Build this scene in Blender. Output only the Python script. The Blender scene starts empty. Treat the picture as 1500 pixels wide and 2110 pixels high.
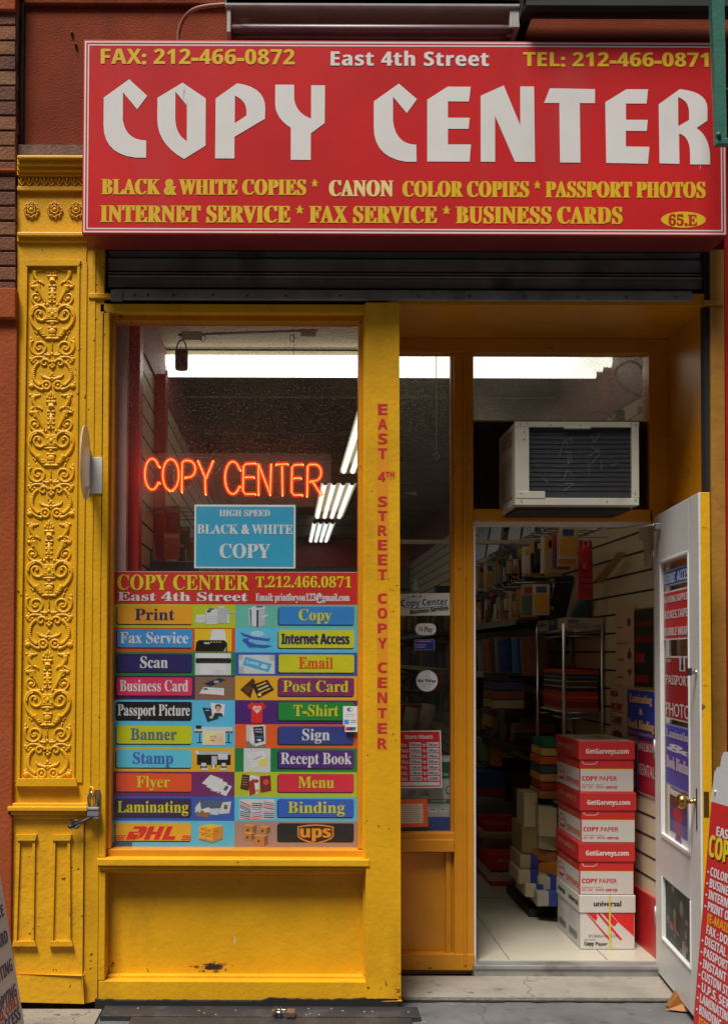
import bpy, bmesh, math, random, json, zlib, base64
from mathutils import Vector, Matrix
from mathutils.geometry import tessellate_polygon

sc = bpy.context.scene
COL = sc.collection
rad = math.radians

# ------------------------------------------------------------------ camera
# Photo 1500 x 2110: a perspective-corrected (shifted) frontal view of the shop.
FPX, CX, CY = 2390.0, 590.0, 1279.0
CAM = Vector((0.0, -4.88, 1.48))
ROT = Matrix.Rotation(rad(91.7), 3, 'X') @ Matrix.Rotation(rad(0.2), 3, 'Z')
cd = bpy.data.cameras.new('camera')
cam = bpy.data.objects.new('camera', cd)
COL.objects.link(cam)
cam.matrix_world = Matrix.Translation(CAM) @ ROT.to_4x4()
cd.sensor_fit = 'VERTICAL'
cd.sensor_height = 36.0
cd.sensor_width = 36.0
cd.lens = 36.0 * FPX / 2110.0
cd.shift_x = (750.0 - CX) / 2110.0
cd.shift_y = (CY - 1055.0) / 2110.0
cd.clip_start = 0.05
cd.clip_end = 500.0
sc.camera = cam

# ------------------------------------------------------------------ sky, sun, exposure
SUN_EL, SUN_AZ = 63.0, 28.0        # the bright part of an overcast sky, in front and a little to the left
w = bpy.data.worlds.new("World")
sc.world = w
w.use_nodes = True
nt = w.node_tree
bg = nt.nodes['Background']
sky = nt.nodes.new('ShaderNodeTexSky')
sky.sky_type = 'NISHITA'
sky.sun_disc = False
sky.sun_elevation = rad(SUN_EL)
sky.sun_rotation = rad(180.0 + SUN_AZ)
sky.air_density = 1.6
sky.dust_density = 4.0
nt.links.new(sky.outputs[0], bg.inputs[0])
bg.inputs[1].default_value = 0.05
sl = bpy.data.lights.new('sun', 'SUN')
sl.energy = 4.8
sl.angle = rad(20.0)
sl.color = (1.0, 0.96, 0.9)
so = bpy.data.objects.new('sun', sl)
COL.objects.link(so)
_d = Vector((math.sin(rad(SUN_AZ)) * math.cos(rad(SUN_EL)), math.cos(rad(SUN_AZ)) * math.cos(rad(SUN_EL)), -math.sin(rad(SUN_EL))))
so.rotation_euler = _d.to_track_quat('-Z', 'Y').to_euler()
so.location = (-3, -9, 14)
sc.view_settings.view_transform = 'Standard'
sc.view_settings.look = 'None'
sc.view_settings.exposure = -0.08
sc.view_settings.gamma = 1.0
sc.render.film_transparent = False
sc.cycles.max_bounces = 8
sc.cycles.transparent_max_bounces = 16
sc.cycles.sample_clamp_indirect = 6.0
sc.cycles.use_denoising = True

# ------------------------------------------------------------------ measuring: a photo point on a real plane
def _ray(px, py):
    return ROT @ Vector(((px - CX) / FPX, -(py - CY) / FPX, -1.0))
def P(px, py, y):                      # on the plane y = const (facade planes)
    d = _ray(px, py); t = (y - CAM.y) / d.y
    return CAM + d * t
def PX(px, py, x):                     # on the plane x = const (side walls)
    d = _ray(px, py); t = (x - CAM.x) / d.x
    return CAM + d * t
def PZ(px, py, z):                     # on the plane z = const (floor, ceiling)
    d = _ray(px, py); t = (z - CAM.z) / d.z
    return CAM + d * t
def R(px0, py0, px1, py1, y):          # world rectangle x0,x1,z0,z1 on plane y
    mx, my = (px0 + px1) / 2, (py0 + py1) / 2
    return P(px0, my, y).x, P(px1, my, y).x, P(mx, py1, y).z, P(mx, py0, y).z

# ------------------------------------------------------------------ colours and materials
def s2l(c):
    c /= 255.0
    return c / 12.92 if c <= 0.04045 else ((c + 0.055) / 1.055) ** 2.4
def D(r, g, b, k=1.22):                # a colour seen in open shade -> surface albedo
    return tuple(min(0.82, max(0.004, s2l(v) * k)) for v in (r, g, b))
_mats = {}
def mat(name, col, rough=0.5, var=0.06, scale=5.0, bump=0.0, bscale=60.0, metal=0.0, spec=0.5, grime=0.0, gcol=(0.03, 0.022, 0.015), gscale=3.0, glow=None, alpha=None, streak=1.0, chips=0.0):
    if name in _mats: return _mats[name]
    m = bpy.data.materials.new(name); m.use_nodes = True
    n = m.node_tree.nodes; L = m.node_tree.links
    b = n['Principled BSDF']
    b.inputs['Roughness'].default_value = rough
    b.inputs['Metallic'].default_value = metal
    b.inputs['Specular IOR Level'].default_value = spec
    b.inputs['Base Color'].default_value = (*col, 1)
    tc = n.new('ShaderNodeTexCoord')
    src = None
    if var > 0:
        no = n.new('ShaderNodeTexNoise'); no.inputs['Scale'].default_value = scale; no.inputs['Detail'].default_value = 6
        L.new(tc.outputs['Object'], no.inputs['Vector'])
        mr = n.new('ShaderNodeMapRange'); mr.inputs[1].default_value = 0.3; mr.inputs[2].default_value = 0.7
        L.new(no.outputs['Fac'], mr.inputs[0])
        mx = n.new('ShaderNodeMix'); mx.data_type = 'RGBA'
        mx.inputs[6].default_value = (*[c * (1 - var) for c in col], 1)
        mx.inputs[7].default_value = (*[min(0.9, c * (1 + var)) for c in col], 1)
        L.new(mr.outputs[0], mx.inputs[0])
        src = mx.outputs[2]
    if grime > 0:
        mp = n.new('ShaderNodeMapping'); mp.inputs['Scale'].default_value = (1, 1, 1.0 / streak)
        L.new(tc.outputs['Object'], mp.inputs[0])
        g = n.new('ShaderNodeTexNoise'); g.inputs['Scale'].default_value = gscale; g.inputs['Detail'].default_value = 9; g.inputs['Roughness'].default_value = 0.68
        L.new(mp.outputs[0], g.inputs['Vector'])
        gr = n.new('ShaderNodeMapRange'); gr.inputs[1].default_value = 0.53; gr.inputs[2].default_value = 0.78; gr.inputs[4].default_value = grime
        L.new(g.outputs['Fac'], gr.inputs[0])
        m2 = n.new('ShaderNodeMix'); m2.data_type = 'RGBA'
        L.new(gr.outputs[0], m2.inputs[0])
        if src: L.new(src, m2.inputs[6])
        else: m2.inputs[6].default_value = (*col, 1)
        m2.inputs[7].default_value = (*gcol, 1)
        src = m2.outputs[2]
    if chips > 0:                      # small chips and nicks through the paint
        c1 = n.new('ShaderNodeTexNoise'); c1.inputs['Scale'].default_value = 34; c1.inputs['Detail'].default_value = 3
        c2 = n.new('ShaderNodeTexNoise'); c2.inputs['Scale'].default_value = 3.3; c2.inputs['Detail'].default_value = 3
        L.new(tc.outputs['Object'], c1.inputs['Vector']); L.new(tc.outputs['Object'], c2.inputs['Vector'])
        ca = n.new('ShaderNodeMath'); ca.operation = 'MULTIPLY_ADD'; ca.inputs[1].default_value = 0.45; L.new(c2.outputs['Fac'], ca.inputs[0]); L.new(c1.outputs['Fac'], ca.inputs[2])
        cr = n.new('ShaderNodeMapRange'); cr.inputs[1].default_value = 1.0 - 0.06 * chips; cr.inputs[2].default_value = 1.015 - 0.06 * chips; cr.inputs[4].default_value = 0.85
        L.new(ca.outputs[0], cr.inputs[0])
        m3 = n.new('ShaderNodeMix'); m3.data_type = 'RGBA'; L.new(cr.outputs[0], m3.inputs[0])
        L.new(src, m3.inputs[6]); m3.inputs[7].default_value = (0.09, 0.035, 0.012, 1); src = m3.outputs[2]
    if src: L.new(src, b.inputs['Base Color'])
    if bump > 0:
        nb = n.new('ShaderNodeTexNoise'); nb.inputs['Scale'].default_value = bscale; nb.inputs['Detail'].default_value = 5
        L.new(tc.outputs['Object'], nb.inputs['Vector'])
        bp = n.new('ShaderNodeBump'); bp.inputs['Strength'].default_value = bump; bp.inputs['Distance'].default_value = 0.01
        L.new(nb.outputs['Fac'], bp.inputs['Height']); L.new(bp.outputs[0], b.inputs['Normal'])
    if glow:
        b.inputs['Emission Color'].default_value = (*glow[0], 1); b.inputs['Emission Strength'].default_value = glow[1]
    if alpha is not None: b.inputs['Alpha'].default_value = alpha
    _mats[name] = m
    return m
def glass(name, dust=0.03, tint=(0.94, 0.96, 0.95), speck=0.5, refl=1.0):
    m = bpy.data.materials.new(name); m.use_nodes = True
    n = m.node_tree.nodes; L = m.node_tree.links; n.clear()
    out = n.new('ShaderNodeOutputMaterial')
    tr = n.new('ShaderNodeBsdfTransparent'); tr.inputs[0].default_value = (*tint, 1)
    gl = n.new('ShaderNodeBsdfGlossy'); gl.inputs['Roughness'].default_value = 0.02; gl.inputs[0].default_value = (refl, refl, refl, 1)
    lw = n.new('ShaderNodeLayerWeight'); lw.inputs[0].default_value = 0.5
    pw = n.new('ShaderNodeMath'); pw.operation = 'POWER'; pw.inputs[1].default_value = 5.0; L.new(lw.outputs['Facing'], pw.inputs[0])
    fr = n.new('ShaderNodeMath'); fr.operation = 'MULTIPLY_ADD'; fr.inputs[1].default_value = 0.9; fr.inputs[2].default_value = 0.03; L.new(pw.outputs[0], fr.inputs[0])
    a = n.new('ShaderNodeMixShader'); L.new(fr.outputs[0], a.inputs[0]); L.new(tr.outputs[0], a.inputs[1]); L.new(gl.outputs[0], a.inputs[2])
    df = n.new('ShaderNodeBsdfDiffuse'); df.inputs[0].default_value = (0.45, 0.42, 0.36, 1)
    tl = n.new('ShaderNodeBsdfTranslucent'); tl.inputs[0].default_value = (0.95, 0.9, 0.8, 1)
    dd = n.new('ShaderNodeMixShader'); dd.inputs[0].default_value = 0.8; L.new(df.outputs[0], dd.inputs[1]); L.new(tl.outputs[0], dd.inputs[2])
    tc = n.new('ShaderNodeTexCoord')
    n1 = n.new('ShaderNodeTexNoise'); n1.inputs['Scale'].default_value = 2.5; n1.inputs['Detail'].default_value = 6; L.new(tc.outputs['Object'], n1.inputs[0])
    n2 = n.new('ShaderNodeTexNoise'); n2.inputs['Scale'].default_value = 170; n2.inputs['Detail'].default_value = 2; L.new(tc.outputs['Object'], n2.inputs[0])
    r1 = n.new('ShaderNodeMapRange'); r1.inputs[1].default_value = 0.35; r1.inputs[2].default_value = 0.75; r1.inputs[3].default_value = dust * 0.4; r1.inputs[4].default_value = dust * 2; L.new(n1.outputs[0], r1.inputs[0])
    r2 = n.new('ShaderNodeMapRange'); r2.inputs[1].default_value = 0.57; r2.inputs[2].default_value = 0.66; L.new(n2.outputs[0], r2.inputs[0])
    sx = n.new('ShaderNodeSeparateXYZ'); L.new(tc.outputs['Object'], sx.inputs[0]); rz = n.new('ShaderNodeMapRange'); rz.inputs[1].default_value = 1.95; rz.inputs[2].default_value = 2.65; rz.inputs[3].default_value = speck * 0.12; rz.inputs[4].default_value = speck; L.new(sx.outputs[2], rz.inputs[0]); L.new(rz.outputs[0], r2.inputs[4])
    mu = n.new('ShaderNodeMath'); mu.operation = 'ADD'; L.new(r1.outputs[0], mu.inputs[0]); L.new(r2.outputs[0], mu.inputs[1])
    b = n.new('ShaderNodeMixShader'); L.new(mu.outputs[0], b.inputs[0]); L.new(a.outputs[0], b.inputs[1]); L.new(dd.outputs[0], b.inputs[2])
    L.new(b.outputs[0], out.inputs[0])
    return m
def emit(name, col, s):
    if name in _mats: return _mats[name]
    m = bpy.data.materials.new(name); m.use_nodes = True
    n = m.node_tree.nodes; n.clear()
    e = n.new('ShaderNodeEmission'); e.inputs[0].default_value = (*col, 1); e.inputs[1].default_value = s
    o = n.new('ShaderNodeOutputMaterial'); m.node_tree.links.new(e.outputs[0], o.inputs[0])
    _mats[name] = m
    return m
_flat = {}
def ink(r, g, b, rough=0.45):          # printed ink / plastic in a photo colour
    k = (r, g, b, rough)
    if k not in _flat: _flat[k] = mat('ink_%02x%02x%02x_%d' % (r, g, b, rough * 100), D(r, g, b), rough, 0.03, 9.0)
    return _flat[k]

# ------------------------------------------------------------------ mesh builder
class MB:
    def __init__(s): s.v = []; s.f = []; s.fm = []; s.mats = []; s.sm = []; s.M = None
    def mi(s, m):
        if m not in s.mats: s.mats.append(m)
        return s.mats.index(m)
    def add(s, vs, fs, m, smooth=False):
        o = len(s.v); i = s.mi(m)
        for q in vs:
            q = Vector(q)
            s.v.append(s.M @ q if s.M is not None else q)
        for f in fs:
            s.f.append([o + k for k in f]); s.fm.append(i); s.sm.append(smooth)
        return s
    def box(s, x0, x1, y0, y1, z0, z1, m):
        return s.add([(x0, y0, z0), (x1, y0, z0), (x1, y1, z0), (x0, y1, z0), (x0, y0, z1), (x1, y0, z1), (x1, y1, z1), (x0, y1, z1)],
                     [(0, 3, 2, 1), (4, 5, 6, 7), (0, 1, 5, 4), (1, 2, 6, 5), (2, 3, 7, 6), (3, 0, 4, 7)], m)
    def hexa(s, q, m):                 # eight corners in box order
        return s.add(q, [(0, 3, 2, 1), (4, 5, 6, 7), (0, 1, 5, 4), (1, 2, 6, 5), (2, 3, 7, 6), (3, 0, 4, 7)], m)
    def rbox(s, px0, py0, px1, py1, y0, y1, m):   # photo rectangle on plane y0, y1 its back
        a, b, c, d = R(px0, py0, px1, py1, y0)
        return s.box(a, b, y0, y1, c, d, m)
    def poly(s, pts, m):
        pts = [Vector(p) for p in pts]
        if len(pts) <= 4: return s.add(pts, [list(range(len(pts)))], m)
        return s.add(pts, [list(t) for t in tessellate_polygon([pts])], m)
    def prism(s, pts, off, m):         # outline + extrusion vector
        n = len(pts); off = Vector(off); pts = [Vector(p) for p in pts]
        tr = [list(t) for t in tessellate_polygon([pts])]
        s.add(pts + [p + off for p in pts], tr + [[k + n for k in reversed(t)] for t in tr] + [[i, (i + 1) % n, n + (i + 1) % n, n + i] for i in range(n)], m)
        return s
    def tube(s, pts, r, m, n=8, caps=True, smooth=True):
        pts = [Vector(p) for p in pts]; k = len(pts)
        rs = r if isinstance(r, (list, tuple)) else [r] * k
        if len(rs) == 2 and k != 2: rs = [rs[0] + (rs[1] - rs[0]) * i / (k - 1) for i in range(k)]
        vs = []; ref = None
        for i, p in enumerate(pts):
            t = (pts[min(i + 1, k - 1)] - pts[max(i - 1, 0)])
            t = t.normalized() if t.length > 1e-9 else Vector((0, 0, 1))
            if ref is None:
                ref = Vector((0, 1, 0)) if abs(t.y) < 0.9 else Vector((1, 0, 0))
            u = (ref - t * ref.dot(t)).normalized(); ref = u
            w_ = t.cross(u)
            for j in range(n):
                a = 2 * math.pi * j / n
                vs.append(p + (u * math.cos(a) + w_ * math.sin(a)) * rs[i])
        fs = [[i * n + j, i * n + (j + 1) % n, (i + 1) * n + (j + 1) % n, (i + 1) * n + j] for i in range(k - 1) for j in range(n)]
        if caps: fs += [list(range(n))[::-1], [(k - 1) * n + j for j in range(n)]]
        return s.add(vs, fs, m, smooth)
    def ball(s, c, rx, ry, rz, m, n=10, k=6):
        c = Vector(c); vs = []; fs = []
        for i in range(1, k):
            a = math.pi * i / k
            for j in range(n):
                b = 2 * math.pi * j / n
                vs.append(c + Vector((rx * math.sin(a) * math.cos(b), ry * math.sin(a) * math.sin(b), rz * math.cos(a))))
        t = len(vs); vs += [c + Vector((0, 0, rz)), c - Vector((0, 0, rz))]
        for i in range(k - 2):
            for j in range(n):
                fs.append([i * n + j, (i + 1) * n + j, (i + 1) * n + (j + 1) % n, i * n + (j + 1) % n])
        for j in range(n):
            fs.append([t, j, (j + 1) % n]); fs.append([t + 1, (k - 2) * n + (j + 1) % n, (k - 2) * n + j])
        return s.add(vs, fs, m, True)
    def lathe(s, o, ax, prof, m, n=16):  # prof: (distance along axis, radius)
        o = Vector(o); ax = Vector(ax).normalized()
        u = ax.orthogonal().normalized(); w_ = ax.cross(u); vs = []
        for d, r in prof:
            for j in range(n):
                a = 2 * math.pi * j / n
                vs.append(o + ax * d + (u * math.cos(a) + w_ * math.sin(a)) * max(r, 1e-4))
        k = len(prof)
        fs = [[i * n + j, i * n + (j + 1) % n, (i + 1) * n + (j + 1) % n, (i + 1) * n + j] for i in range(k - 1) for j in range(n)]
        fs += [list(range(n))[::-1], [(k - 1) * n + j for j in range(n)]]
        return s.add(vs, fs, m, True)
    def build(s, name, parent=None, bevel=0.0, seg=2):
        o0 = root_loc(parent)
        me = bpy.data.meshes.new(name)
        me.from_pydata([tuple(v - o0) for v in s.v], [], s.f)
        for m in s.mats: me.materials.append(m)
        for p, i, sm in zip(me.polygons, s.fm, s.sm):
            p.material_index = i; p.use_smooth = sm
        me.update()
        o = bpy.data.objects.new(name, me); COL.objects.link(o)
        if parent is not None: o.parent = parent
        if bevel > 0:
            b = o.modifiers.new('bevel', 'BEVEL'); b.width = bevel; b.segments = seg; b.limit_method = 'ANGLE'; b.angle_limit = rad(40)
        return o
def root_loc(p):
    v = Vector((0, 0, 0))
    while p is not None:
        v = v + Vector(p.location); p = p.parent
    return v
def thing(name, label, cat, loc=(0, 0, 0), group=None):
    o = bpy.data.objects.new(name, None); COL.objects.link(o)
    o.empty_display_size = 0.1
    o.location = loc; o['label'] = label; o['category'] = cat
    if group: o['group'] = group
    return o
def single(mb, name, label, cat, group=None, bevel=0.0):
    o = mb.build(name, None, bevel); o['label'] = label; o['category'] = cat
    if group: o['group'] = group
    return o
def struct(mb, name):
    o = mb.build(name); o['kind'] = 'structure'
    return o
def dup(root, delta, label=None):
    def cp(o, par):
        c = o.copy(); COL.objects.link(c); c.parent = par
        for ch in [x for x in COL.objects if x.parent == o]: cp(ch, c)
        return c
    r = cp(root, None); r.location = Vector(root.location) + Vector(delta)
    if label: r['label'] = label
    return r
def spiral(cx, cy, r0, r1, a0, turns, n=22):
    return [(cx + (r0 + (r1 - r0) * i / n) * math.cos(rad(a0) + turns * 2 * math.pi * i / n), cy + (r0 + (r1 - r0) * i / n) * math.sin(rad(a0) + turns * 2 * math.pi * i / n)) for i in range(n + 1)]
def smooth_path(pts, k=4):             # Catmull-Rom through the points
    out = []; n = len(pts)
    for i in range(n - 1):
        p = [Vector(pts[max(i - 1, 0)]), Vector(pts[i]), Vector(pts[i + 1]), Vector(pts[min(i + 2, n - 1)])]
        for j in range(k):
            t = j / k
            out.append(0.5 * ((2 * p[1]) + (p[2] - p[0]) * t + (2 * p[0] - 5 * p[1] + 4 * p[2] - p[3]) * t * t + (3 * p[1] - p[0] - 3 * p[2] + p[3]) * t ** 3))
    return out + [Vector(pts[-1])]

# ------------------------------------------------------------------ flat printed work on real surfaces
class Fr:
    """A flat sheet: (u, v) in its own units, v downward, mapped to world; each layer 0.8 mm proud of the last."""
    def __init__(s, o, u, v, n, u0=0.0, v0=0.0, step=0.0005):
        s.o, s.u, s.v, s.n, s.u0, s.v0, s.st = Vector(o), Vector(u), Vector(v), Vector(n).normalized(), u0, v0, step
    def __call__(s, a, b, L=0.0): return s.o + s.u * (a - s.u0) + s.v * (b - s.v0) + s.n * (L * s.st)
def SF(px0, py0, px1, py1, y):         # sheet facing the street, units = photo pixels
    x0, x1, z0, z1 = R(px0, py0, px1, py1, y)
    return Fr((x0, y, z1), ((x1 - x0) / (px1 - px0), 0, 0), (0, 0, (z0 - z1) / (py1 - py0)), (0, -1, 0), px0, py0)
def shape(mb, fr, pts, L, m): return mb.poly([fr(a, b, L) for a, b in pts], m)
def rect(mb, fr, a0, b0, a1, b1, L, m): return shape(mb, fr, [(a0, b0), (a0, b1), (a1, b1), (a1, b0)], L, m)
def rrect(mb, fr, a0, b0, a1, b1, r, L, m):
    pts = []
    for cx, cy, s0 in ((a1 - r, b0 + r, -90), (a1 - r, b1 - r, 0), (a0 + r, b1 - r, 90), (a0 + r, b0 + r, 180)):
        for k in range(5): pts.append((cx + r * math.cos(rad(s0 + k * 22.5)), cy + r * math.sin(rad(s0 + k * 22.5))))
    return shape(mb, fr, pts, L, m)
def oval(mb, fr, cx, cy, rx, ry, L, m, n=24): return shape(mb, fr, [(cx + rx * math.cos(2 * math.pi * k / n), cy + ry * math.sin(2 * math.pi * k / n)) for k in range(n)], L, m)
def line(mb, fr, pts, wd, L, m):
    for i in range(len(pts) - 1):
        (a, b), (c, d) = pts[i], pts[i + 1]
        l = math.hypot(c - a, d - b) or 1; nx, ny = -(d - b) / l * wd / 2, (c - a) / l * wd / 2
        shape(mb, fr, [(a + nx, b + ny), (a - nx, b - ny), (c - nx, d - ny), (c + nx, d + ny)], L + 0.05 * (i % 3), m)
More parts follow.
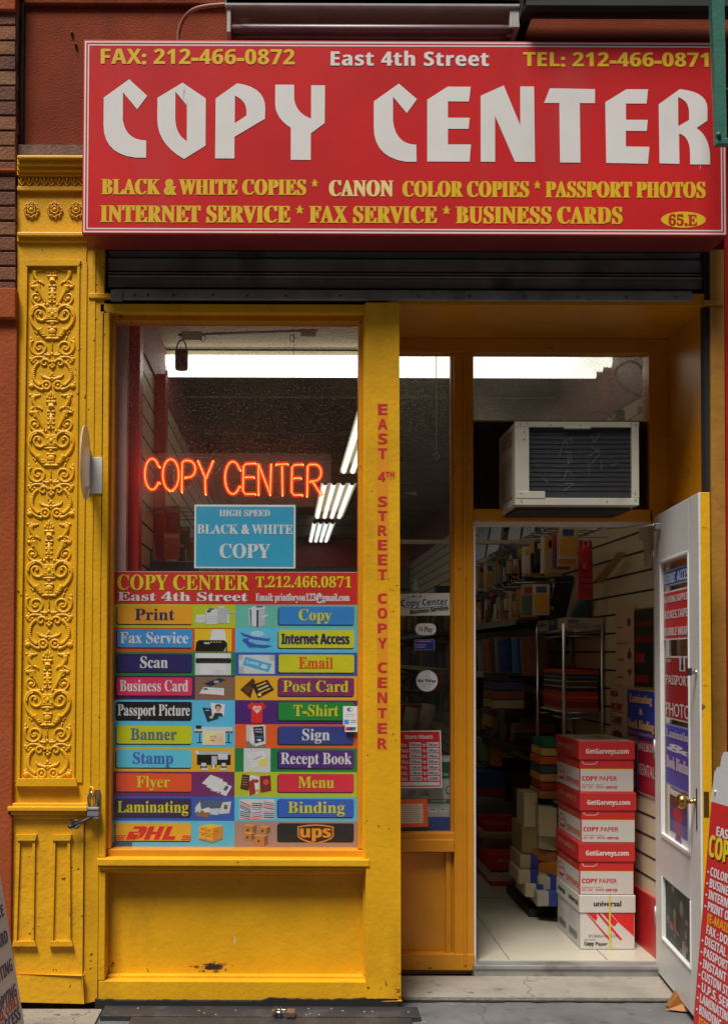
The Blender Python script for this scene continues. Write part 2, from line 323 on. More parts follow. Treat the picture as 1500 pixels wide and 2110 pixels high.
# letter outlines as plain numbers, one row per letter: style (0 serif bold, 1 sans bold, 2 sans, 3 punctuation, 4 italic, 5 script),
# character code, advance, then for each contour its point count and x,y pairs; 200 units per em
GLYPH_DATA = [
[1,48,114,20,34,3,19,18,10,40,7,72,8,93,12,111,18,126,28,136,40,143,57,145,80,140,95,126,104,102,107,72,106,50,102,32,96,18,86,7,74,0,57,-2,16,37,72,38,50,42,34,48,26,57,22,66,26,72,34,76,50,77,72,76,93,72,108,66,118,57,120,48,118,42,108,38,93],
[1,49,114,12,52,96,53,104,53,111,49,106,46,104,43,101,26,88,12,106,58,143,82,143,82,0,52,0],
[1,50,114,36,64,118,56,120,40,116,32,111,24,105,8,124,20,134,36,142,46,144,58,145,72,144,82,140,92,134,98,126,102,116,104,106,102,95,99,84,94,75,86,66,64,44,46,27,46,26,108,26,108,0,8,0,8,21,44,57,54,68,62,76,67,83,71,90,73,96,74,102,72,110,69,116],
[1,52,114,11,94,143,94,53,111,53,111,30,94,30,94,0,64,0,64,30,4,30,4,50,66,143,7,30,53,64,53,64,88,65,95,65,108,59,96,56,92],
[1,53,114,34,18,28,47,22,59,24,68,28,73,35,75,45,68,62,46,67,40,66,24,64,12,70,18,143,96,143,96,117,44,117,42,89,46,90,54,91,60,91,72,90,83,86,92,80,100,72,104,61,105,48,102,27,91,12,73,2,48,-2,38,-2,27,0,18,2,10,6,10,32],
[1,54,114,40,36,88,35,76,36,76,41,82,48,88,56,92,67,93,84,90,97,81,105,67,108,48,104,27,94,11,80,2,59,-2,46,0,33,4,22,13,14,26,8,41,7,60,9,85,12,96,15,108,20,118,28,126,37,134,48,140,62,143,78,144,83,144,98,143,98,119,94,120,85,120,80,121,65,120,53,115,45,108,40,100,18,73,28,77,36,78,47,78,56,74,64,68,68,59,70,53,69,48,66,43,64,40,59,38,54,37,50,38,44,42,31,46,26,58,22,66,24],
[1,55,114,7,6,118,6,143,108,143,108,124,54,0,22,0,76,118],
[1,56,114,39,101,98,96,89,88,82,77,76,84,71,92,66,98,60,103,54,106,46,107,37,106,26,101,16,94,8,84,3,71,-1,57,-2,36,0,20,8,10,20,7,36,9,50,15,60,24,68,34,74,26,81,18,89,13,98,12,110,13,121,18,130,25,136,34,141,46,144,69,144,80,141,89,136,96,130,101,121,103,110,17,40,25,48,22,57,20,66,22,74,25,78,30,79,38,78,43,76,48,72,51,64,58,56,62,48,58,41,52,36,46,35,38,36,31,15,45,96,50,92,57,88,64,92,69,96,73,101,74,108,73,114,70,119,64,122,50,122,44,119,41,114,40,108,41,102],
[1,57,114,39,30,52,18,62,9,76,6,95,10,116,20,131,35,141,55,144,69,142,82,138,92,129,100,117,106,102,107,82,106,70,106,58,103,46,99,34,94,24,78,8,66,2,52,-1,36,-2,20,-2,16,0,16,24,25,22,34,22,50,23,61,28,70,34,75,43,78,54,80,66,78,66,74,60,67,54,58,51,46,50,17,71,79,76,88,77,92,75,106,72,112,68,116,62,119,56,120,48,118,41,114,37,106,36,95,37,86,40,79,46,74,55,73,62,74],
[1,65,138,9,64,106,61,92,50,60,88,60,77,92,76,96,74,101,69,121,68,116,8,0,0,50,144,88,144,138,0,106,0,95,34,43,34,32,0],
[1,66,134,11,79,61,67,62,48,62,48,25,68,25,80,26,87,30,91,36,92,44,91,52,87,58,22,120,24,110,11,93,3,72,0,18,0,18,143,62,143,88,141,106,135,116,124,120,106,119,96,114,86,108,80,98,76,98,75,105,73,111,70,116,66,120,60,123,52,124,42,11,66,86,77,88,84,90,88,96,89,102,88,110,83,114,76,117,64,118,48,118,48,86],
[1,67,128,36,29,124,42,136,58,142,78,145,89,144,100,142,110,139,120,135,110,110,102,114,94,117,86,119,78,120,64,116,52,106,45,91,43,71,45,51,52,36,62,26,78,23,96,25,105,28,115,31,115,6,106,2,86,-2,76,-2,56,0,40,7,27,18,18,32,14,50,12,71,14,92,20,110],
[1,68,148,13,116,125,128,112,134,94,136,73,132,41,116,18,92,4,58,0,18,0,18,143,63,143,84,141,102,135,9,48,25,48,118,64,118,82,115,94,107,102,92,105,72,94,37,61,25],
[1,69,112,12,18,143,100,143,100,118,48,118,48,86,96,86,96,62,48,62,48,25,100,25,100,0,18,0],
[1,70,110,10,48,81,96,81,96,56,48,56,48,0,18,0,18,143,100,143,100,118,48,118],
[1,71,145,39,44,58,46,46,52,36,58,30,68,24,80,23,99,25,99,55,72,55,72,80,129,80,129,6,118,3,106,0,92,-2,78,-2,50,2,29,17,16,40,12,72,14,92,20,110,31,125,46,136,64,142,86,145,98,144,119,140,128,136,118,112,112,115,104,118,86,120,74,118,63,114,54,106,48,96,44,85,43,71],
[1,72,153,12,105,0,105,62,48,62,48,0,18,0,18,143,48,143,48,87,105,87,105,143,135,143,135,0],
[1,73,78,12,24,25,24,118,6,126,6,143,72,143,72,126,54,118,54,25,72,17,72,0,6,0,6,17],
[1,76,113,6,18,0,106,0,106,25,48,25,48,143,18,143],
[1,77,188,21,78,0,44,112,43,112,44,92,44,83,45,74,45,0,18,0,18,143,59,143,93,34,94,34,130,143,170,143,170,0,142,0,142,83,144,100,144,112,143,112,106,0],
[1,78,162,15,43,108,44,98,45,78,45,0,18,0,18,143,56,143,118,36,119,36,118,66,118,143,144,143,144,0,106,0,44,108],
[1,79,159,24,146,92,148,72,146,51,140,33,131,18,118,7,101,0,80,-2,58,0,42,7,28,18,19,33,14,51,12,72,14,92,19,110,28,125,42,136,58,142,80,145,101,142,118,136,131,125,140,110,16,46,92,44,72,46,52,52,36,63,26,80,24,96,26,108,36,114,52,116,72,114,92,108,107,96,116,80,120,64,116,52,107],
[1,80,126,15,116,86,112,75,104,65,94,58,80,52,61,51,48,51,48,0,18,0,18,143,64,143,88,140,104,131,114,117,116,98,9,70,77,78,80,84,88,86,97,80,113,62,118,48,118,48,76,58,76],
[1,82,132,10,48,80,71,80,80,84,84,90,86,99,84,108,79,114,70,117,58,118,48,118,18,113,119,116,100,116,91,113,83,108,76,103,70,97,66,90,62,132,0,98,0,64,55,48,55,48,0,18,0,18,143,60,143,85,140,102,132],
[1,83,110,48,74,118,58,120,50,118,45,116,42,111,40,105,42,98,47,93,56,88,78,77,86,72,93,66,98,58,101,50,102,40,99,22,88,10,72,1,50,-2,28,0,9,6,9,35,20,30,30,26,41,24,52,23,62,24,68,28,72,32,72,38,70,46,64,51,56,56,34,67,28,71,18,81,14,88,12,95,11,104,14,122,24,134,39,142,59,145,70,144,80,142,91,139,102,135,92,111],
[1,84,116,8,73,118,73,0,43,0,43,118,4,118,4,143,112,143,112,118],
[1,85,151,24,108,5,94,0,75,-2,50,2,32,12,20,30,17,51,17,143,47,143,47,56,49,40,54,30,64,25,76,24,88,26,98,31,102,41,104,56,104,143,134,143,134,50,132,36,128,24,120,13],
[1,86,130,14,63,38,65,26,67,38,72,58,100,143,130,143,82,0,48,0,0,143,30,143,58,58,58,54,60,50,61,44],
[1,87,194,33,36,0,0,143,30,143,48,65,50,60,50,53,52,46,55,28,58,46,60,52,60,58,62,63,82,143,111,143,132,63,136,46,138,28,140,40,144,60,146,65,164,143,194,143,157,0,122,0,103,75,102,82,100,91,98,96,98,101,96,108,96,101,90,75,71,0],
[1,88,134,12,85,72,134,0,99,0,66,54,32,0,0,0,48,74,3,143,36,143,67,92,98,143,130,143],
[1,89,125,9,92,143,125,143,78,56,78,0,48,0,48,54,0,143,33,143,62,84],
[1,97,121,14,64,50,52,48,44,45,40,40,39,32,40,26,43,22,48,20,54,20,62,21,70,26,74,32,76,42,76,50,34,72,86,59,90,52,89,44,87,36,84,28,82,18,102,28,106,38,109,49,111,60,112,80,109,94,102,103,90,106,73,106,0,85,0,79,15,78,15,71,7,64,2,54,-1,42,-2,29,0,18,6,11,18,8,32,12,48,20,58,36,64,57,68,76,68,76,73,75,80],
[1,99,103,31,22,12,12,29,9,54,10,72,16,86,24,98,34,105,48,110,62,111,82,109,96,104,88,81,81,84,74,86,68,87,62,87,45,79,40,54,41,40,46,30,53,24,62,22,72,23,79,24,93,32,93,6,86,2,79,0,70,-2,60,-2,38,2],
[1,100,126,17,82,68,78,78,72,85,60,87,52,85,45,78,40,68,39,54,40,40,45,30,52,24,60,22,71,24,78,29,82,38,83,51,83,54,25,70,106,77,102,82,95,84,95,82,104,81,117,81,152,111,152,111,0,88,0,82,14,81,14,76,8,70,2,61,-1,50,-2,34,2,20,12,12,30,9,54,12,79,20,97,34,108,51,111,62,110],
[1,101,118,29,24,97,34,105,46,110,60,111,81,108,96,98,106,82,110,62,110,47,39,47,42,36,46,28,55,22,66,20,76,20,86,22,104,29,104,6,95,2,76,-2,65,-2,50,0,36,4,25,12,16,22,11,36,9,54,10,72,16,86,9,82,67,80,76,76,84,70,88,61,90,53,88,46,84,42,78,40,67],
[1,102,78,27,72,128,62,130,53,126,51,122,50,116,50,109,76,109,76,87,50,87,50,0,20,0,20,87,4,87,4,101,20,109,20,117,22,130,25,139,31,146,38,150,48,152,59,153,68,152,75,152,82,150,86,148,79,126],
[1,103,126,32,68,2,60,-1,50,-2,33,2,20,13,12,30,9,54,12,78,20,96,34,108,51,111,69,107,82,95,84,95,86,109,111,109,111,0,108,-21,97,-36,80,-45,56,-48,45,-48,16,-42,16,-18,36,-24,58,-26,76,-20,81,-2,82,4,82,14,81,14,75,7,13,78,80,71,85,60,87,44,79,40,54,45,30,61,22,70,23,78,28,82,37,83,50,83,54,82,70],
[1,104,132,23,77,111,93,109,106,102,114,90,116,71,116,0,86,0,86,64,82,82,69,88,58,85,50,78,46,67,46,0,16,0,16,152,46,152,46,113,44,95,46,95,52,102,59,108,68,110],
[1,105,61,16,47,138,46,130,42,126,37,124,30,123,24,124,19,126,16,130,14,138,16,144,19,149,24,151,30,152,37,151,42,149,46,144,4,16,0,16,109,46,109,46,0],
[1,109,196,39,134,110,144,111,160,109,172,102,179,90,182,71,182,0,152,0,152,64,148,82,135,88,125,86,118,79,114,69,114,0,84,0,84,64,80,82,67,88,56,85,50,78,46,67,46,0,16,0,16,109,38,109,42,95,44,95,50,102,58,108,66,110,76,111,87,110,96,108,104,102,109,95,112,95,118,102,126,108],
[1,110,132,23,114,90,116,71,116,0,86,0,86,74,82,82,77,86,69,88,58,85,50,78,46,67,46,0,16,0,16,109,38,109,42,95,44,95,50,102,58,108,68,110,78,111,94,109,106,102],
[1,111,124,15,79,30,83,40,84,55,83,69,79,79,72,85,62,87,52,85,44,79,40,69,40,40,44,30,52,24,62,22,72,24,20,16,24,10,38,9,55,12,79,23,96,40,108,62,111,76,110,90,104,100,96,108,86,113,72,115,55,111,30,100,13,84,2,62,-2,47,0,34,4,24,12],
[1,112,126,24,44,12,46,-4,46,-48,16,-48,16,109,40,109,44,95,46,95,50,101,57,106,66,110,76,111,93,108,106,97,115,79,118,55,114,30,106,12,92,2,76,-2,65,-1,57,2,50,7,46,12,14,46,41,50,30,56,24,67,22,76,24,82,30,86,41,87,55,82,80,67,88,57,86,50,80,47,71,46,58],
[1,114,91,17,84,82,76,84,61,80,54,77,50,72,46,65,46,0,16,0,16,109,38,109,42,91,44,91,50,98,57,105,66,110,76,111,86,110],
[1,115,100,45,38,20,54,20,58,22,62,26,62,32,61,34,54,39,48,42,39,46,30,51,22,55,16,60,12,66,10,72,9,81,12,94,21,104,34,110,52,111,72,109,81,106,90,102,82,81,66,87,52,89,42,88,38,82,39,80,43,75,53,70,62,66,78,58,84,54,88,48,91,42,92,32,89,18,80,7,66,0,45,-2,34,-2,9,4,9,29,18,26,28,22],
[1,116,87,26,68,0,61,-2,53,-2,44,-1,36,1,28,6,24,12,20,22,19,34,19,87,4,87,4,100,21,110,30,132,48,132,48,109,79,109,79,87,48,87,48,34,52,25,56,22,66,22,80,25,80,3,75,1],
[1,117,132,25,86,109,116,109,116,0,93,0,89,14,88,14,81,6,73,2,64,-1,54,-2,38,0,26,8,18,20,15,38,15,109,45,109,45,46,46,35,49,28,54,24,62,22,74,24,81,31,85,42,86,58],
[1,118,114,13,56,30,56,24,57,24,58,36,62,47,82,109,114,109,72,0,42,0,0,109,31,109,52,47,54,42],
[1,120,116,12,78,56,114,0,81,0,58,38,35,0,1,0,38,56,3,109,36,109,58,74,79,109,113,109],
[1,121,114,24,18,-48,7,-46,7,-23,18,-24,27,-22,34,-18,38,-12,42,-4,44,1,0,109,32,109,54,44,57,29,58,29,58,34,60,44,62,48,82,109,114,109,68,-14,60,-29,50,-40,36,-46,22,-48],
[4,66,124,9,53,86,68,86,78,88,85,90,90,96,92,104,88,114,75,118,60,118,20,112,46,110,32,105,20,96,11,85,5,72,1,56,0,5,0,36,143,77,143,96,141,110,136,119,126,122,111,120,98,114,87,104,79,100,70,106,64,111,56,11,80,37,82,46,81,53,78,58,72,61,64,62,48,62,40,25,58,25,68,26,76,30],
[4,83,106,53,98,112,83,118,70,120,62,118,56,116,52,110,51,104,52,97,56,92,62,86,69,82,79,73,86,64,91,54,92,42,90,28,85,18,76,9,66,3,53,-1,39,-2,28,-2,19,0,11,3,4,7,4,34,13,29,22,26,30,24,39,23,48,24,56,27,60,32,62,38,61,46,58,52,52,56,45,62,39,66,34,72,28,78,24,84,22,92,20,102,22,114,26,124,34,132,44,139,56,144,70,145,80,144,100,140,108,135],
[4,99,96,37,12,66,24,90,32,98,42,106,54,110,66,111,76,111,84,110,92,107,98,104,90,82,74,87,68,88,60,86,52,80,46,72,42,63,38,40,40,32,43,26,48,23,56,22,62,22,76,26,82,30,82,6,75,2,68,0,59,-2,50,-2,38,-1,29,2,20,8,14,15,10,25,9,38,10,52],
[4,101,112,13,61,64,70,68,76,74,78,81,76,88,68,90,62,89,57,86,52,82,48,77,44,70,42,63,46,63,31,40,32,44,26,50,22,58,20,66,20,74,22,90,28,90,6,82,2,63,-2,52,-2,34,0,21,8,12,22,9,40,10,54,12,66,24,90,33,98,44,106,56,110,70,111,86,109,98,103,104,94,106,82,102,66,91,54,72,46,44,44,38,44],
[4,105,60,15,32,142,36,148,42,151,49,152,54,152,60,150,62,146,64,140,62,133,60,128,54,124,46,123,40,124,36,126,32,129,4,4,0,27,109,56,109,33,0],
[4,110,121,28,4,0,27,109,49,109,47,89,48,89,55,98,62,105,72,110,82,111,95,109,104,102,109,92,110,80,110,72,108,62,96,0,66,0,80,64,80,70,81,76,78,84,70,88,64,86,58,82,49,66,46,56,42,45,33,0],
[4,114,84,18,44,49,33,0,4,0,27,109,49,109,47,89,48,89,63,106,72,110,82,111,88,111,92,110,85,82,78,84,76,84,65,81,56,74,48,64],
[4,115,94,40,19,60,15,67,14,76,16,92,24,102,38,109,55,111,74,109,82,106,90,102,81,81,75,84,68,87,56,89,47,87,44,84,44,76,51,70,68,60,74,54,80,46,81,36,78,20,68,8,54,0,35,-2,25,-2,2,4,2,28,18,22,26,20,40,20,46,22,50,26,51,32,50,36,48,39,43,42,35,48,26,54],
[4,117,121,29,88,109,118,109,94,0,72,0,74,20,73,20,66,12,58,4,49,0,38,-2,26,0,18,6,12,16,11,30,11,34,12,44,13,50,26,109,55,109,42,46,40,39,40,34,42,25,50,22,57,23,68,34,72,43,76,53,78,64],
[4,118,102,12,44,48,44,30,45,30,46,35,54,51,82,109,114,109,55,0,24,0,10,109,39,109,43,52],
[5,69,111,104,98,96,100,100,104,104,107,106,114,109,118,108,110,99,108,91,110,85,114,83,120,84,126,88,129,94,130,101,129,108,124,114,118,118,110,119,102,118,95,114,89,109,84,102,80,84,82,76,84,77,88,77,96,76,102,74,105,71,106,68,103,64,96,62,86,64,75,69,67,65,59,58,52,51,47,42,44,32,43,23,48,9,62,4,73,5,84,8,92,14,99,20,104,28,105,35,104,40,102,44,98,46,93,47,86,46,80,40,76,34,74,25,72,18,68,15,66,16,66,18,64,24,66,36,72,45,81,51,92,53,106,48,110,34,110,28,102,16,96,10,88,5,80,2,62,-2,49,0,38,3,30,8,22,15,18,24,17,32,20,47,30,59,46,68,68,74,60,83,58,94,60,102,64,109,72,116,81,120,92,124,104,125,117,124,128,118,134,111,136,101,136,95,133,89,129,84,124,81,119,79,113,78,107,79,102,82,98,86,4,83,72,88,68,94,67,96,72],
[5,86,137,70,162,122,166,125,170,124,170,123,162,115,156,110,150,101,142,90,134,77,124,59,114,44,104,33,86,15,66,1,58,-2,55,0,61,16,64,34,67,50,72,66,80,80,90,94,74,83,62,80,54,82,51,88,52,94,56,100,60,105,61,108,60,109,52,106,46,100,39,94,24,79,21,81,24,86,28,90,37,100,42,104,54,112,59,114,68,114,72,112,75,108,76,103,76,99,68,87,78,92,87,98,106,113,115,121,120,124,122,123,114,106,110,98,106,88,102,76,94,50,91,42,86,32,80,22,72,12,88,25,103,42,118,62,131,83,137,94,148,110,153,116],
[5,97,106,18,61,56,58,56,55,55,46,48,42,44,38,38,30,24,27,18,25,13,24,8,29,4,36,6,44,12,51,21,58,32,64,42,66,49,64,54,32,86,16,92,22,96,18,87,10,78,4,70,0,62,-2,54,2,50,6,50,12,38,2,25,-1,17,0,10,4,6,10,5,17,6,25,10,32,14,40,22,47,30,53,38,58,56,62,65,60,70,53,74,61,96,62,78,24,74,15,72,12,74,9,82,14],
[5,101,82,12,44,30,50,34,54,39,57,44,58,49,57,54,54,56,48,52,43,46,35,34,31,26,38,27,34,70,54,72,48,70,42,66,36,60,32,51,27,40,23,29,20,26,14,26,9,27,6,32,4,40,6,49,9,58,14,68,22,72,18,62,10,50,4,40,0,30,-2,20,0,11,5,6,12,4,20,4,26,8,34,14,41,21,48,29,53,38,58,54,62,61,60,66,58],
[5,103,106,32,55,62,64,60,68,53,73,60,98,62,68,8,90,22,94,18,86,12,62,0,48,-25,33,-44,18,-55,2,-59,-6,-58,-13,-55,-17,-50,-18,-44,-4,-22,38,-2,42,6,33,1,24,-1,16,0,9,4,5,10,4,18,5,25,8,33,21,48,29,53,38,58,17,26,16,22,7,24,4,32,4,42,12,48,19,52,26,57,34,62,44,64,51,62,54,59,56,56,55,52,52,42,42,38,35,33,28,10,35,-9,18,-16,5,-25,-3,-35,-6,-45,-4,-51,1,-53,8,-50,15,-43,24,-29],
[5,105,69,23,34,14,32,8,36,7,54,22,58,18,52,12,46,8,42,4,38,2,26,-2,14,2,10,12,12,17,14,24,18,32,25,44,14,34,10,38,16,43,24,51,28,56,32,60,60,62,14,64,90,66,87,67,84,66,80,64,76,60,73,55,72,50,73,48,74,44,81,46,86,48,89,52,92,61,92],
[5,108,84,26,36,0,28,-2,16,2,13,7,12,13,14,23,20,36,24,42,14,34,10,37,18,44,24,50,36,66,66,114,90,117,47,39,40,28,32,10,33,7,35,6,38,7,48,15,57,22,60,18,52,10,44,4],
[5,115,70,42,39,66,42,68,44,66,45,62,42,59,42,54,44,52,50,40,52,29,51,22,48,16,53,20,58,25,62,21,52,12,44,6,38,2,32,0,20,-2,12,0,6,2,2,8,1,12,2,16,4,20,7,22,14,22,17,20,19,14,12,5,16,4,22,7,28,15,30,21,32,35,32,50,24,43,18,36,14,34,11,38,15,42,20,46],
[5,116,88,32,15,3,12,8,12,17,17,30,25,44,19,38,14,34,10,38,23,50,28,55,32,61,42,75,64,112,90,113,74,88,88,88,86,82,70,82,56,58,50,46,34,16,32,12,31,8,36,7,42,10,56,22,60,18,52,10,43,4,34,0,26,-1,20,0],
[3,38,125,23,82,10,62,-3,40,-8,12,3,-1,30,10,56,30,72,22,82,16,103,28,130,58,140,86,130,96,104,90,82,74,68,84,55,88,60,96,74,128,74,115,47,104,32,137,-6,96,-6,8,64,96,55,90,51,94,48,104,50,108,56,111,63,108,66,103,7,36,40,48,50,62,33,54,26,42,22,35,26,32,31],
[3,40,64,10,6,46,18,98,48,145,72,145,46,94,40,46,46,-2,72,-52,48,-52,18,-6],
[3,41,64,10,16,145,47,98,58,46,47,-6,16,-52,-8,-52,18,-2,25,46,18,94,-8,145],
[3,42,84,19,48,113,64,128,74,132,87,126,86,112,76,106,50,112,54,133,54,144,42,152,30,144,30,133,34,112,-2,112,-3,126,10,133,20,128,37,113,49,112,4,36,88,20,73,29,68,34,90,4,46,88,50,90,54,68,64,73,3,7,95,28,102,28,101,3,55,100,55,102,76,95],
[3,44,44,11,34,-16,6,-35,6,-18,12,-8,13,-2,7,1,3,14,8,26,22,31,36,24,42,5],
[3,45,64,4,62,60,62,29,2,29,2,60],
[3,46,44,8,35,-3,40,10,35,24,22,28,8,24,4,10,8,-3,22,-8],
[3,58,44,8,22,61,8,66,4,80,8,92,22,98,35,92,40,80,35,66,8,22,-8,8,-3,4,10,8,24,22,28,35,24,40,10,35,-3],
[3,64,202,8,77,26,88,21,106,34,116,64,112,80,100,85,82,72,72,42,34,59,91,98,112,118,106,125,100,127,109,156,109,139,27,156,33,170,70,152,109,107,125,53,103,32,48,52,-3,110,-22,150,-14,176,8,212,8,164,-36,110,-48,32,-24,4,46,28,116,107,152,172,129,198,70,178,17,134,-7,114,-2,111,6,102,-2,83,-6,53,8,42,44],
[3,91,66,8,11,142,70,142,70,114,42,114,42,-22,70,-22,70,-50,11,-50],
[3,93,66,8,24,-22,-3,-22,-3,-50,56,-50,56,142,-3,142,-3,114,24,114],
[2,34,71,6,56,92,61,120,61,143,44,143,44,120,48,92,6,10,143,10,120,14,92,22,92,27,120,27,143],
[2,48,100,8,94,68,82,18,50,-2,18,18,6,68,18,119,50,138,82,119,8,32,106,50,120,68,106,74,68,68,30,50,17,32,30,26,68],
[2,49,100,4,40,0,60,0,60,136,40,136],
[2,50,100,19,32,32,7,2,7,0,93,0,93,18,41,18,74,62,84,96,72,126,42,138,26,135,10,125,10,100,26,115,40,119,57,112,64,94,62,78,54,64],
[2,51,100,27,42,-2,73,10,85,40,80,60,65,72,78,84,82,102,72,128,42,138,28,137,16,132,16,114,28,118,40,120,56,114,63,99,56,84,36,80,36,62,58,56,65,38,59,23,43,17,28,20,13,27,13,6,28,0],
[2,52,100,11,80,0,80,45,94,45,94,62,80,62,80,138,71,138,2,54,2,45,60,45,60,0],
[2,54,100,13,21,12,53,-2,81,10,93,39,82,68,55,79,43,77,34,73,49,101,75,123,64,138,23,96,9,46,8,40,58,51,60,67,54,74,39,68,23,52,17,33,26,29,53],
[2,55,100,6,10,118,69,118,19,6,36,-2,98,136,10,136],
[2,56,100,8,50,17,33,23,26,38,32,54,50,60,68,54,74,38,68,24,16,92,98,80,127,52,138,22,127,10,99,14,82,26,70,11,56,6,37,19,10,50,-2,81,10,94,37,89,56,74,70,88,83,8,29,100,35,114,51,120,66,114,72,99,66,84,50,78,36,85],
[2,57,100,10,72,90,71,84,60,78,50,76,34,83,27,98,33,114,49,120,66,112,72,95,13,49,138,18,126,7,98,18,70,46,58,57,60,67,64,54,38,26,12,38,-2,77,38,92,88,80,124],
[2,58,44,8,34,10,30,18,22,22,14,18,10,10,14,2,22,-2,30,2,8,22,92,14,88,10,80,14,71,22,68,30,71,34,80,30,88],
[2,65,134,8,0,0,20,0,37,40,95,40,114,0,134,0,72,137,58,137,3,87,58,45,58,65,107],
[2,66,112,7,34,119,52,119,72,113,76,100,70,84,48,78,34,78,10,100,60,92,84,96,102,86,126,54,136,15,136,15,0,62,0,98,12,108,36,7,34,60,34,18,59,18,82,24,88,39,81,54,58,60],
[2,67,142,18,30,68,46,106,84,120,108,117,131,106,131,127,106,136,84,138,30,118,10,66,27,22,83,-2,111,2,132,10,132,32,109,20,85,16,45,30],
[2,68,150,7,65,119,107,104,120,68,110,36,66,18,35,18,35,119,7,68,0,122,21,141,68,124,114,68,136,15,136,15,0],
[2,69,100,12,34,78,34,119,92,119,92,136,15,136,15,0,94,0,94,18,34,18,34,60,90,60,90,78],
[2,72,146,12,34,77,34,136,15,136,15,0,34,0,34,60,111,60,111,0,130,0,130,136,111,136,111,77],
[2,73,50,4,35,136,35,0,15,0,15,136],
[2,76,98,6,34,136,34,18,96,18,96,0,15,0,15,136],
[2,77,156,11,34,0,76,54,80,54,122,0,142,0,142,136,124,136,78,80,33,136,14,136,14,0],
[2,78,156,10,30,136,15,136,15,0,33,0,33,105,124,0,141,0,141,136,123,136,123,31],
[2,79,164,8,156,68,136,118,82,138,29,118,9,68,28,20,82,-2,136,20,8,44,106,82,120,120,106,136,68,120,31,82,16,44,31,29,68],
[2,80,102,9,14,136,14,0,34,0,34,59,54,59,89,70,100,97,90,125,56,136,7,56,76,34,76,34,119,56,119,75,112,80,98,74,82],
[2,82,121,17,16,136,16,0,35,0,35,59,43,59,58,54,80,28,98,0,121,0,110,15,102,27,88,49,72,65,88,78,94,98,82,126,50,136,7,48,77,35,77,35,120,48,120,68,114,74,99,69,84],
[2,83,92,22,9,11,26,2,47,-2,74,8,85,35,56,76,26,104,32,116,48,120,63,118,80,106,80,128,65,136,50,138,20,128,8,102,38,64,67,33,62,22,45,16,26,21,9,36],
[2,84,121,8,4,136,4,119,50,119,50,0,70,0,70,119,118,119,118,136],
[2,88,142,12,28,136,4,136,59,70,0,0,24,0,71,56,118,0,141,0,83,70,138,136,114,136,71,84],
[2,97,86,26,15,39,5,20,12,5,27,-2,40,0,52,8,56,0,65,-2,72,0,82,5,82,16,76,12,73,11,70,12,70,62,60,84,37,92,20,88,7,80,7,60,21,71,36,75,48,71,52,59,52,54,36,48,7,23,24,32,36,52,44,52,18,44,13,36,11,27,14],
[2,101,96,14,56,15,36,22,26,42,89,42,78,80,50,92,20,79,8,46,20,13,52,-2,72,1,88,9,88,26,72,18,5,50,76,66,70,72,54,26,54,34,70],
[2,105,44,4,31,90,31,0,13,0,13,90,8,22,106,30,110,32,117,30,124,22,128,14,124,12,117,14,110],
[2,108,44,4,31,136,31,0,13,0,13,136],
[2,109,154,27,86,0,86,65,96,74,106,76,119,71,124,56,124,0,142,0,142,56,134,82,112,92,96,87,82,76,71,88,56,92,43,88,30,78,30,90,12,90,12,0,30,0,30,65,40,74,52,76,64,72,68,56,68,0],
[2,110,100,15,66,72,70,56,70,0,88,0,88,56,79,82,57,92,42,88,30,90,12,90,12,0,30,0,30,64,42,74,52,78],
[2,112,100,10,38,-1,47,-2,80,11,93,44,80,78,42,90,12,90,12,-46,29,-46,29,2,8,74,44,66,23,46,14,38,15,29,18,29,74,46,74,68,66],
[2,114,79,13,80,81,68,89,58,92,45,86,32,90,14,90,14,0,32,0,32,47,38,66,54,74,62,72,70,66],
[2,115,77,24,8,26,8,6,24,0,40,-2,60,6,69,24,64,37,49,50,32,61,27,68,30,74,39,76,50,74,65,66,65,84,51,90,38,92,17,85,9,67,30,41,51,24,47,16,38,14,24,16],
[2,117,100,16,48,13,34,18,30,33,30,90,12,90,12,34,20,8,43,-2,57,2,70,12,70,0,88,0,88,90,70,90,70,26,60,16],
[2,118,88,7,47,-2,87,90,68,90,44,34,20,90,0,90,41,-2],
[2,121,88,8,44,39,20,90,0,90,35,19,4,-46,24,-46,88,90,68,90],
[0,48,112,24,12,110,18,125,27,136,40,142,56,145,72,142,84,136,94,125,100,110,104,92,105,72,104,51,100,33,94,18,84,7,72,0,56,-2,40,0,27,7,18,18,12,33,8,51,7,72,8,92,15,42,116,38,97,38,46,42,27,47,15,56,11,66,15,70,27,73,46,74,72,73,97,70,116,66,128,56,132,47,128],
[0,49,112,24,46,24,46,124,38,116,32,109,26,104,20,103,16,104,12,107,8,118,22,122,30,127,39,133,53,144,76,144,76,18,78,14,80,12,86,10,102,10,102,0,20,0,20,10,36,10,44,14],
[0,50,112,46,23,99,15,102,10,108,8,118,9,125,12,131,19,137,28,141,38,144,52,145,72,142,86,136,94,126,98,112,97,104,95,98,92,91,87,84,80,75,60,54,46,41,26,22,72,22,78,23,83,26,87,30,91,42,102,42,102,0,7,0,7,20,36,51,48,62,56,73,61,82,65,92,67,100,68,110,66,120,63,128,58,132,52,132,43,130,38,124,34,113,34,98],
[0,51,112,70,64,60,54,66,41,68,28,68,28,80,42,80,53,82,61,88,66,98,67,110,66,119,63,126,58,131,50,132,44,132,40,128,36,123,34,116,34,109,33,102,22,102,14,106,9,112,7,120,10,129,18,138,32,143,52,145,70,142,85,136,94,126,98,112,96,100,89,90,79,82,67,76,75,74,83,71,91,66,97,60,101,52,102,41,102,30,98,20,93,13,86,8,78,3,68,0,59,-2,48,-2,35,-1,24,2,16,6,10,10,6,16,6,22,7,28,10,34,22,38,24,26,30,18,38,14,47,12,54,12,60,14,64,18,68,24,71,31,72,42,70,52],
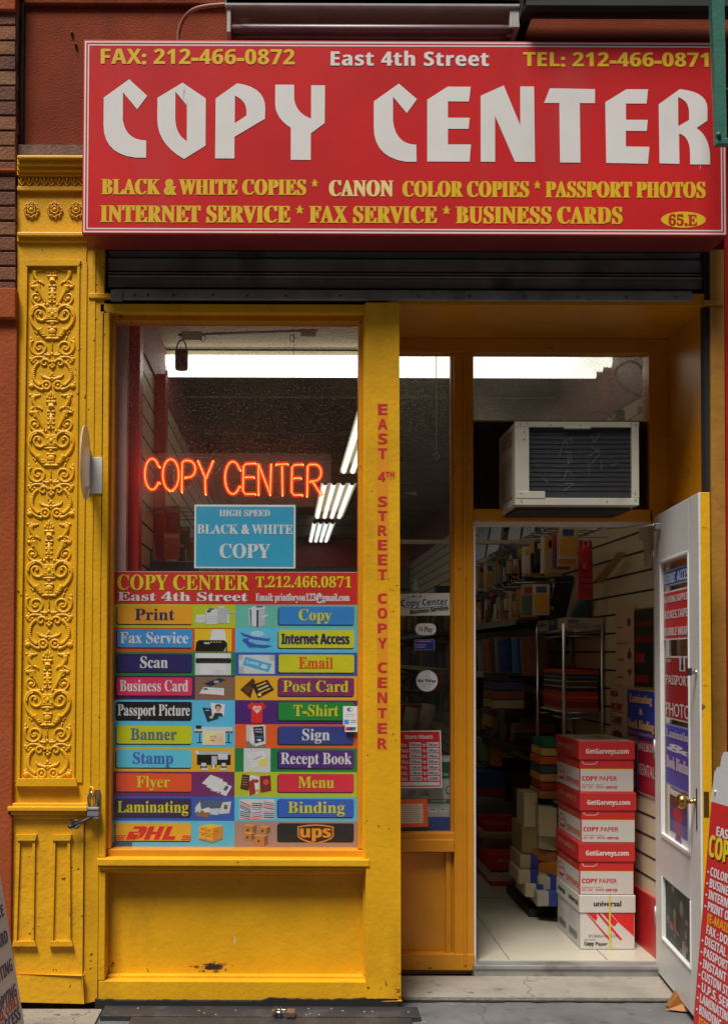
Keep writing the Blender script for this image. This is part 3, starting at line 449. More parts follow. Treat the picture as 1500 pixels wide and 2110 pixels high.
[0,52,112,6,58,50,58,114,60,124,56,118,50,104,16,50,22,88,18,92,13,98,11,106,10,106,0,36,0,36,10,42,10,48,11,53,13,57,18,58,25,58,37,2,37,2,50,60,143,87,143,87,50,108,50,108,37,87,37,87,25],
[0,53,112,52,80,119,73,121,31,121,28,84,38,86,50,87,71,84,87,76,98,62,101,44,100,32,96,22,91,14,84,8,76,4,67,0,58,-2,49,-2,36,-1,25,2,18,6,12,10,9,16,8,22,9,28,12,32,18,35,24,36,24,30,26,25,29,20,33,16,38,13,46,12,52,12,58,15,63,19,67,25,70,33,70,44,69,57,64,66,55,72,44,74,36,74,26,72,21,70,12,74,18,143,94,143,95,106,84,106],
[0,54,112,15,65,74,58,76,46,72,40,69,37,66,39,41,44,24,50,14,59,11,66,13,72,19,74,30,76,44,74,58,71,68,42,96,112,88,108,78,107,75,124,72,129,69,132,64,133,54,130,46,120,40,102,37,80,42,83,48,86,65,88,81,85,94,76,102,64,105,46,102,27,93,12,78,2,58,-2,44,0,32,6,22,14,15,28,10,45,9,66,10,82,12,97,17,110,23,122,31,132,41,138,52,144,66,145,78,144,86,142,94,138,98,134,102,123,100,117],
[0,55,112,11,34,121,26,118,22,111,21,101,9,101,10,143,105,143,105,133,50,0,33,0,86,121],
[0,56,112,16,70,126,66,130,62,132,56,133,48,132,43,127,40,120,39,111,40,102,44,94,51,89,60,84,67,89,71,94,74,102,74,116,36,72,78,88,68,98,60,104,50,106,38,102,21,92,8,76,0,54,-2,40,0,27,3,18,10,11,17,8,26,6,36,8,48,14,58,24,65,36,72,25,80,17,88,12,98,10,108,12,118,15,126,21,134,30,140,42,144,57,145,76,142,89,135,97,124,100,110,98,99,92,91,84,84,16,39,16,46,11,56,10,65,11,72,16,76,24,78,34,76,44,71,50,62,58,49,64,42,59,38,53,34,46,33,36,34,25],
[0,65,130,25,132,6,132,0,68,0,68,6,80,8,84,14,84,18,75,40,31,40,24,21,22,14,26,8,38,6,38,0,-2,0,-2,6,2,6,7,9,11,14,14,22,62,139,67,138,118,16,122,10,126,6,3,34,48,52,95,72,48],
[0,66,132,23,20,123,18,126,15,129,10,130,4,130,4,136,66,136,105,128,118,104,110,84,86,74,115,62,124,39,121,22,110,10,94,2,71,0,5,0,5,5,14,6,18,10,22,16,22,118,12,70,76,78,81,83,90,85,103,84,114,80,123,74,128,64,129,59,128,56,126,54,122,54,75,13,66,7,60,8,56,10,54,20,54,69,59,69,73,67,82,62,88,52,90,38,88,24,84,14,77,9],
[0,67,140,35,116,130,122,132,125,138,130,138,130,92,125,92,117,108,106,121,94,130,79,132,52,116,43,68,53,22,83,7,95,8,106,14,118,21,128,32,133,26,108,4,76,-3,58,-1,41,6,27,17,16,31,10,48,8,68,10,88,16,104,28,118,42,130,58,136,77,138,92,136,112,130],
[0,68,148,19,134,96,140,68,122,17,68,0,6,0,6,5,14,6,18,9,21,14,22,22,22,112,21,121,18,127,12,130,4,130,4,136,66,136,98,131,120,118,15,66,7,60,8,56,10,55,14,54,22,54,114,55,122,56,126,60,128,66,129,95,114,104,68,102,42,95,22,83,11],
[0,69,132,47,5,130,5,136,119,136,119,95,114,95,110,111,102,121,88,126,69,128,60,128,57,126,54,120,54,73,58,73,69,75,77,80,82,89,86,103,90,103,90,35,86,35,84,46,82,54,78,60,72,64,64,66,54,66,54,20,55,14,57,10,68,8,82,9,94,12,102,16,110,22,117,31,122,42,128,42,120,0,4,0,4,5,13,6,18,9,22,14,22,120,18,126,13,130],
[0,70,120,40,56,12,58,9,62,7,76,5,76,0,4,0,4,5,14,7,18,10,22,16,22,112,21,120,18,126,13,129,4,130,4,136,117,136,117,95,112,95,110,106,106,115,100,121,92,125,82,128,60,128,54,122,54,74,56,74,68,76,76,80,82,90,84,103,90,103,90,35,85,35,82,50,76,60,68,65,54,66,54,18],
[0,71,151,51,60,-1,42,6,28,16,17,30,10,48,8,68,10,88,17,105,28,119,42,130,58,136,76,138,93,137,113,130,118,130,123,134,125,138,130,138,130,92,125,92,120,103,114,113,106,121,98,127,89,130,80,132,52,116,44,68,46,40,54,20,66,8,82,4,92,5,98,8,101,14,102,21,102,38,101,46,98,50,92,53,82,54,82,59,149,59,149,54,141,54,136,51,134,46,133,38,133,8,106,0,80,-3],
[0,72,156,48,134,16,138,10,142,6,151,5,151,0,84,0,84,5,92,6,98,9,101,14,102,24,102,66,54,66,54,24,55,15,58,10,63,6,72,5,72,0,4,0,4,5,14,6,18,10,22,15,22,121,18,126,13,129,5,130,5,136,72,136,72,130,66,130,61,128,56,124,54,119,54,74,102,74,102,119,100,124,96,128,90,130,84,130,84,136,151,136,151,130,142,129,137,126,134,121],
[0,73,78,22,73,136,73,130,64,130,58,128,56,123,54,115,54,23,56,13,58,10,66,6,73,5,73,0,4,0,4,5,12,7,18,10,22,14,22,123,19,128,14,130,4,130,4,136],
[0,75,152,49,54,24,56,15,58,10,64,6,72,5,72,0,5,0,5,5,14,6,19,10,22,15,22,121,18,126,14,130,5,130,5,136,72,136,72,130,66,130,61,128,56,124,54,113,54,70,96,111,102,118,104,124,100,129,86,130,86,136,144,136,144,130,142,130,124,125,102,108,80,85,138,14,142,10,149,6,154,5,154,0,84,0,84,5,88,6,96,6,100,10,98,14,94,20,60,64,54,59],
[0,76,127,29,58,127,54,120,54,24,55,14,57,11,64,8,70,8,83,9,94,12,102,16,110,24,116,34,122,46,127,46,120,0,4,0,4,5,14,6,18,10,22,15,22,121,18,126,13,130,5,130,5,136,74,136,74,130,68,130,62,129],
[0,77,189,42,136,119,86,0,80,0,32,116,32,14,36,9,42,6,50,5,50,0,4,0,4,5,12,6,18,10,22,15,22,120,21,124,16,128,11,130,4,130,4,136,55,136,94,42,134,136,184,136,184,130,176,129,170,126,168,121,167,112,167,18,168,12,170,9,173,7,184,5,184,0,118,0,118,5,124,6,129,8,132,10,134,13,136,25],
[0,78,147,32,21,12,22,17,22,116,14,126,11,129,6,130,6,136,46,136,116,50,116,118,115,124,110,128,105,130,98,130,98,136,143,136,143,130,134,130,129,126,126,121,126,-3,120,-3,32,104,32,14,36,9,40,6,50,5,50,0,6,0,6,5,16,7,19,9],
[0,79,156,32,78,-3,92,-2,106,2,118,8,128,17,136,28,143,40,147,54,148,68,147,82,143,96,137,108,128,118,118,127,106,134,94,138,79,139,64,138,50,134,38,127,28,118,20,108,14,96,10,82,8,68,10,54,14,40,20,28,28,17,38,8,50,2,64,-2,12,113,68,110,96,104,116,92,128,78,132,52,116,43,68,46,40,53,20,64,8,79,4,104,20],
[0,80,124,28,109,72,94,64,72,61,54,61,54,24,55,15,58,10,63,6,72,5,72,0,4,0,4,5,14,6,18,10,22,15,22,121,18,126,13,129,5,130,5,136,64,136,86,134,100,131,109,126,116,118,120,110,122,99,118,84,13,86,112,82,121,75,126,64,128,60,128,56,126,54,123,54,68,60,68,72,70,81,75,86,84,87,98],
[0,82,141,31,94,66,128,15,134,8,138,6,143,5,143,0,101,0,60,63,54,63,54,24,55,15,58,10,63,6,72,5,72,0,4,0,4,5,14,6,18,10,22,15,22,121,18,126,13,129,5,130,5,136,64,136,91,134,110,127,120,116,124,100,116,79,12,54,70,54,115,55,122,56,126,60,128,67,128,84,122,90,100,88,86,84,77,74,72,60,70],
[0,83,116,66,15,99,16,110,20,120,26,128,34,134,44,138,55,139,62,138,68,138,89,132,94,134,96,139,101,139,101,95,96,95,92,106,88,114,81,122,74,128,66,131,58,132,48,131,42,127,37,121,36,113,37,106,41,100,48,95,56,90,76,81,86,76,94,70,100,63,104,56,106,48,107,40,106,28,101,17,94,8,84,2,72,-2,57,-3,52,-3,47,-2,42,-2,33,2,22,3,20,2,18,-3,13,-3,13,47,18,47,24,28,33,15,44,7,58,4,69,6,76,10,82,18,83,26,79,38,67,48,48,57,34,66,23,75,17,86],
[0,84,126,25,44,129,30,127,20,120,12,110,8,94,3,94,3,136,122,136,122,94,117,94,106,120,80,129,78,129,78,24,80,14,82,9,88,6,98,5,98,0,28,0,28,5,36,6,42,9,46,15,46,129],
[0,85,146,39,82,6,108,17,117,48,117,112,116,121,113,126,108,129,98,130,98,136,141,136,141,130,134,128,129,126,126,120,126,54,122,28,113,10,97,0,74,-4,50,0,34,8,25,24,22,46,22,113,21,121,18,126,13,129,4,130,4,136,72,136,72,130,65,130,60,128,55,124,54,119,54,42,56,26,60,16,69,9],
[0,86,128,28,104,126,102,128,96,130,89,130,89,136,132,136,132,130,126,130,122,128,118,122,114,114,68,-4,63,-4,13,114,10,120,6,125,2,128,-4,130,-4,136,63,136,63,130,55,130,46,126,46,118,48,112,77,42,104,112,106,122],
[0,87,182,44,186,136,186,130,180,129,177,126,174,120,171,113,133,-3,128,-3,94,92,56,-3,51,-3,10,117,7,123,4,127,1,130,-4,130,-4,136,54,136,54,130,48,130,44,128,42,126,42,118,44,111,66,46,90,105,85,119,80,128,75,130,68,130,68,136,131,136,131,130,120,128,117,122,118,120,141,50,163,116,164,121,162,126,160,128,156,130,150,130,150,136],
[0,88,140,49,113,120,106,111,84,79,123,17,126,12,130,8,134,6,138,5,138,0,71,0,71,5,83,7,86,12,86,17,82,24,62,54,41,24,38,18,37,14,40,8,52,5,52,0,4,0,4,5,16,9,27,20,58,62,23,115,18,122,10,130,4,130,4,136,72,136,72,130,68,130,60,129,56,124,60,116,79,86,96,111,100,118,101,123,98,128,87,130,87,136,136,136,136,130,127,130,120,126],
[0,89,127,37,14,115,8,124,4,128,-4,130,-4,136,62,136,62,130,54,130,47,126,46,124,47,120,74,67,99,109,102,116,104,122,100,128,88,130,88,136,131,136,131,130,126,129,122,126,118,122,114,116,80,60,80,15,84,10,89,6,98,5,98,0,30,0,30,5,39,6,44,10,47,15,48,24,48,53],
[0,97,102,9,45,10,38,14,35,25,41,42,59,50,59,19,56,15,52,12,48,10,44,19,-1,12,4,8,10,6,19,9,31,19,40,36,49,59,56,59,72,58,79,56,84,51,87,44,88,34,86,31,82,36,72,36,64,32,60,28,58,23,57,18,58,14,60,10,65,10,70,11,77,14,83,20,88,28,92,38,94,48,95,66,93,78,87,85,77,87,62,87,18,88,12,96,12,98,8,88,0,76,-3,64,0,60,10,45,0,28,-2],
[0,98,108,26,92,82,97,73,100,62,102,50,100,35,96,22,90,12,80,4,70,-2,57,-3,44,0,31,8,16,-4,13,-4,13,116,12,124,11,128,8,130,2,131,2,136,41,136,41,83,52,92,66,95,76,94,84,89,14,69,74,63,81,55,84,46,80,43,76,41,72,41,20,44,8,54,4,64,7,69,14,72,28,73,48,72,64],
[0,99,88,36,40,94,52,95,65,94,74,89,80,82,82,73,82,68,80,64,76,62,70,61,62,64,58,74,59,81,56,86,50,88,38,80,34,56,36,36,41,22,50,14,61,12,71,14,81,22,85,18,68,2,46,-3,36,-2,26,3,18,10,11,20,7,32,6,44,8,58,12,70,19,80,28,88],
[0,100,110,30,59,130,52,131,52,136,95,136,95,22,96,16,96,12,105,8,105,3,88,2,66,-3,66,12,56,0,42,-3,32,-2,23,3,16,10,10,20,7,31,6,44,7,58,10,70,16,81,24,88,34,93,44,95,56,92,66,84,66,124,63,128,16,62,80,57,83,52,84,44,82,39,74,36,62,35,46,36,29,38,18,44,10,51,8,60,12,64,17,66,22,66,72,65,76],
[0,101,90,8,60,75,58,82,54,87,48,88,38,82,34,60,34,57,60,57,25,36,94,47,95,62,92,74,84,82,70,84,52,84,50,35,50,41,22,60,12,70,16,80,26,85,22,68,3,46,-3,35,-2,25,3,17,10,11,20,7,32,6,47,7,60,11,72,18,82,26,88],
[0,102,64,42,5,82,5,92,16,92,16,105,18,119,25,130,36,136,52,138,63,137,72,132,76,126,78,119,78,114,75,109,72,106,62,106,58,108,56,112,55,116,56,120,59,129,58,131,54,132,48,131,46,128,44,123,44,92,60,92,60,82,44,82,44,20,45,12,47,8,52,6,60,5,60,0,4,0,4,5,9,6,12,6,16,14,16,82],
[0,103,98,12,74,-12,69,-10,29,-10,24,-16,22,-22,24,-26,28,-31,36,-34,48,-34,70,-31,78,-20,78,-15,48,94,80,80,80,85,70,87,60,86,52,82,45,77,39,70,34,51,30,38,30,34,28,31,25,30,21,33,16,42,14,66,14,77,12,85,8,90,4,93,-2,94,-11,91,-24,81,-34,65,-40,44,-42,26,-40,14,-36,6,-30,4,-22,8,-14,20,-8,10,0,7,9,8,16,12,22,20,28,30,33,12,45,6,63,8,72,12,80,18,86,26,91,36,94,47,95,58,94,70,90,94,90,15,34,74,34,52,37,44,41,38,47,37,53,38,56,44,58,52,60,63,58,74,56,82,53,87,47,88,41,87,37,82],
[0,104,114,37,10,130,6,131,6,136,44,136,44,80,56,91,72,95,92,87,98,63,98,16,100,8,104,6,108,5,108,0,60,0,60,5,62,5,68,8,70,16,70,72,68,77,66,80,60,81,52,78,44,70,44,12,46,8,49,6,54,5,54,0,6,0,6,5,10,6,14,8,16,16,16,119,14,128],
[0,105,59,15,54,5,54,0,6,0,6,5,10,6,14,8,16,16,16,75,14,85,6,88,6,92,44,92,44,12,46,8,49,6,16,44,128,45,123,44,117,40,112,36,109,30,108,24,109,20,112,16,117,15,123,16,128,20,134,24,137,30,138,36,137,40,134],
[0,107,107,38,66,62,103,10,107,6,112,5,112,0,63,0,63,5,70,6,71,10,69,14,48,44,44,40,44,12,46,8,49,6,54,5,54,0,5,0,5,5,10,6,14,8,16,16,16,118,14,128,11,130,6,131,6,136,44,136,44,50,72,78,72,83,70,86,61,88,61,92,103,92,103,88,92,84,82,78],
[0,108,60,16,46,8,49,6,54,5,54,0,6,0,6,5,10,6,14,8,16,16,16,118,14,128,11,130,6,131,6,136,44,136,44,12],
[0,109,165,57,117,6,120,8,122,12,122,72,120,77,118,80,112,81,104,78,96,70,96,16,98,8,102,6,106,5,106,0,60,0,60,5,64,6,67,8,69,16,69,64,68,72,67,76,64,80,60,81,51,78,44,70,44,12,46,8,48,6,53,5,53,0,6,0,6,5,10,6,14,8,16,16,16,76,14,84,6,88,6,92,44,92,44,79,56,91,70,95,87,90,96,78,108,90,124,95,144,87,150,63,150,12,152,8,155,6,160,5,160,0,112,0,112,5],
[0,110,114,36,108,0,60,0,60,5,62,5,68,8,70,16,70,72,68,77,66,80,60,81,52,78,44,70,44,12,46,8,49,6,54,5,54,0,6,0,6,5,10,6,14,8,16,16,16,76,14,84,6,88,6,92,44,92,44,80,56,91,72,95,92,87,98,63,98,16,100,8,104,6,108,5],
[0,111,100,24,7,32,6,46,7,59,11,71,18,81,27,88,38,93,50,95,62,94,73,88,82,81,88,72,93,60,94,46,93,32,88,20,82,10,73,3,62,-2,50,-3,38,-2,27,4,18,11,11,21,19,43,87,38,80,36,68,35,46,35,34,36,24,36,17,38,12,43,6,50,4,58,6,62,12,64,17,64,24,66,46,64,68,62,80,57,87,50,89],
[0,112,110,36,45,-30,47,-33,50,-35,54,-36,59,-36,59,-42,5,-42,5,-37,12,-35,14,-33,16,-26,16,72,15,80,14,84,11,86,6,88,6,92,42,92,42,78,54,91,68,95,78,94,87,89,94,82,100,72,103,60,104,48,103,34,100,22,94,11,86,4,78,-2,68,-3,54,0,44,10,44,-17,13,58,8,50,12,44,20,44,70,51,80,59,83,67,80,72,74,74,62,75,46,74,30,71,18,66,10],
[0,114,86,38,16,16,16,75,15,82,14,85,6,88,6,92,44,92,44,75,49,84,56,90,62,94,70,95,77,94,82,90,85,86,86,79,86,74,83,70,79,67,74,66,66,68,64,72,60,76,56,78,52,76,48,72,46,66,44,57,44,16,45,11,48,8,52,6,59,5,59,0,6,0,6,5,10,6,14,8],
[0,115,86,52,66,92,68,95,72,95,72,66,68,66,64,76,58,82,52,87,44,88,39,88,34,85,32,82,31,77,32,73,34,69,38,66,44,63,66,51,72,45,76,38,76,28,74,16,68,6,58,-1,45,-3,36,-2,26,2,18,2,15,-2,10,-2,10,32,16,32,20,20,26,12,34,6,42,4,53,8,56,12,57,18,54,25,46,31,32,38,22,44,16,50,12,58,11,66,13,77,20,86,29,93,42,95,46,95,59,92],
[0,116,68,26,14,21,14,83,6,83,6,89,17,100,26,110,34,118,38,126,43,126,43,92,62,92,62,83,43,83,43,24,44,19,44,15,46,13,50,12,56,14,62,22,66,20,54,3,37,-3,26,-2,20,3,16,10],
[0,117,112,34,42,22,43,18,45,14,52,10,61,13,68,20,68,80,66,84,62,86,56,88,56,92,96,92,96,21,97,15,98,12,102,10,107,9,107,4,89,2,68,-3,68,12,62,6,56,1,48,-2,39,-3,27,-1,20,5,15,15,14,29,14,74,12,84,4,88,4,92,42,92],
[0,118,91,24,4,86,-1,88,-1,92,49,92,49,88,46,88,40,86,38,82,39,80,55,36,70,75,72,81,69,86,60,88,60,92,91,92,91,88,86,86,82,83,78,72,48,-3,42,-3,12,74,9,80],
[0,120,95,42,42,81,44,78,54,61,66,76,69,80,70,83,68,86,60,88,60,92,92,92,92,88,84,84,76,76,59,55,87,11,90,6,95,4,95,0,46,0,46,5,50,5,55,9,52,18,41,34,26,14,25,10,28,6,35,4,35,0,2,0,2,4,10,8,18,17,36,40,13,78,7,85,1,88,1,92,50,92,50,88,44,86,42,84],
[0,121,90,45,16,-12,19,-14,22,-18,23,-28,26,-30,30,-28,34,-22,36,-18,40,-8,42,-2,11,74,8,82,2,87,-2,88,-2,92,48,92,48,88,40,86,38,82,40,76,55,36,68,72,71,82,68,86,60,88,60,92,89,92,89,88,82,84,77,72,48,-7,44,-20,38,-28,34,-35,28,-39,22,-41,16,-42,8,-40,3,-37,-1,-32,-2,-25,-1,-20,2,-16,6,-13,10,-12],
]
GLYPHS = {}
for row in GLYPH_DATA:
    lps = []; i = 3
    while i < len(row):
        n = row[i]; lps.append([Vector((row[i + 1 + 2 * k], row[i + 2 + 2 * k], 0)) for k in range(n)]); i += 1 + 2 * n
    GLYPHS['SBRPIK'[row[0]] + chr(row[1])] = (row[2], lps)
_st = [Vector((42 + r * math.sin(a * math.pi / 5), 105 + r * math.cos(a * math.pi / 5), 0)) for a, r in [(k, 40 if k % 2 == 0 else 13) for k in range(10)]]
GLYPHS['P*'] = (84, [_st])
_tess = {}
def _inside(p, l):
    c = False
    for i in range(len(l)):
        u, v = l[i - 1], l[i]
        if (u.y > p.y) != (v.y > p.y) and p.x < (v.x - u.x) * (p.y - u.y) / (v.y - u.y) + u.x: c = not c
    return c
def glyph(k):
    if k not in _tess:
        adv, lps = GLYPHS[k]
        outer = [l for l in lps if sum(_inside(l[0], m) for m in lps if m is not l) % 2 == 0]
        pts = []; tris = []
        for o in outer:                # each outer contour with the holes that lie in it
            grp = [o] + [l for l in lps if l not in outer and _inside(l[0], o)]
            n = len(pts); tris += [[i + n for i in t] for t in tessellate_polygon(grp)]; pts += [p for l in grp for p in l]
        _tess[k] = (adv, pts, tris)
    return _tess[k]
CAPH = {'S': 135.5, 'B': 143.0, 'R': 137.0, 'I': 143.0, 'K': 135.0}
def text(mb, fr, s, st, a0, a1, bc, bb, L=3.0, m=None, fat=0.0, track=0.0, rot=0.0, only=None):
    """One line of lettering from a0 to a1, capital tops at bc, baseline at bb (sheet units); rot = rise of the line per unit run."""
    pen = 0.0; items = []; wi = 0
    for ch in s:
        if ch == ' ': pen += 52 + track / 2; wi += 1; continue
        k = st + ch
        if k not in GLYPHS: k = 'P' + ch if ('P' + ch in GLYPHS and st != 'R') else 'R' + ch
        if k not in GLYPHS: continue
        adv, pts, tris = glyph(k)
        items.append((pen, pts, tris, wi)); pen += adv + track / 2
    lo = min(p0 + q.x for p0, pts, _, _ in items for q in pts); hi = max(p0 + q.x for p0, pts, _, _ in items for q in pts)
    sx = (a1 - a0 - 2 * fat) / (hi - lo); sy = (bb - bc) / CAPH[st]
    offs = [(0, 0)] if fat == 0 else [(-fat, 0), (fat, 0.6), (0, 1.2)]
    for dx, dl in offs:
        for p0, pts, tris, wi in items:
            if only is not None and wi != only: continue
            vs = []
            for q in pts:
                a = a0 + fat + dx + (p0 + q.x - lo) * sx
                vs.append(fr(a, bb - q.y * sy - rot * (a - a0), L + dl))
            mb.add(vs, tris, m)
    return mb
# ================================================================== materials of the place
YEL = (0.73, 0.378, 0.008)
M_yel = mat('yellow_gloss_paint', YEL, 0.46, 0.10, 4, 0.2, 45, spec=0.35, grime=0.5, gcol=(0.25, 0.11, 0.012), gscale=3.2, streak=2.5, chips=.55)
M_yel_worn = mat('yellow_worn_paint', YEL, 0.45, 0.08, 5, 0.35, 38, grime=0.55, gcol=(0.22, 0.10, 0.015), gscale=6, chips=1.2)
M_iron = mat('yellow_painted_iron', (0.75, 0.392, 0.008), 0.4, 0.06, 6, 0.15, 90, grime=0.3, gcol=(0.30, 0.13, 0.015), gscale=5, chips=.8)
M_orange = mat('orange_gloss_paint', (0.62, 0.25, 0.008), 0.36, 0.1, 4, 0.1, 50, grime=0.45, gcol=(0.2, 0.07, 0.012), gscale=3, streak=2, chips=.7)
M_stucco = mat('red_stucco', (0.22, 0.047, 0.022), 0.9, 0.25, 3, 0.4, 140, spec=0.12, grime=0.7, gcol=(0.07, 0.02, 0.013), gscale=2.5)
M_stone = mat('painted_orange_stone', (0.34, 0.075, 0.024), 0.8, 0.15, 3, 0.3, 60, spec=0.15, grime=0.35, gcol=(0.40, 0.19, 0.08), gscale=2)
M_black = mat('black_shadow_gap', (0.012, 0.010, 0.009), 0.8, 0)
M_dark = mat('dark_timber', (0.03, 0.022, 0.018), 0.7, 0.2)
M_conc = mat('concrete_slab', (0.29, 0.26, 0.21), 0.85, 0.2, 5, 0.5, 70, grime=0.95, gcol=(0.08, 0.07, 0.055), gscale=5)
M_walk = mat('grey_sidewalk', (0.125, 0.125, 0.125), 0.85, 0.25, 4, 0.5, 70, grime=0.95, gcol=(0.045, 0.045, 0.043), gscale=6)
M_plate = mat('dark_hatch_steel', (0.055, 0.058, 0.068), 0.5, 0.25, 6, 0.3, 40, metal=0.5, grime=0.7, gcol=(0.16, 0.15, 0.14), gscale=6)
M_steel = mat('dull_galvanised_steel', (0.36, 0.36, 0.36), 0.5, 0.2, 8, 0.1, 50, metal=0.6, grime=0.8, gcol=(0.06, 0.045, 0.035), gscale=7)
M_shut = mat('sooty_shutter_steel', (0.26, 0.24, 0.235), 0.55, 0.25, 5, 0.1, 60, metal=0.4, grime=0.8, gcol=(0.03, 0.025, 0.02), gscale=4)
M_white = mat('white_door_paint', (0.74, 0.74, 0.72), 0.4, 0.05, 5, 0.1, 40, grime=0.5, gcol=(0.36, 0.33, 0.27), gscale=3, streak=2)
M_cream = mat('cream_slatwall', (0.70, 0.60, 0.40), 0.5, 0.05, 3, grime=0.3, gcol=(0.35, 0.28, 0.16))
M_slot = mat('slat_groove', (0.02, 0.016, 0.014), 0.8, 0)
M_redp = mat('red_gloss_post', (0.52, 0.022, 0.02), 0.35, 0.1)
M_chrome = mat('chrome_wire', (0.6, 0.6, 0.6), 0.25, 0, metal=1.0)
M_brass = mat('old_brass', (0.58, 0.36, 0.10), 0.28, 0.15, 20, metal=1.0)
M_rust = mat('rusty_iron', (0.13, 0.07, 0.04), 0.7, 0.4, 30, 0.3, 80)
M_blk = mat('black_plastic', (0.015, 0.015, 0.017), 0.35, 0)
M_card = mat('brown_cardboard', (0.34, 0.21, 0.11), 0.75, 0.1)
M_paper = mat('white_paper', (0.62, 0.61, 0.57), 0.7, 0.04)
M_crm = mat('cream_card', (0.50, 0.44, 0.30), 0.7, 0.06)
GL = glass('window_glass', 0.02, tint=(0.99, 0.995, 0.99), speck=0.45)
GL3 = glass('side_glass', 0.035, speck=0.4)
GL2 = glass('dusty_glass', 0.17, tint=(0.9, 0.93, 0.92), speck=0.22)

YD = 0.52                               # plane of the recessed door front
XL, XR, YB, ZC, ZF = -0.66, 1.745, 11.5, 3.12, 0.065

# ================================================================== the setting
mb = MB()
mb.box(-60, 60, -3.6, 0.6, -0.3, 0, M_walk)
struct(mb, 'sidewalk')
mb = MB(); mb.box(-60, 60, -13.2, -3.6, -0.5, -0.13, mat('street_asphalt', (.05, .05, .052), .9, .3, 6))
struct(mb, 'road')
mb = MB(); mb.box(-60, 60, -17.2, -13.2, -0.5, 0, M_walk)
struct(mb, 'far_sidewalk')
mb = MB(); mb.box(P(-40, 2090, 0).x - 1.5, P(213, 2090, 0).x, -1.35, -0.03, -0.05, 0.012, M_conc)
struct(mb, 'concrete_paving')
mb = MB(); mb.box(P(828, 2040, .15).x, P(1475, 2040, .15).x, 0.14, 0.47, -0.05, 0.016, M_conc)
struct(mb, 'door_step')
# old stains and gum spots trodden into the pavement
random.seed(31); mb = MB(); St = [mat('stain_tone_%d' % k, c, .85, .3, 25) for k, c in enumerate([(.20, .18, .14), (.15, .13, .10), (.085, .085, .082), (.165, .163, .155)])]
for zz, x0, x1, y0, y1, n in ((.0166, P(828, 2040, .15).x, P(1475, 2040, .15).x, .15, .46, 30), (.0006, P(850, 2090, 0).x, P(1480, 2090, 0).x, -.45, .11, 34), (.0126, P(40, 2090, 0).x, P(213, 2090, 0).x, -.4, -.06, 12)):
    gf = Fr((0, 0, zz), (1, 0, 0), (0, 1, 0), (0, 0, 1))
    for k in range(n):
        cx, cy = random.uniform(x0, x1), random.uniform(y0, y1); r = random.choice([.0025, .003, .004, .006, .010]) * random.uniform(.6, 1.3); a0 = random.random() * 6
        shape(mb, gf, [(cx + 1.7 * r * (1 + .35 * math.sin(3 * t + a0)) * math.cos(t), cy + r * (1 + .35 * math.sin(2 * t + a0)) * math.sin(t)) for t in [j * .4488 for j in range(14)]], .02 * k, random.choice(St[:2] if zz > .01 else St[2:]))
    for k in range(2):
        cx = random.uniform(x0, x1); pts = [(cx, y0)]
        while pts[-1][1] < y1: pts.append((max(x0, min(x1, pts[-1][0] + random.uniform(-.02, .02))), pts[-1][1] + random.uniform(.01, .03)))
        line(mb, gf, pts, .0018, 2, St[2])
o = mb.build('pavement_stain'); o['kind'] = 'structure'
# a jagged crack between step and sidewalk
mb = MB(); x = P(828, 2040, .15).x; pts = []; random.seed(4)
while x < P(1478, 2040, .15).x: pts.append((x, 0.125 + random.uniform(-.007, .007), 0.002)); x += 0.03
for a, b in zip(pts, pts[1:]): mb.add([(a[0], a[1] - .008, .004), (b[0], b[1] - .008, .004), (b[0], b[1] + .02, .004), (a[0], a[1] + .02, .004)], [(0, 1, 2, 3)], M_black)
struct(mb, 'pavement_crack')
# shop floor of pale vinyl tiles
M_floor = mat('pale_vinyl_tile', (0.52, 0.48, 0.38), 0.35, 0.07, 3, grime=0.35, gcol=(0.3, 0.26, 0.19), gscale=2)
mb = MB(); mb.box(XL - .1, XR + .05, 0.56, YB, -0.06, ZF, M_floor)
for k in range(-2, 6):
    xx = 0.13 + k * 0.457
    if XL < xx < XR: mb.box(xx - .0015, xx + .0015, 0.57, 6, ZF, ZF + .0008, M_slot)
mb.box(XL, XR, 1.95, 1.953, ZF, ZF + .0009, M_slot)
struct(mb, 'shop_floor')
mb = MB(); mb.box(P(976, 1990, YD - .04).x, XR, 0.47, 0.60, -0.02, ZF - .004, M_steel)
mb.box(P(976, 1990, YD - .04).x, XR, 0.463, 0.475, ZF - .018, ZF + .002, M_steel)
o = single(mb, 'threshold', 'worn grey metal threshold under the open doorway', 'threshold', bevel=.004)
# ceiling: lamplit front and dim depth are put into the two colours
M_ceil = mat('dim_ceiling_tone', (0.15, 0.14, 0.085), 0.8, 0.25, 2, 0.3, 90)
mb = MB(); mb.box(XL - .2, XR + .2, 0.295, 1.25, ZC, ZC + .1, mat('lit_ceiling_tone', (0.50, 0.40, 0.25), .7, .08))
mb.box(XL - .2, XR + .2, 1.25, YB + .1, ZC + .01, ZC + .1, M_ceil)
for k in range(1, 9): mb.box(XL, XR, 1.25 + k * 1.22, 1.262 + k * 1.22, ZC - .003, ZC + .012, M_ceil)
struct(mb, 'shop_ceiling')

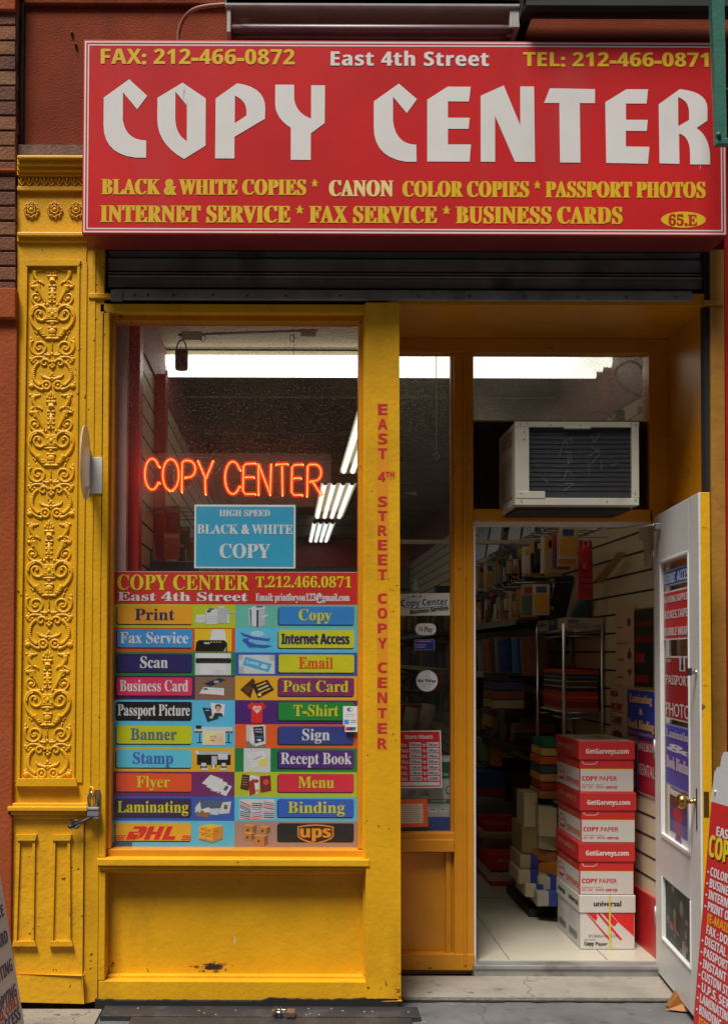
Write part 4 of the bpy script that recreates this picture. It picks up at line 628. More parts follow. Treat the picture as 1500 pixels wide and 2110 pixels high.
# interior walls
def slatwall(x0, x1, ya, yb, za, zb, inner, z_first, step, name, label, base=None, top=None):
    """Cream board along y with dark grooves; inner = x of the shop-side face."""
    t = thing(name, label, 'wall', (inner, ya, 0))
    sgn = 1 if x1 > inner + .001 else -1
    mb = MB(); mb.box(min(x0, x1), max(x0, x1), ya, yb, za, zb, M_cream); mb.build('board', t)
    mb = MB(); z = z_first
    while z < zb - .02:
        mb.box(inner - sgn * .0012, inner + sgn * .004, ya, yb, z - .005, z + .005, M_slot); z += step
    mb.build('groove', t)['kind'] = 'stuff'
    if base:
        mb = MB(); mb.box(inner - sgn * .012, inner + sgn * .02, ya, yb, ZF, base, M_redp); mb.build('skirting', t)
    if top:
        mb = MB(); mb.box(inner - sgn * .01, inner + sgn * .02, ya, yb, top, ZC, mat('mauve_red_band', (.26, .06, .06), .6, .1)); mb.build('top_band', t)
    return t
slatwall(XR, XR + .08, 0.575, YB, ZF, ZC, XR, 0.42, 0.0985, 'slatwall', 'cream slatwall with black grooves and red skirting along the door side of the shop', 0.34, 2.78)
slatwall(XL - .08, XL, 0.31, YB, ZF, ZC, XL, 1.2, 0.0985, 'slatwall', 'cream slatwall behind the show window with two red posts against it', None, 2.86)
mb = MB(); mb.box(XL, XR, YB, YB + .1, ZF, ZC, mat('grey_back_wall', (.22, .23, .22), .7, .1))
z = 1.0
while z < 2.6: mb.box(XL, XR, YB - .004, YB, z, z + .03, M_slot); z += .2
mb.box(XL, XR, YB - .01, YB + .02, 2.72, ZC, M_redp)
single(mb, 'back_wall', 'dim grey slatted wall closing the far end of the shop', 'wall')
for (pxa, pxb, ya, yb, zt, lab) in ((265, 288, .18, .30, 3.1, 'glossy red post nearest the glass of the show window'), (315, 342, .86, .98, 2.88, 'glossy red post further in, under the end of the strip light')):
    a = P(pxa, 900, ya).x; b = P(pxb, 900, ya).x
    mb = MB(); mb.box(a, b, ya, yb, ZF, zt, M_redp); single(mb, 'red_post', lab, 'post', 'red posts by the show window', bevel=.006)
mb = MB(); mb.box(P(228, 900, .1).x - .02, P(266, 900, .17).x, .105, .175, 1.0, 3.1, mat('mauve_return', (.42, .25, .22), .7, .1))
single(mb, 'window_return', 'dull mauve timber return beside the nearest red post', 'wall')

# buildings across the street: unseen, added to block low sky light and darken reflections
mb = MB(); Mb = mat('far_side_brick', (.13, .07, .05), .9, .2, .5); Mw = mat('far_side_window', (.03, .035, .04), .1, 0)
mb.box(-40, 40, -21, -17, 0, 15.5, Mb)
for i in range(-9, 10):
    for j in range(5): mb.box(i * 2.9 - .55, i * 2.9 + .55, -17.05, -16.95, 1.2 + j * 3.2, 3.1 + j * 3.2, Mw)
single(mb, 'sky_blocker_row', 'unseen dark brick row added across the street to block low sky light', 'building')

# ================================================================== neighbour's brick strip and red wall
t = thing('brick_wall', 'weathered tan brick pier of the neighbouring building above painted stone', 'wall', (P(0, 600, 0).x, 0, 0))
Ms = [mat('brick_tone_%d' % k, c, .85, .18, 14, .5, 90, grime=.4, gcol=(.1, .05, .03)) for k, c in enumerate([(.22, .085, .035), (.17, .058, .028), (.24, .11, .05), (.13, .05, .03)])]
Mm = mat('lime_mortar', (.24, .17, .11), .9, .2, 20)
mb = MB(); mb.rbox(-260, -80, 32, 600, -0.015, .2, Mm); mb.build('mortar', t)
mb = MB(); random.seed(11); py = -70.0; r_ = 0
while py < 588:
    h = 31
    for xa, xb in ([(-150, -52), (-48, 33)] if r_ % 2 else [(-100, -6), (-2, 33)]):
        mb.rbox(xa, py, xb + random.uniform(-1, .5), py + h - random.uniform(3, 4.5), -.028 - random.uniform(0, .005), .05, random.choice(Ms))
    py += h; r_ += 1
mb.build('brickwork', t, .003)
for (a, b, dy) in ((-80, 20, -.01), (346, 353, -.008), (592, 655, -.025), (655, 2120, 0), ):
    mb = MB(); mb.rbox(-260, a, 29 if a > 600 else 33, b, -.035 + dy, .2, M_stone); mb.build('stone_block', t, .006)
t2 = thing('stucco_wall', 'rough red stucco wall above the sign and pilaster', 'wall', (P(100, 200, .05).x, .05, 3.3))
mb = MB(); mb.rbox(38, 16, 1700, 318, .05, .3, M_stucco); mb.build('plaster', t2)
mb = MB(); mb.rbox(38, -140, 1700, 10, .03, .3, M_stucco); mb.build('string_course', t2, .006)
mb = MB(); mb.rbox(38, 10, 1700, 16, .10, .3, M_black); mb.build('shadow_joint', t2)
mb = MB(); mb.rbox(36, 298, 190, 322, .0, .3, M_rust); mb.build('rusty_flashing', t2)
mb = MB()
for px, py in ((149, 68), (157, 92)): mb.ball(P(px, py, .045), .007, .012, .007, M_rust)
mb.build('anchor_bolt', t2)
mb = MB(); mb.rbox(28, -80, 40, 2110, .03, .2, M_black)
single(mb, 'building_joint', 'narrow black joint between the brick pier and the yellow pilaster', 'gap')

# ================================================================== cast-iron pilaster
pil = thing('pilaster', 'yellow cast iron pilaster covered in scrollwork ornament', 'pilaster', (P(100, 2060, 0).x, 0, 0))
def trap(mb, q, y0, y1, m):            # photo quad (tl, tr, br, bl) extruded back
    f = [P(a, b, y0) for a, b in q]
    mb.prism([(v.x, y0, v.z) for v in f], (0, y1 - y0, 0), m)
mb = MB(); trap(mb, [(38, 320), (200, 320), (186, 1690), (17, 1690)], -.005, .25, M_iron); mb.build('shaft', pil)
mb = MB()   # raised border of the ornament panel
for q in ([(38, 497), (180, 497), (178, 540), (37, 540)], [(37, 540), (52, 540), (36, 1612), (22, 1612)], [(165, 540), (180, 540), (170, 1612), (154, 1612)]):
    trap(mb, q, -.012, 0, M_iron)
trap(mb, [(52, 540), (57, 545), (41, 1610), (36, 1612)], -.020, 0, M_iron); trap(mb, [(160, 545), (165, 540), (154, 1612), (149, 1610)], -.020, 0, M_iron)
trap(mb, [(50, 536), (167, 536), (163, 547), (54, 547)], -.022, 0, M_iron)
trap(mb, [(36, 1605), (156, 1605), (160, 1620), (32, 1620)], -.035, 0, M_iron)
mb.build('panel_border', pil, .004)
mb = MB()
for a, b, d in ((320, 326, .075), (326, 340, .06), (340, 352, .045), (352, 362, .03)): mb.rbox(36, a, 200, b, -d, .05, M_iron)
mb.build('cornice', pil, .003)
mb = MB()
for a, b, d in ((478, 486, .038), (486, 498, .024)): mb.rbox(36, a, 200, b, -d, .05, M_iron)
mb.build('necking', pil, .003)
mb = MB(); mb.rbox(36, 384, 200, 392, -.022, .05, M_iron); mb.rbox(38, 362, 200, 385, -.016, .05, M_iron)
for k in range(9):
    px = 46 + k * 15.5
    mb.tube([P(px - 7, 364, -.016), P(px - 6, 374, -.02), P(px, 382, -.02), P(px + 6, 374, -.02), P(px + 7, 364, -.016)], .004, M_iron, 6)
    mb.ball(P(px, 371, -.018), .007, .010, .013, M_iron, 8, 5)
mb.build('egg_moulding', pil, .003)
for px in (66, 114, 158):               # rosettes
    mb = MB(); c = P(px, 433, -.006)
    for k in range(8):
        a = 2 * math.pi * k / 8
        e = c + Vector((math.cos(a) * .023, 0, math.sin(a) * .023))
        mb.tube([e + Vector((.009 * math.cos(b), -.006, .009 * math.sin(b))) for b in [2 * math.pi * j / 10 for j in range(11)]], .0035, M_iron, 5)
    mb.ball(c, .011, .014, .011, M_iron)
    mb.build('rosette', pil)
def ornament(cx, top, sc_):
    mb = MB(); m = M_iron
    def q(u, v, d=0.0): return P(cx + u * sc_, top + v * sc_, -.006 - d)
    k = sc_ / 490.0
    def T(pts, r0, r1, d=.002):
        for s in (-1, 1):
            sp = smooth_path([(s * a, b, 0) for a, b in pts], 3)
            mb.tube([q(p.x, p.y, d) for p in sp], [(r0 + (r1 - r0) * i / (len(sp) - 1)) * 1.4 * k for i in range(len(sp))], m, 6)
    def B(u, v, ru, rv, d=.001, dd=None):
        for s in ((-1, 1) if u else (1,)):
            mb.ball(q(s * u, v, d), ru * 1.12 * k, (dd or min(ru, rv)) * k, rv * k, m, 8, 5)
    # torch
    B(0, 92, 9, 24); B(15, 100, 8, 18); B(26, 116, 9, 12); B(9, 122, 8, 12)
    T([(0, 143), (34, 143)], 7, 7, .004); T([(0, 152), (26, 153)], 6, 5)
    mb.tube([q(0, 155), q(0, 205)], [20 * k, 16 * k], m, 8); T([(0, 170), (18, 175)], 7, 6, .008)
    T([(0, 209), (27, 209)], 6, 6, .004)
    mb.tube([q(0, 212), q(0, 345)], [11 * k, 6 * k], m, 6)
    for v in (232, 262, 293, 325): B(15, v, 12, 8); B(8, v - 12, 6, 9)
    # bird heads with cornucopias
    B(105, 104, 27, 12); B(78, 100, 12, 8); B(138, 98, 12, 10); B(118, 90, 14, 5)
    T([(120, 108), (120, 140), (104, 168), (96, 185)], 13, 9); T([(100, 178), (122, 186), (140, 205)], 9, 6); T([(90, 182), (72, 186), (60, 200)], 8, 5)
    B(132, 218, 18, 15); B(116, 208, 9, 8); B(146, 206, 8, 8); B(104, 196, 10, 9)
    T([(104, 208), (92, 245), (66, 290), (44, 338)], 18, 6); T([(112, 222), (98, 250)], 10, 14)
    T([(44, 338), (86, 350), (126, 330), (141, 295), (122, 268), (92, 276), (84, 304), (104, 318)], 8, 5); B(110, 300, 17, 15); B(34, 342, 10, 12)
    # great volutes
    T([(52, 562), (72, 540), (108, 506), (138, 466), (149, 415), (134, 368), (96, 346), (56, 358), (33, 394), (40, 430), (70, 450), (104, 438), (116, 406), (98, 382), (76, 392), (80, 412)], 10, 6, .004)
    T([(142, 420), (128, 375), (96, 356)], 5, 4, .008); B(84, 402, 9, 9, .004)
    mb.box(q(-36, 0).x, q(36, 0).x, -.006 - 15 * k, 0, q(0, 442).z, q(0, 376).z, m)
    T([(0, 374), (36, 374)], 6, 6, .004); B(24, 390, 10, 9, .007); B(0, 408, 12, 18, .008); B(24, 425, 9, 9, .007)
    B(0, 458, 46, 10, .003); B(0, 474, 14, 11); B(42, 446, 12, 8)
    B(0, 525, 27, 27, .002, 16); T([(0, 498), (30, 500)], 6, 6, .005); T([(0, 552), (20, 556)], 7, 6)
    T([(0, 574), (50, 574)], 8, 6, .006); B(0, 588, 26, 9)
    T([(88, 508), (72, 534), (46, 566)], 17, 9, .004); B(66, 540, 18, 7, .010); B(56, 554, 16, 6, .01)
    B(106, 538, 9, 14); B(118, 528, 8, 8); T([(100, 560), (92, 590), (98, 610)], 5, 3); B(148, 578, 9, 15); B(136, 592, 10, 8)
    # small volutes
    T([(146, 590), (150, 632), (132, 672), (92, 688), (54, 666), (46, 628), (68, 602), (104, 604), (116, 632), (98, 654), (78, 644), (82, 630)], 8, 5, .003); B(88, 634, 9, 9)
    T([(0, 600), (0, 668)], 3, 3); B(0, 680, 9, 14); T([(12, 690), (44, 688), (78, 672)], 9, 4); B(52, 694, 18, 6); B(26, 704, 12, 6); B(30, 676, 12, 5)
    T([(40, 712), (90, 702), (128, 712), (142, 738)], 6, 9); B(146, 716, 13, 12); B(130, 742, 14, 10); B(112, 728, 12, 8); B(134, 696, 10, 7)
    # mask ring
    T([(16, 742), (34, 722), (62, 722), (74, 742), (60, 760), (42, 752), (48, 740)], 8, 5, .004); B(0, 736, 9, 10); B(14, 762, 10, 9, .005); B(0, 774, 11, 11, .006); B(0, 752, 8, 8, .006)
    T([(90, 738), (116, 766), (131, 806), (128, 850), (106, 882), (80, 902)], 8, 12, .003)
    for v in range(7): B(122 + 6 * math.sin(v / 2), 776 + v * 14, 7, 4, .010)
    B(106, 762, 15, 8); B(114, 780, 8, 10)
    T([(8, 858), (40, 848), (66, 838), (76, 820)], 10, 5); B(0, 822, 11, 14); B(14, 834, 8, 8); B(0, 850, 12, 10); B(0, 866, 9, 8); B(48, 836, 9, 9); B(30, 858, 12, 7)
    # bottom rosettes
    T([(40 + 27 * math.cos(a / 8 * 6.283), 898 + 27 * math.sin(a / 8 * 6.283)) for a in range(9)], 7, 7, .003); B(40, 898, 11, 11, .005)
    T([(60, 930), (98, 918), (130, 892), (142, 868)], 10, 6); B(84, 896, 18, 10); B(100, 882, 14, 8); B(142, 904, 21, 20); B(128, 890, 12, 9); B(150, 884, 12, 9); B(76, 922, 14, 8)
    for v in mb.v: v.y = -.005 + (v.y + .005) * .62
    mb.build('ornament_panel', pil)
for cx, top, s_ in ((108.3, 548 - 22, .298), (105.8, 806 - 22, .304), (101.8, 1073 - 23, .308), (98.6, 1340 - 23, .308)): ornament(cx, top, s_)
mb = MB()
for a, b, d in ((1655, 1662, .03), (1662, 1672, .05), (1672, 1680, .035), (1680, 1688, .018)): mb.rbox(16, a, 180, b, -d, .05, M_iron)
mb.build('moulding', pil, .004)
mb = MB(); trap(mb, [(17, 1688), (173, 1688), (170, 2064), (13, 2058)], -.012, .2, M_yel_worn); mb.build('plinth', pil)
for a0, a1, b0, b1 in ((33, 76, 29, 70), (106, 148, 104, 146)):
    mb = MB()
    trap(mb, [(a0, 1720), (a1, 1720), (a1 - 3, 1732), (a0 + 3, 1732)], -.030, 0, M_yel_worn)
    trap(mb, [(b0 - 1, 1940), (b1 + 2, 1940), (b1 + 5, 1950), (b0 - 3, 1950)], -.032, 0, M_yel_worn)
    trap(mb, [(a0 + 3, 1732), (a0 + 9, 1732), (b0 + 6, 1940), (b0, 1940)], -.024, 0, M_yel_worn)
    trap(mb, [(a1 - 8, 1732), (a1 - 3, 1732), (b1, 1940), (b1 - 5, 1940)], -.024, 0, M_yel_worn)
    mb.build('recessed_panel', pil, .004)
mb = MB(); trap(mb, [(14, 2010), (171, 2010), (170, 2064), (12, 2060)], -.03, 0, M_yel_worn); mb.build('base_block', pil, .012)

# ================================================================== yellow shop front
sf = thing('storefront', 'yellow painted timber storefront with show window and recessed doorway', 'storefront', (0, 0, 0))
mb = MB(); trap(mb, [(190, 515), (216, 515), (201, 2062), (172, 2068)], .0, .12, M_yel); mb.build('guide_post', sf, .004)
mb = MB(); mb.rbox(183, 604, 232, 614, -.012, .02, M_yel); mb.build('guide_bracket', sf, .002)
mb = MB(); mb.rbox(186, 515, 192, 2066, .03, .15, M_black); mb.rbox(214, 515, 222, 660, .04, .15, M_black); mb.build('shadow_gap', sf)
# window frame
W0, W1, H0, H1 = 233, 738, 663, 1750
def frame(name, o, i, y0, y1, m, bv=.004):
    mb = MB()
    mb.rbox(o[0], o[1], o[2], i[1], y0, y1, m); mb.rbox(o[0], i[3], o[2], o[3], y0, y1, m)
    a = R(o[0], o[1], i[0], o[3], y0); zz0 = R(o[0], i[3], o[2], o[3], y0)[3]; zz1 = R(o[0], o[1], o[2], i[1], y0)[2]
    mb.box(a[0], a[1], y0, y1, zz0, zz1, m)
    a = R(i[2], o[1], o[2], o[3], y0); mb.box(a[0], a[1], y0, y1, zz0, zz1, m)
    return mb.build(name, sf, bv)
frame('window_frame', (206, 626, 756, 1792), (222, 645, 748, 1768), 0.0, .12, M_yel)
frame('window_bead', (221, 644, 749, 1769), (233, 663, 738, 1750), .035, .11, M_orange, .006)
mb = MB(); mb.rbox(200, 1770, 762, 1786, -.022, .02, M_yel); mb.rbox(204, 1786, 758, 1793, -.012, .02, M_yel); mb.build('window_sill', sf, .005)
mb = MB(); mb.rbox(228, 655, 742, 1756, .082, .088, GL); mb.build('window_pane', sf)
mb = MB(); trap(mb, [(755, 626), (820, 626), (826, 2062), (757, 2062)], -.016, YD + .02, M_yel); mb.build('mullion', sf, .005)
# stall riser under the window
frame('stall_frame', (203, 1793, 758, 2062), (217, 1797, 753, 2022), 0.0, .12, M_yel)
mb = MB(); mb.rbox(212, 1790, 757, 2030, .075, .12, M_yel); mb.build('stall_panel', sf)
frame('stall_bead', (216, 1796, 754, 2030), (222, 1800, 748, 2010), .045, .08, M_yel, .006)
mb = MB()
sx = SF(212, 1790, 757, 2030, .075); random.seed(2)
M_sm = [mat('soot_tone_%d' % k, c, .85, .25, 30) for k, c in enumerate([(.40, .19, .012), (.22, .10, .012), (.07, .035, .012), (.014, .010, .007)])]
for lv, sd in ((0, (17, 8)), (1, (12, 6)), (2, (9, 4.2)), (3, (6.5, 2.6))):
    for k in range(34 if lv else 20): oval(mb, sx, max(395, min(485, random.gauss(440, sd[0]))), random.gauss(1993, sd[1] * .7), random.uniform(2, 6), random.uniform(1.2, 3), .4 + lv * .5 + k * .012, M_sm[lv], 9)
mb.build('scorch_mark', sf)
mb = MB(); shape(mb, sx, [(483, 1930), (485, 1930), (485, 1945), (483, 1947)], .7, M_paper); mb.build('paint_scratch', sf)
mb = MB(); x0, x1, z0, z1 = R(196, 2038, 828, 2070, -.02)
xx = x0; random.seed(8); h = .012; prof = []
while xx < x1:
    h = max(.004, min(.018, h + random.uniform(-.0035, .0035))); prof.append((xx, -.018, z0 + .008 + h)); xx += random.uniform(.006, .02)
mb.prism([(x0, -.018, z0 - .02)] + prof + [(prof[-1][0], -.018, z0 - .02)], (0, .018, 0), M_black)
mb.build('tar_edge', sf)
# recessed front: header, posts, panels
mb = MB(); x0, x1, z0, z1 = R(822, 697, 1380, 727, YD); soz = P(1100, 628, 0).z
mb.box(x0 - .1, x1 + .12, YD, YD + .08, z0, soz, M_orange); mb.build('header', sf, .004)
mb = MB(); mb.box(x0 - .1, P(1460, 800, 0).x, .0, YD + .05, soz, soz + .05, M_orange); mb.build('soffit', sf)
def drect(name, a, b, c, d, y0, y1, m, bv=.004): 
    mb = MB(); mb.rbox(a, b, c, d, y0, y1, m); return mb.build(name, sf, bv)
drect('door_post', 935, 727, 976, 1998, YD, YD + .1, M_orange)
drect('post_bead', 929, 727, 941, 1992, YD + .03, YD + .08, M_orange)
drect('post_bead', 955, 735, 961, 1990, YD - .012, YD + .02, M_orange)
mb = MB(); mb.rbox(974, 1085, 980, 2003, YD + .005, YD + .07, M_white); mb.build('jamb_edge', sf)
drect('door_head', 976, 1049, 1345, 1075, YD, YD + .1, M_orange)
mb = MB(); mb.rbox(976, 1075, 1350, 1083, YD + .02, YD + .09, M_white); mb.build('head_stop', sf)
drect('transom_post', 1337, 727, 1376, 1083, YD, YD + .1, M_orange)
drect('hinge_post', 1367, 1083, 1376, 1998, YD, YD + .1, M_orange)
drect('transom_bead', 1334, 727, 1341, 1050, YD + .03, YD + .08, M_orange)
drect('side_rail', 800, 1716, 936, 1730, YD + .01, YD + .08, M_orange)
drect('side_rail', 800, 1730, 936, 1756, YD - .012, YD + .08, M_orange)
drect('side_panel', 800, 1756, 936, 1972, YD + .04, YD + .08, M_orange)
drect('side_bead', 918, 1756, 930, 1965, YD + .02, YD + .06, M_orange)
drect('side_base_rail', 800, 1966, 978, 2000, YD - .006, YD + .08, M_orange)
mb = MB(); mb.rbox(805, 722, 934, 1722, YD + .055, YD + .061, GL3); mb.build('sidelight_pane', sf)
mb = MB(); mb.rbox(968, 722, 1340, 872, YD + .055, YD + .061, GL2); mb.build('transom_pane', sf)
drect('transom_bar', 970, 866, 1338, 872, YD + .045, YD + .08, M_cream, .002)
xj = P(1458, 900, 0).x
mb = MB(); mb.box(xj, xj + .03, .0, YD + .04, .0, soz, M_orange); mb.build('door_reveal', sf)
mb = MB(); mb.hexa([P(1375, 1990, YD) + Vector((0, .01, -.3)), Vector((xj, YD + .01, 0)), Vector((xj, YD + .09, 0)), P(1375, 1990, YD) + Vector((0, .09, -.3)),
                    Vector((P(1375, 900, YD).x, YD + .01, soz)), Vector((xj, YD + .01, soz)), Vector((xj, YD + .09, soz)), Vector((P(1375, 900, YD).x, YD + .09, soz))], M_orange); mb.build('reveal_return', sf)
mb = MB(); mb.rbox(1456, 515, 1465, 2100, -.004, .05, M_black); mb.build('shadow_gap', sf)
M_or2 = mat('tan_orange_post', (.40, .185, .025), .5, .15, 5, .25, 40, grime=.6, gcol=(.12, .045, .015), gscale=6)
mb = MB(); trap(mb, [(1463, 515), (1490, 515), (1500, 2100), (1470, 2100)], -.02, .12, M_or2); mb.build('guide_post', sf, .004)
mb = MB(); mb.rbox(1450, 618, 1490, 628, -.03, .02, M_or2); mb.build('guide_bracket', sf, .002)
mb = MB(); trap(mb, [(1490, 300), (1640, 300), (1640, 2110), (1503, 2110)], .0, .2, M_redp); mb.build('side_pier', sf)
mb = MB(); mb.rbox(190, 470, 1490, 640, .10, .3, M_black); mb.build('shutter_box', sf)

# lettering strip on the mullion
M_lred = mat('red_vinyl', D(178, 48, 40), .4, .05); M_tape = mat('orange_tape', D(202, 132, 30), .4, .06)
vt = thing('vertical_lettering', 'red letters on orange tape running down the yellow post beside the window', 'lettering', P(788, 1200, -.016))
fr = SF(755, 626, 826, 2062, -.016)
for a, b in ((834, 950), (950, 1040), (1040, 1200), (1228, 1345), (1345, 1551)):
    mb = MB(); rect(mb, fr, 776.5, a, 799, b, 1, M_tape)
    if a == 950: rect(mb, fr, 799.5, 974, 813, 992, 1, M_tape)
    mb.build('tape', vt)
for ch, a, b in zip('EAST4STREETCOPYCENTER', (836, 867, 897, 928, 977, 1028, 1058, 1088, 1118, 1148, 1179, 1229, 1259, 1291, 1321, 1371, 1402, 1433, 1465, 1496, 1527), (858, 888, 919, 949, 997, 1049, 1078, 1109, 1139, 1170, 1200, 1249, 1280, 1310, 1342, 1392, 1423, 1454, 1485, 1517, 1548)):
    mb = MB(); text(mb, fr, ch, 'B', 778, 797.5 if ch != '4' else 794, a, b, 2, M_lred, .5); mb.build('letter', vt)
mb = MB(); text(mb, fr, 'TH', 'B', 793.5, 812, 977, 988, 2, M_lred, .3); mb.build('letter', vt)

# ================================================================== roller shutter
rs = thing('roller_shutter', 'sooty rolled steel shutter above the window and doorway', 'shutter', P(840, 620, .05))
for a, b, d in ((518, 532, .06), (533, 560, .035), (562, 566, .02), (568, 572, .012), (574, 594, .03)):
    mb = MB(); mb.rbox(222, a, 1456, b, d, .1, M_shut); mb.build('slat', rs, .006)
mb = MB(); mb.rbox(232, 597, 1425, 619, -.004, .05, M_steel); mb.rbox(228, 619, 1428, 623, .01, .05, M_black); mb.build('bottom_bar', rs, .004)
mb = MB(); mb.rbox(229, 597, 252, 619, -.012, .02, M_steel); mb.build('end_lug', rs, .002)
for px in (278, 306, 358, 440, 510, 590, 702, 862, 968, 1080, 1190, 1290, 1392):
    mb = MB(); mb.ball(P(px, 607 + px * .004, -.006), .006, .003, .006, M_rust, 8, 4); mb.build('bolt', rs)
# ================================================================== the big red sign
YS = -0.22
sg = thing('shop_sign', 'long red shop sign with white angular headline and yellow service lines', 'sign', P(830, 485, YS))
M_sred = mat('red_sign_face', D(184, 30, 32), .5, .12, 2.2, spec=.22, grime=.6, gcol=D(172, 62, 64), gscale=2.4, streak=5)
M_scab = mat('dark_red_cabinet', (.20, .02, .022), .5, .2, 4, grime=.4, gcol=(.1, .02, .01))
M_swht = mat('white_sign_vinyl', D(206, 203, 200), .45, .04, 4, grime=.25, gcol=D(165, 160, 155), gscale=3, streak=4)
M_syel = mat('yellow_sign_vinyl', D(205, 168, 28), .45, .05); M_scrm = mat('cream_sign_vinyl', D(214, 196, 128), .45, .05)
x0, x1, z0, z1 = R(171, 84, 1496, 484, YS)
mb = MB(); mb.box(x0, x1, YS + .012, -.03, z0, z1, M_scab); mb.build('cabinet', sg, .004)
mb = MB(); mb.box(x0, x1, YS, YS + .013, z0, z1, M_sred); mb.build('face', sg, .003)
fr = SF(171, 84, 1496, 484, YS)
mb = MB()
def rectline(i, wd, L):
    a, b, c, d = 171 + i, 84 + i * 1.0, 1496 - i, 484 - i
    rect(mb, fr, a, b, c, b + wd, L, M_swht); rect(mb, fr, a, d - wd, c, d, L, M_swht)
    rect(mb, fr, a, b + wd, a + wd, d - wd, L, M_swht); rect(mb, fr, c - wd, b + wd, c, d - wd, L, M_swht)
rectline(3.0, 3.2, 1); rectline(9.5, 2.6, 1)
mb.build('border', sg)
def sgl(s, st, a0, a1, bc, bb, m, fat=0, track=0):
    for wi in range(len(s.split(' '))):
        mb = MB(); text(mb, fr, s, st, a0, a1, bc, bb, 2, m, fat, track, 0.0, wi); mb.build('lettering', sg)
sgl('FAX: 212-466-0872', 'B', 207, 607, 103, 134, M_syel, .9, 12)
sgl('East 4th Street', 'B', 681, 1007, 107, 136, M_swht, 1.0, 22)
sgl('TEL: 212-466-0871', 'B', 1078, 1460, 107, 136, M_syel, .9, 12)
sgl('BLACK & WHITE COPIES *', 'S', 210, 657, 372, 403, M_syel, 1.7, 8)
sgl('CANON', 'S', 678, 811, 373, 405, M_scrm, 1.7, 8)
sgl('COLOR COPIES * PASSPORT PHOTOS', 'S', 829, 1452, 374, 406, M_syel, 1.7, 8)
sgl('INTERNET SERVICE * FAX SERVICE * BUSINESS CARDS', 'S', 208, 1281, 426, 460, M_syel, 1.8, 8)
def bez(p):                             # ('c', x, y) control points make quadratic corners
    out = []; i = 0
    while i < len(p):
        q = p[i]
        if len(q) == 3:
            a = out[-1]; c = (q[1], q[2]); b = p[(i + 1) % len(p)]
            for k in range(1, 7):
                t = k / 7
                out.append(((1 - t) ** 2 * a[0] + 2 * t * (1 - t) * c[0] + t * t * b[0], (1 - t) ** 2 * a[1] + 2 * t * (1 - t) * c[1] + t * t * b[1]))
        else: out.append(q)
        i += 1
    return out
HEAD = [  # outline, hole, x offset (measured at twice photo size)
 ([(532, 332), (607, 400), (566, 456), (507, 386), (507, 500), ('c', 520, 584), (604, 584), (604, 655), (560, 655), ('c', 428, 640), (428, 520), (428, 408)], None, 0),
 ([(752, 345), (848, 410), (848, 605), (760, 660), ('c', 652, 600), (649, 500), (649, 408)], [(723, 382), (771, 440), (771, 586), ('c', 724, 560), (723, 490)], 0),
 ([(889, 410), (977, 347), ('c', 1093, 362), (1093, 450), (1092, 493), (967, 568), (967, 657), (888, 657)], [(968, 398), ('c', 1016, 420), (1016, 462), (1016, 480), (968, 512)], 0),
 ([(1134, 352), (1212, 352), (1212, 410), ('c', 1220, 470), (1282, 492), (1282, 354), (1339, 354), (1338, 510), (1281, 553), (1281, 662), (1199, 662), (1199, 530), ('c', 1134, 490), (1134, 430)], None, 0),
 ([(143, 346), (218, 410), (176, 468), (119, 400), (119, 500), ('c', 130, 597), (215, 598), (216, 668), (172, 668), ('c', 40, 650), (40, 525), (40, 420)], None, 1500),
 ([(344, 358), (439, 358), (432, 419), (345, 419), (345, 486), (435, 486), (430, 532), (345, 532), (345, 596), (440, 596), (434, 667), (260, 667), (260, 412)], None, 1500),
 ([(575, 352), (643, 517), (643, 356), (700, 356), (703, 667), (621, 667), (539, 478), (539, 667), (480, 667), (480, 395)], None, 1500),
 ([(765, 363), (951, 366), (951, 424), (888, 424), (890, 669), (806, 669), (804, 424), (741, 424)], None, 1500),
 ([(1080, 366), (1170, 366), (1163, 425), (1078, 425), (1078, 492), (1168, 492), (1163, 538), (1077, 538), (1077, 602), (1174, 603), (1167, 673), (996, 670), (993, 420)], None, 1500),
 ([(1300, 365), ('c', 1414, 375), (1414, 445), (1413, 495), (1368, 525), ('c', 1421, 560), (1423, 640), (1423, 675), (1341, 675), (1341, 630), ('c', 1341, 560), (1296, 548), (1297, 673), (1215, 671), (1213, 428)], [(1293, 398), ('c', 1338, 412), (1338, 462), (1338, 492), (1293, 518)], 1500)]
for o_, h_, dx in HEAD:
    mb = MB(); lps = [[Vector(((a[0] + dx) / 2, a[1] / 2, 0)) for a in bez(l)] for l in (o_, h_) if l]
    flat = [p for l in lps for p in l]
    mb.add([fr(p.x, p.y, 3) for p in flat], [list(t) for t in tessellate_polygon(lps)], M_swht); mb.build('headline_letter', sg)
mb = MB(); oval(mb, fr, 1406, 451, 46, 16.5, 2, M_syel, 32); ob = mb.build('number_badge', sg)
mb = MB(); text(mb, fr, '65.E', 'S', 1375, 1434, 441, 462, 4, M_sred, .5); mb.build('lettering', ob)
mb = MB()
for px, py, w_, h_ in ((380, 190, 2, 16), (385, 222, 1.5, 26), (378, 200, 1, 30), (1378, 205, 1, 6), (1441, 344, 1.5, 14), (1373, 226, 1, 3)): shape(mb, fr, [(px, py - h_ / 2), (px - w_ / 2, py), (px, py + h_ / 2), (px + w_ / 2, py)], 5, mat('scratch_grey', (.45, .43, .42), .7, 0))
mb.build('scratch', sg)

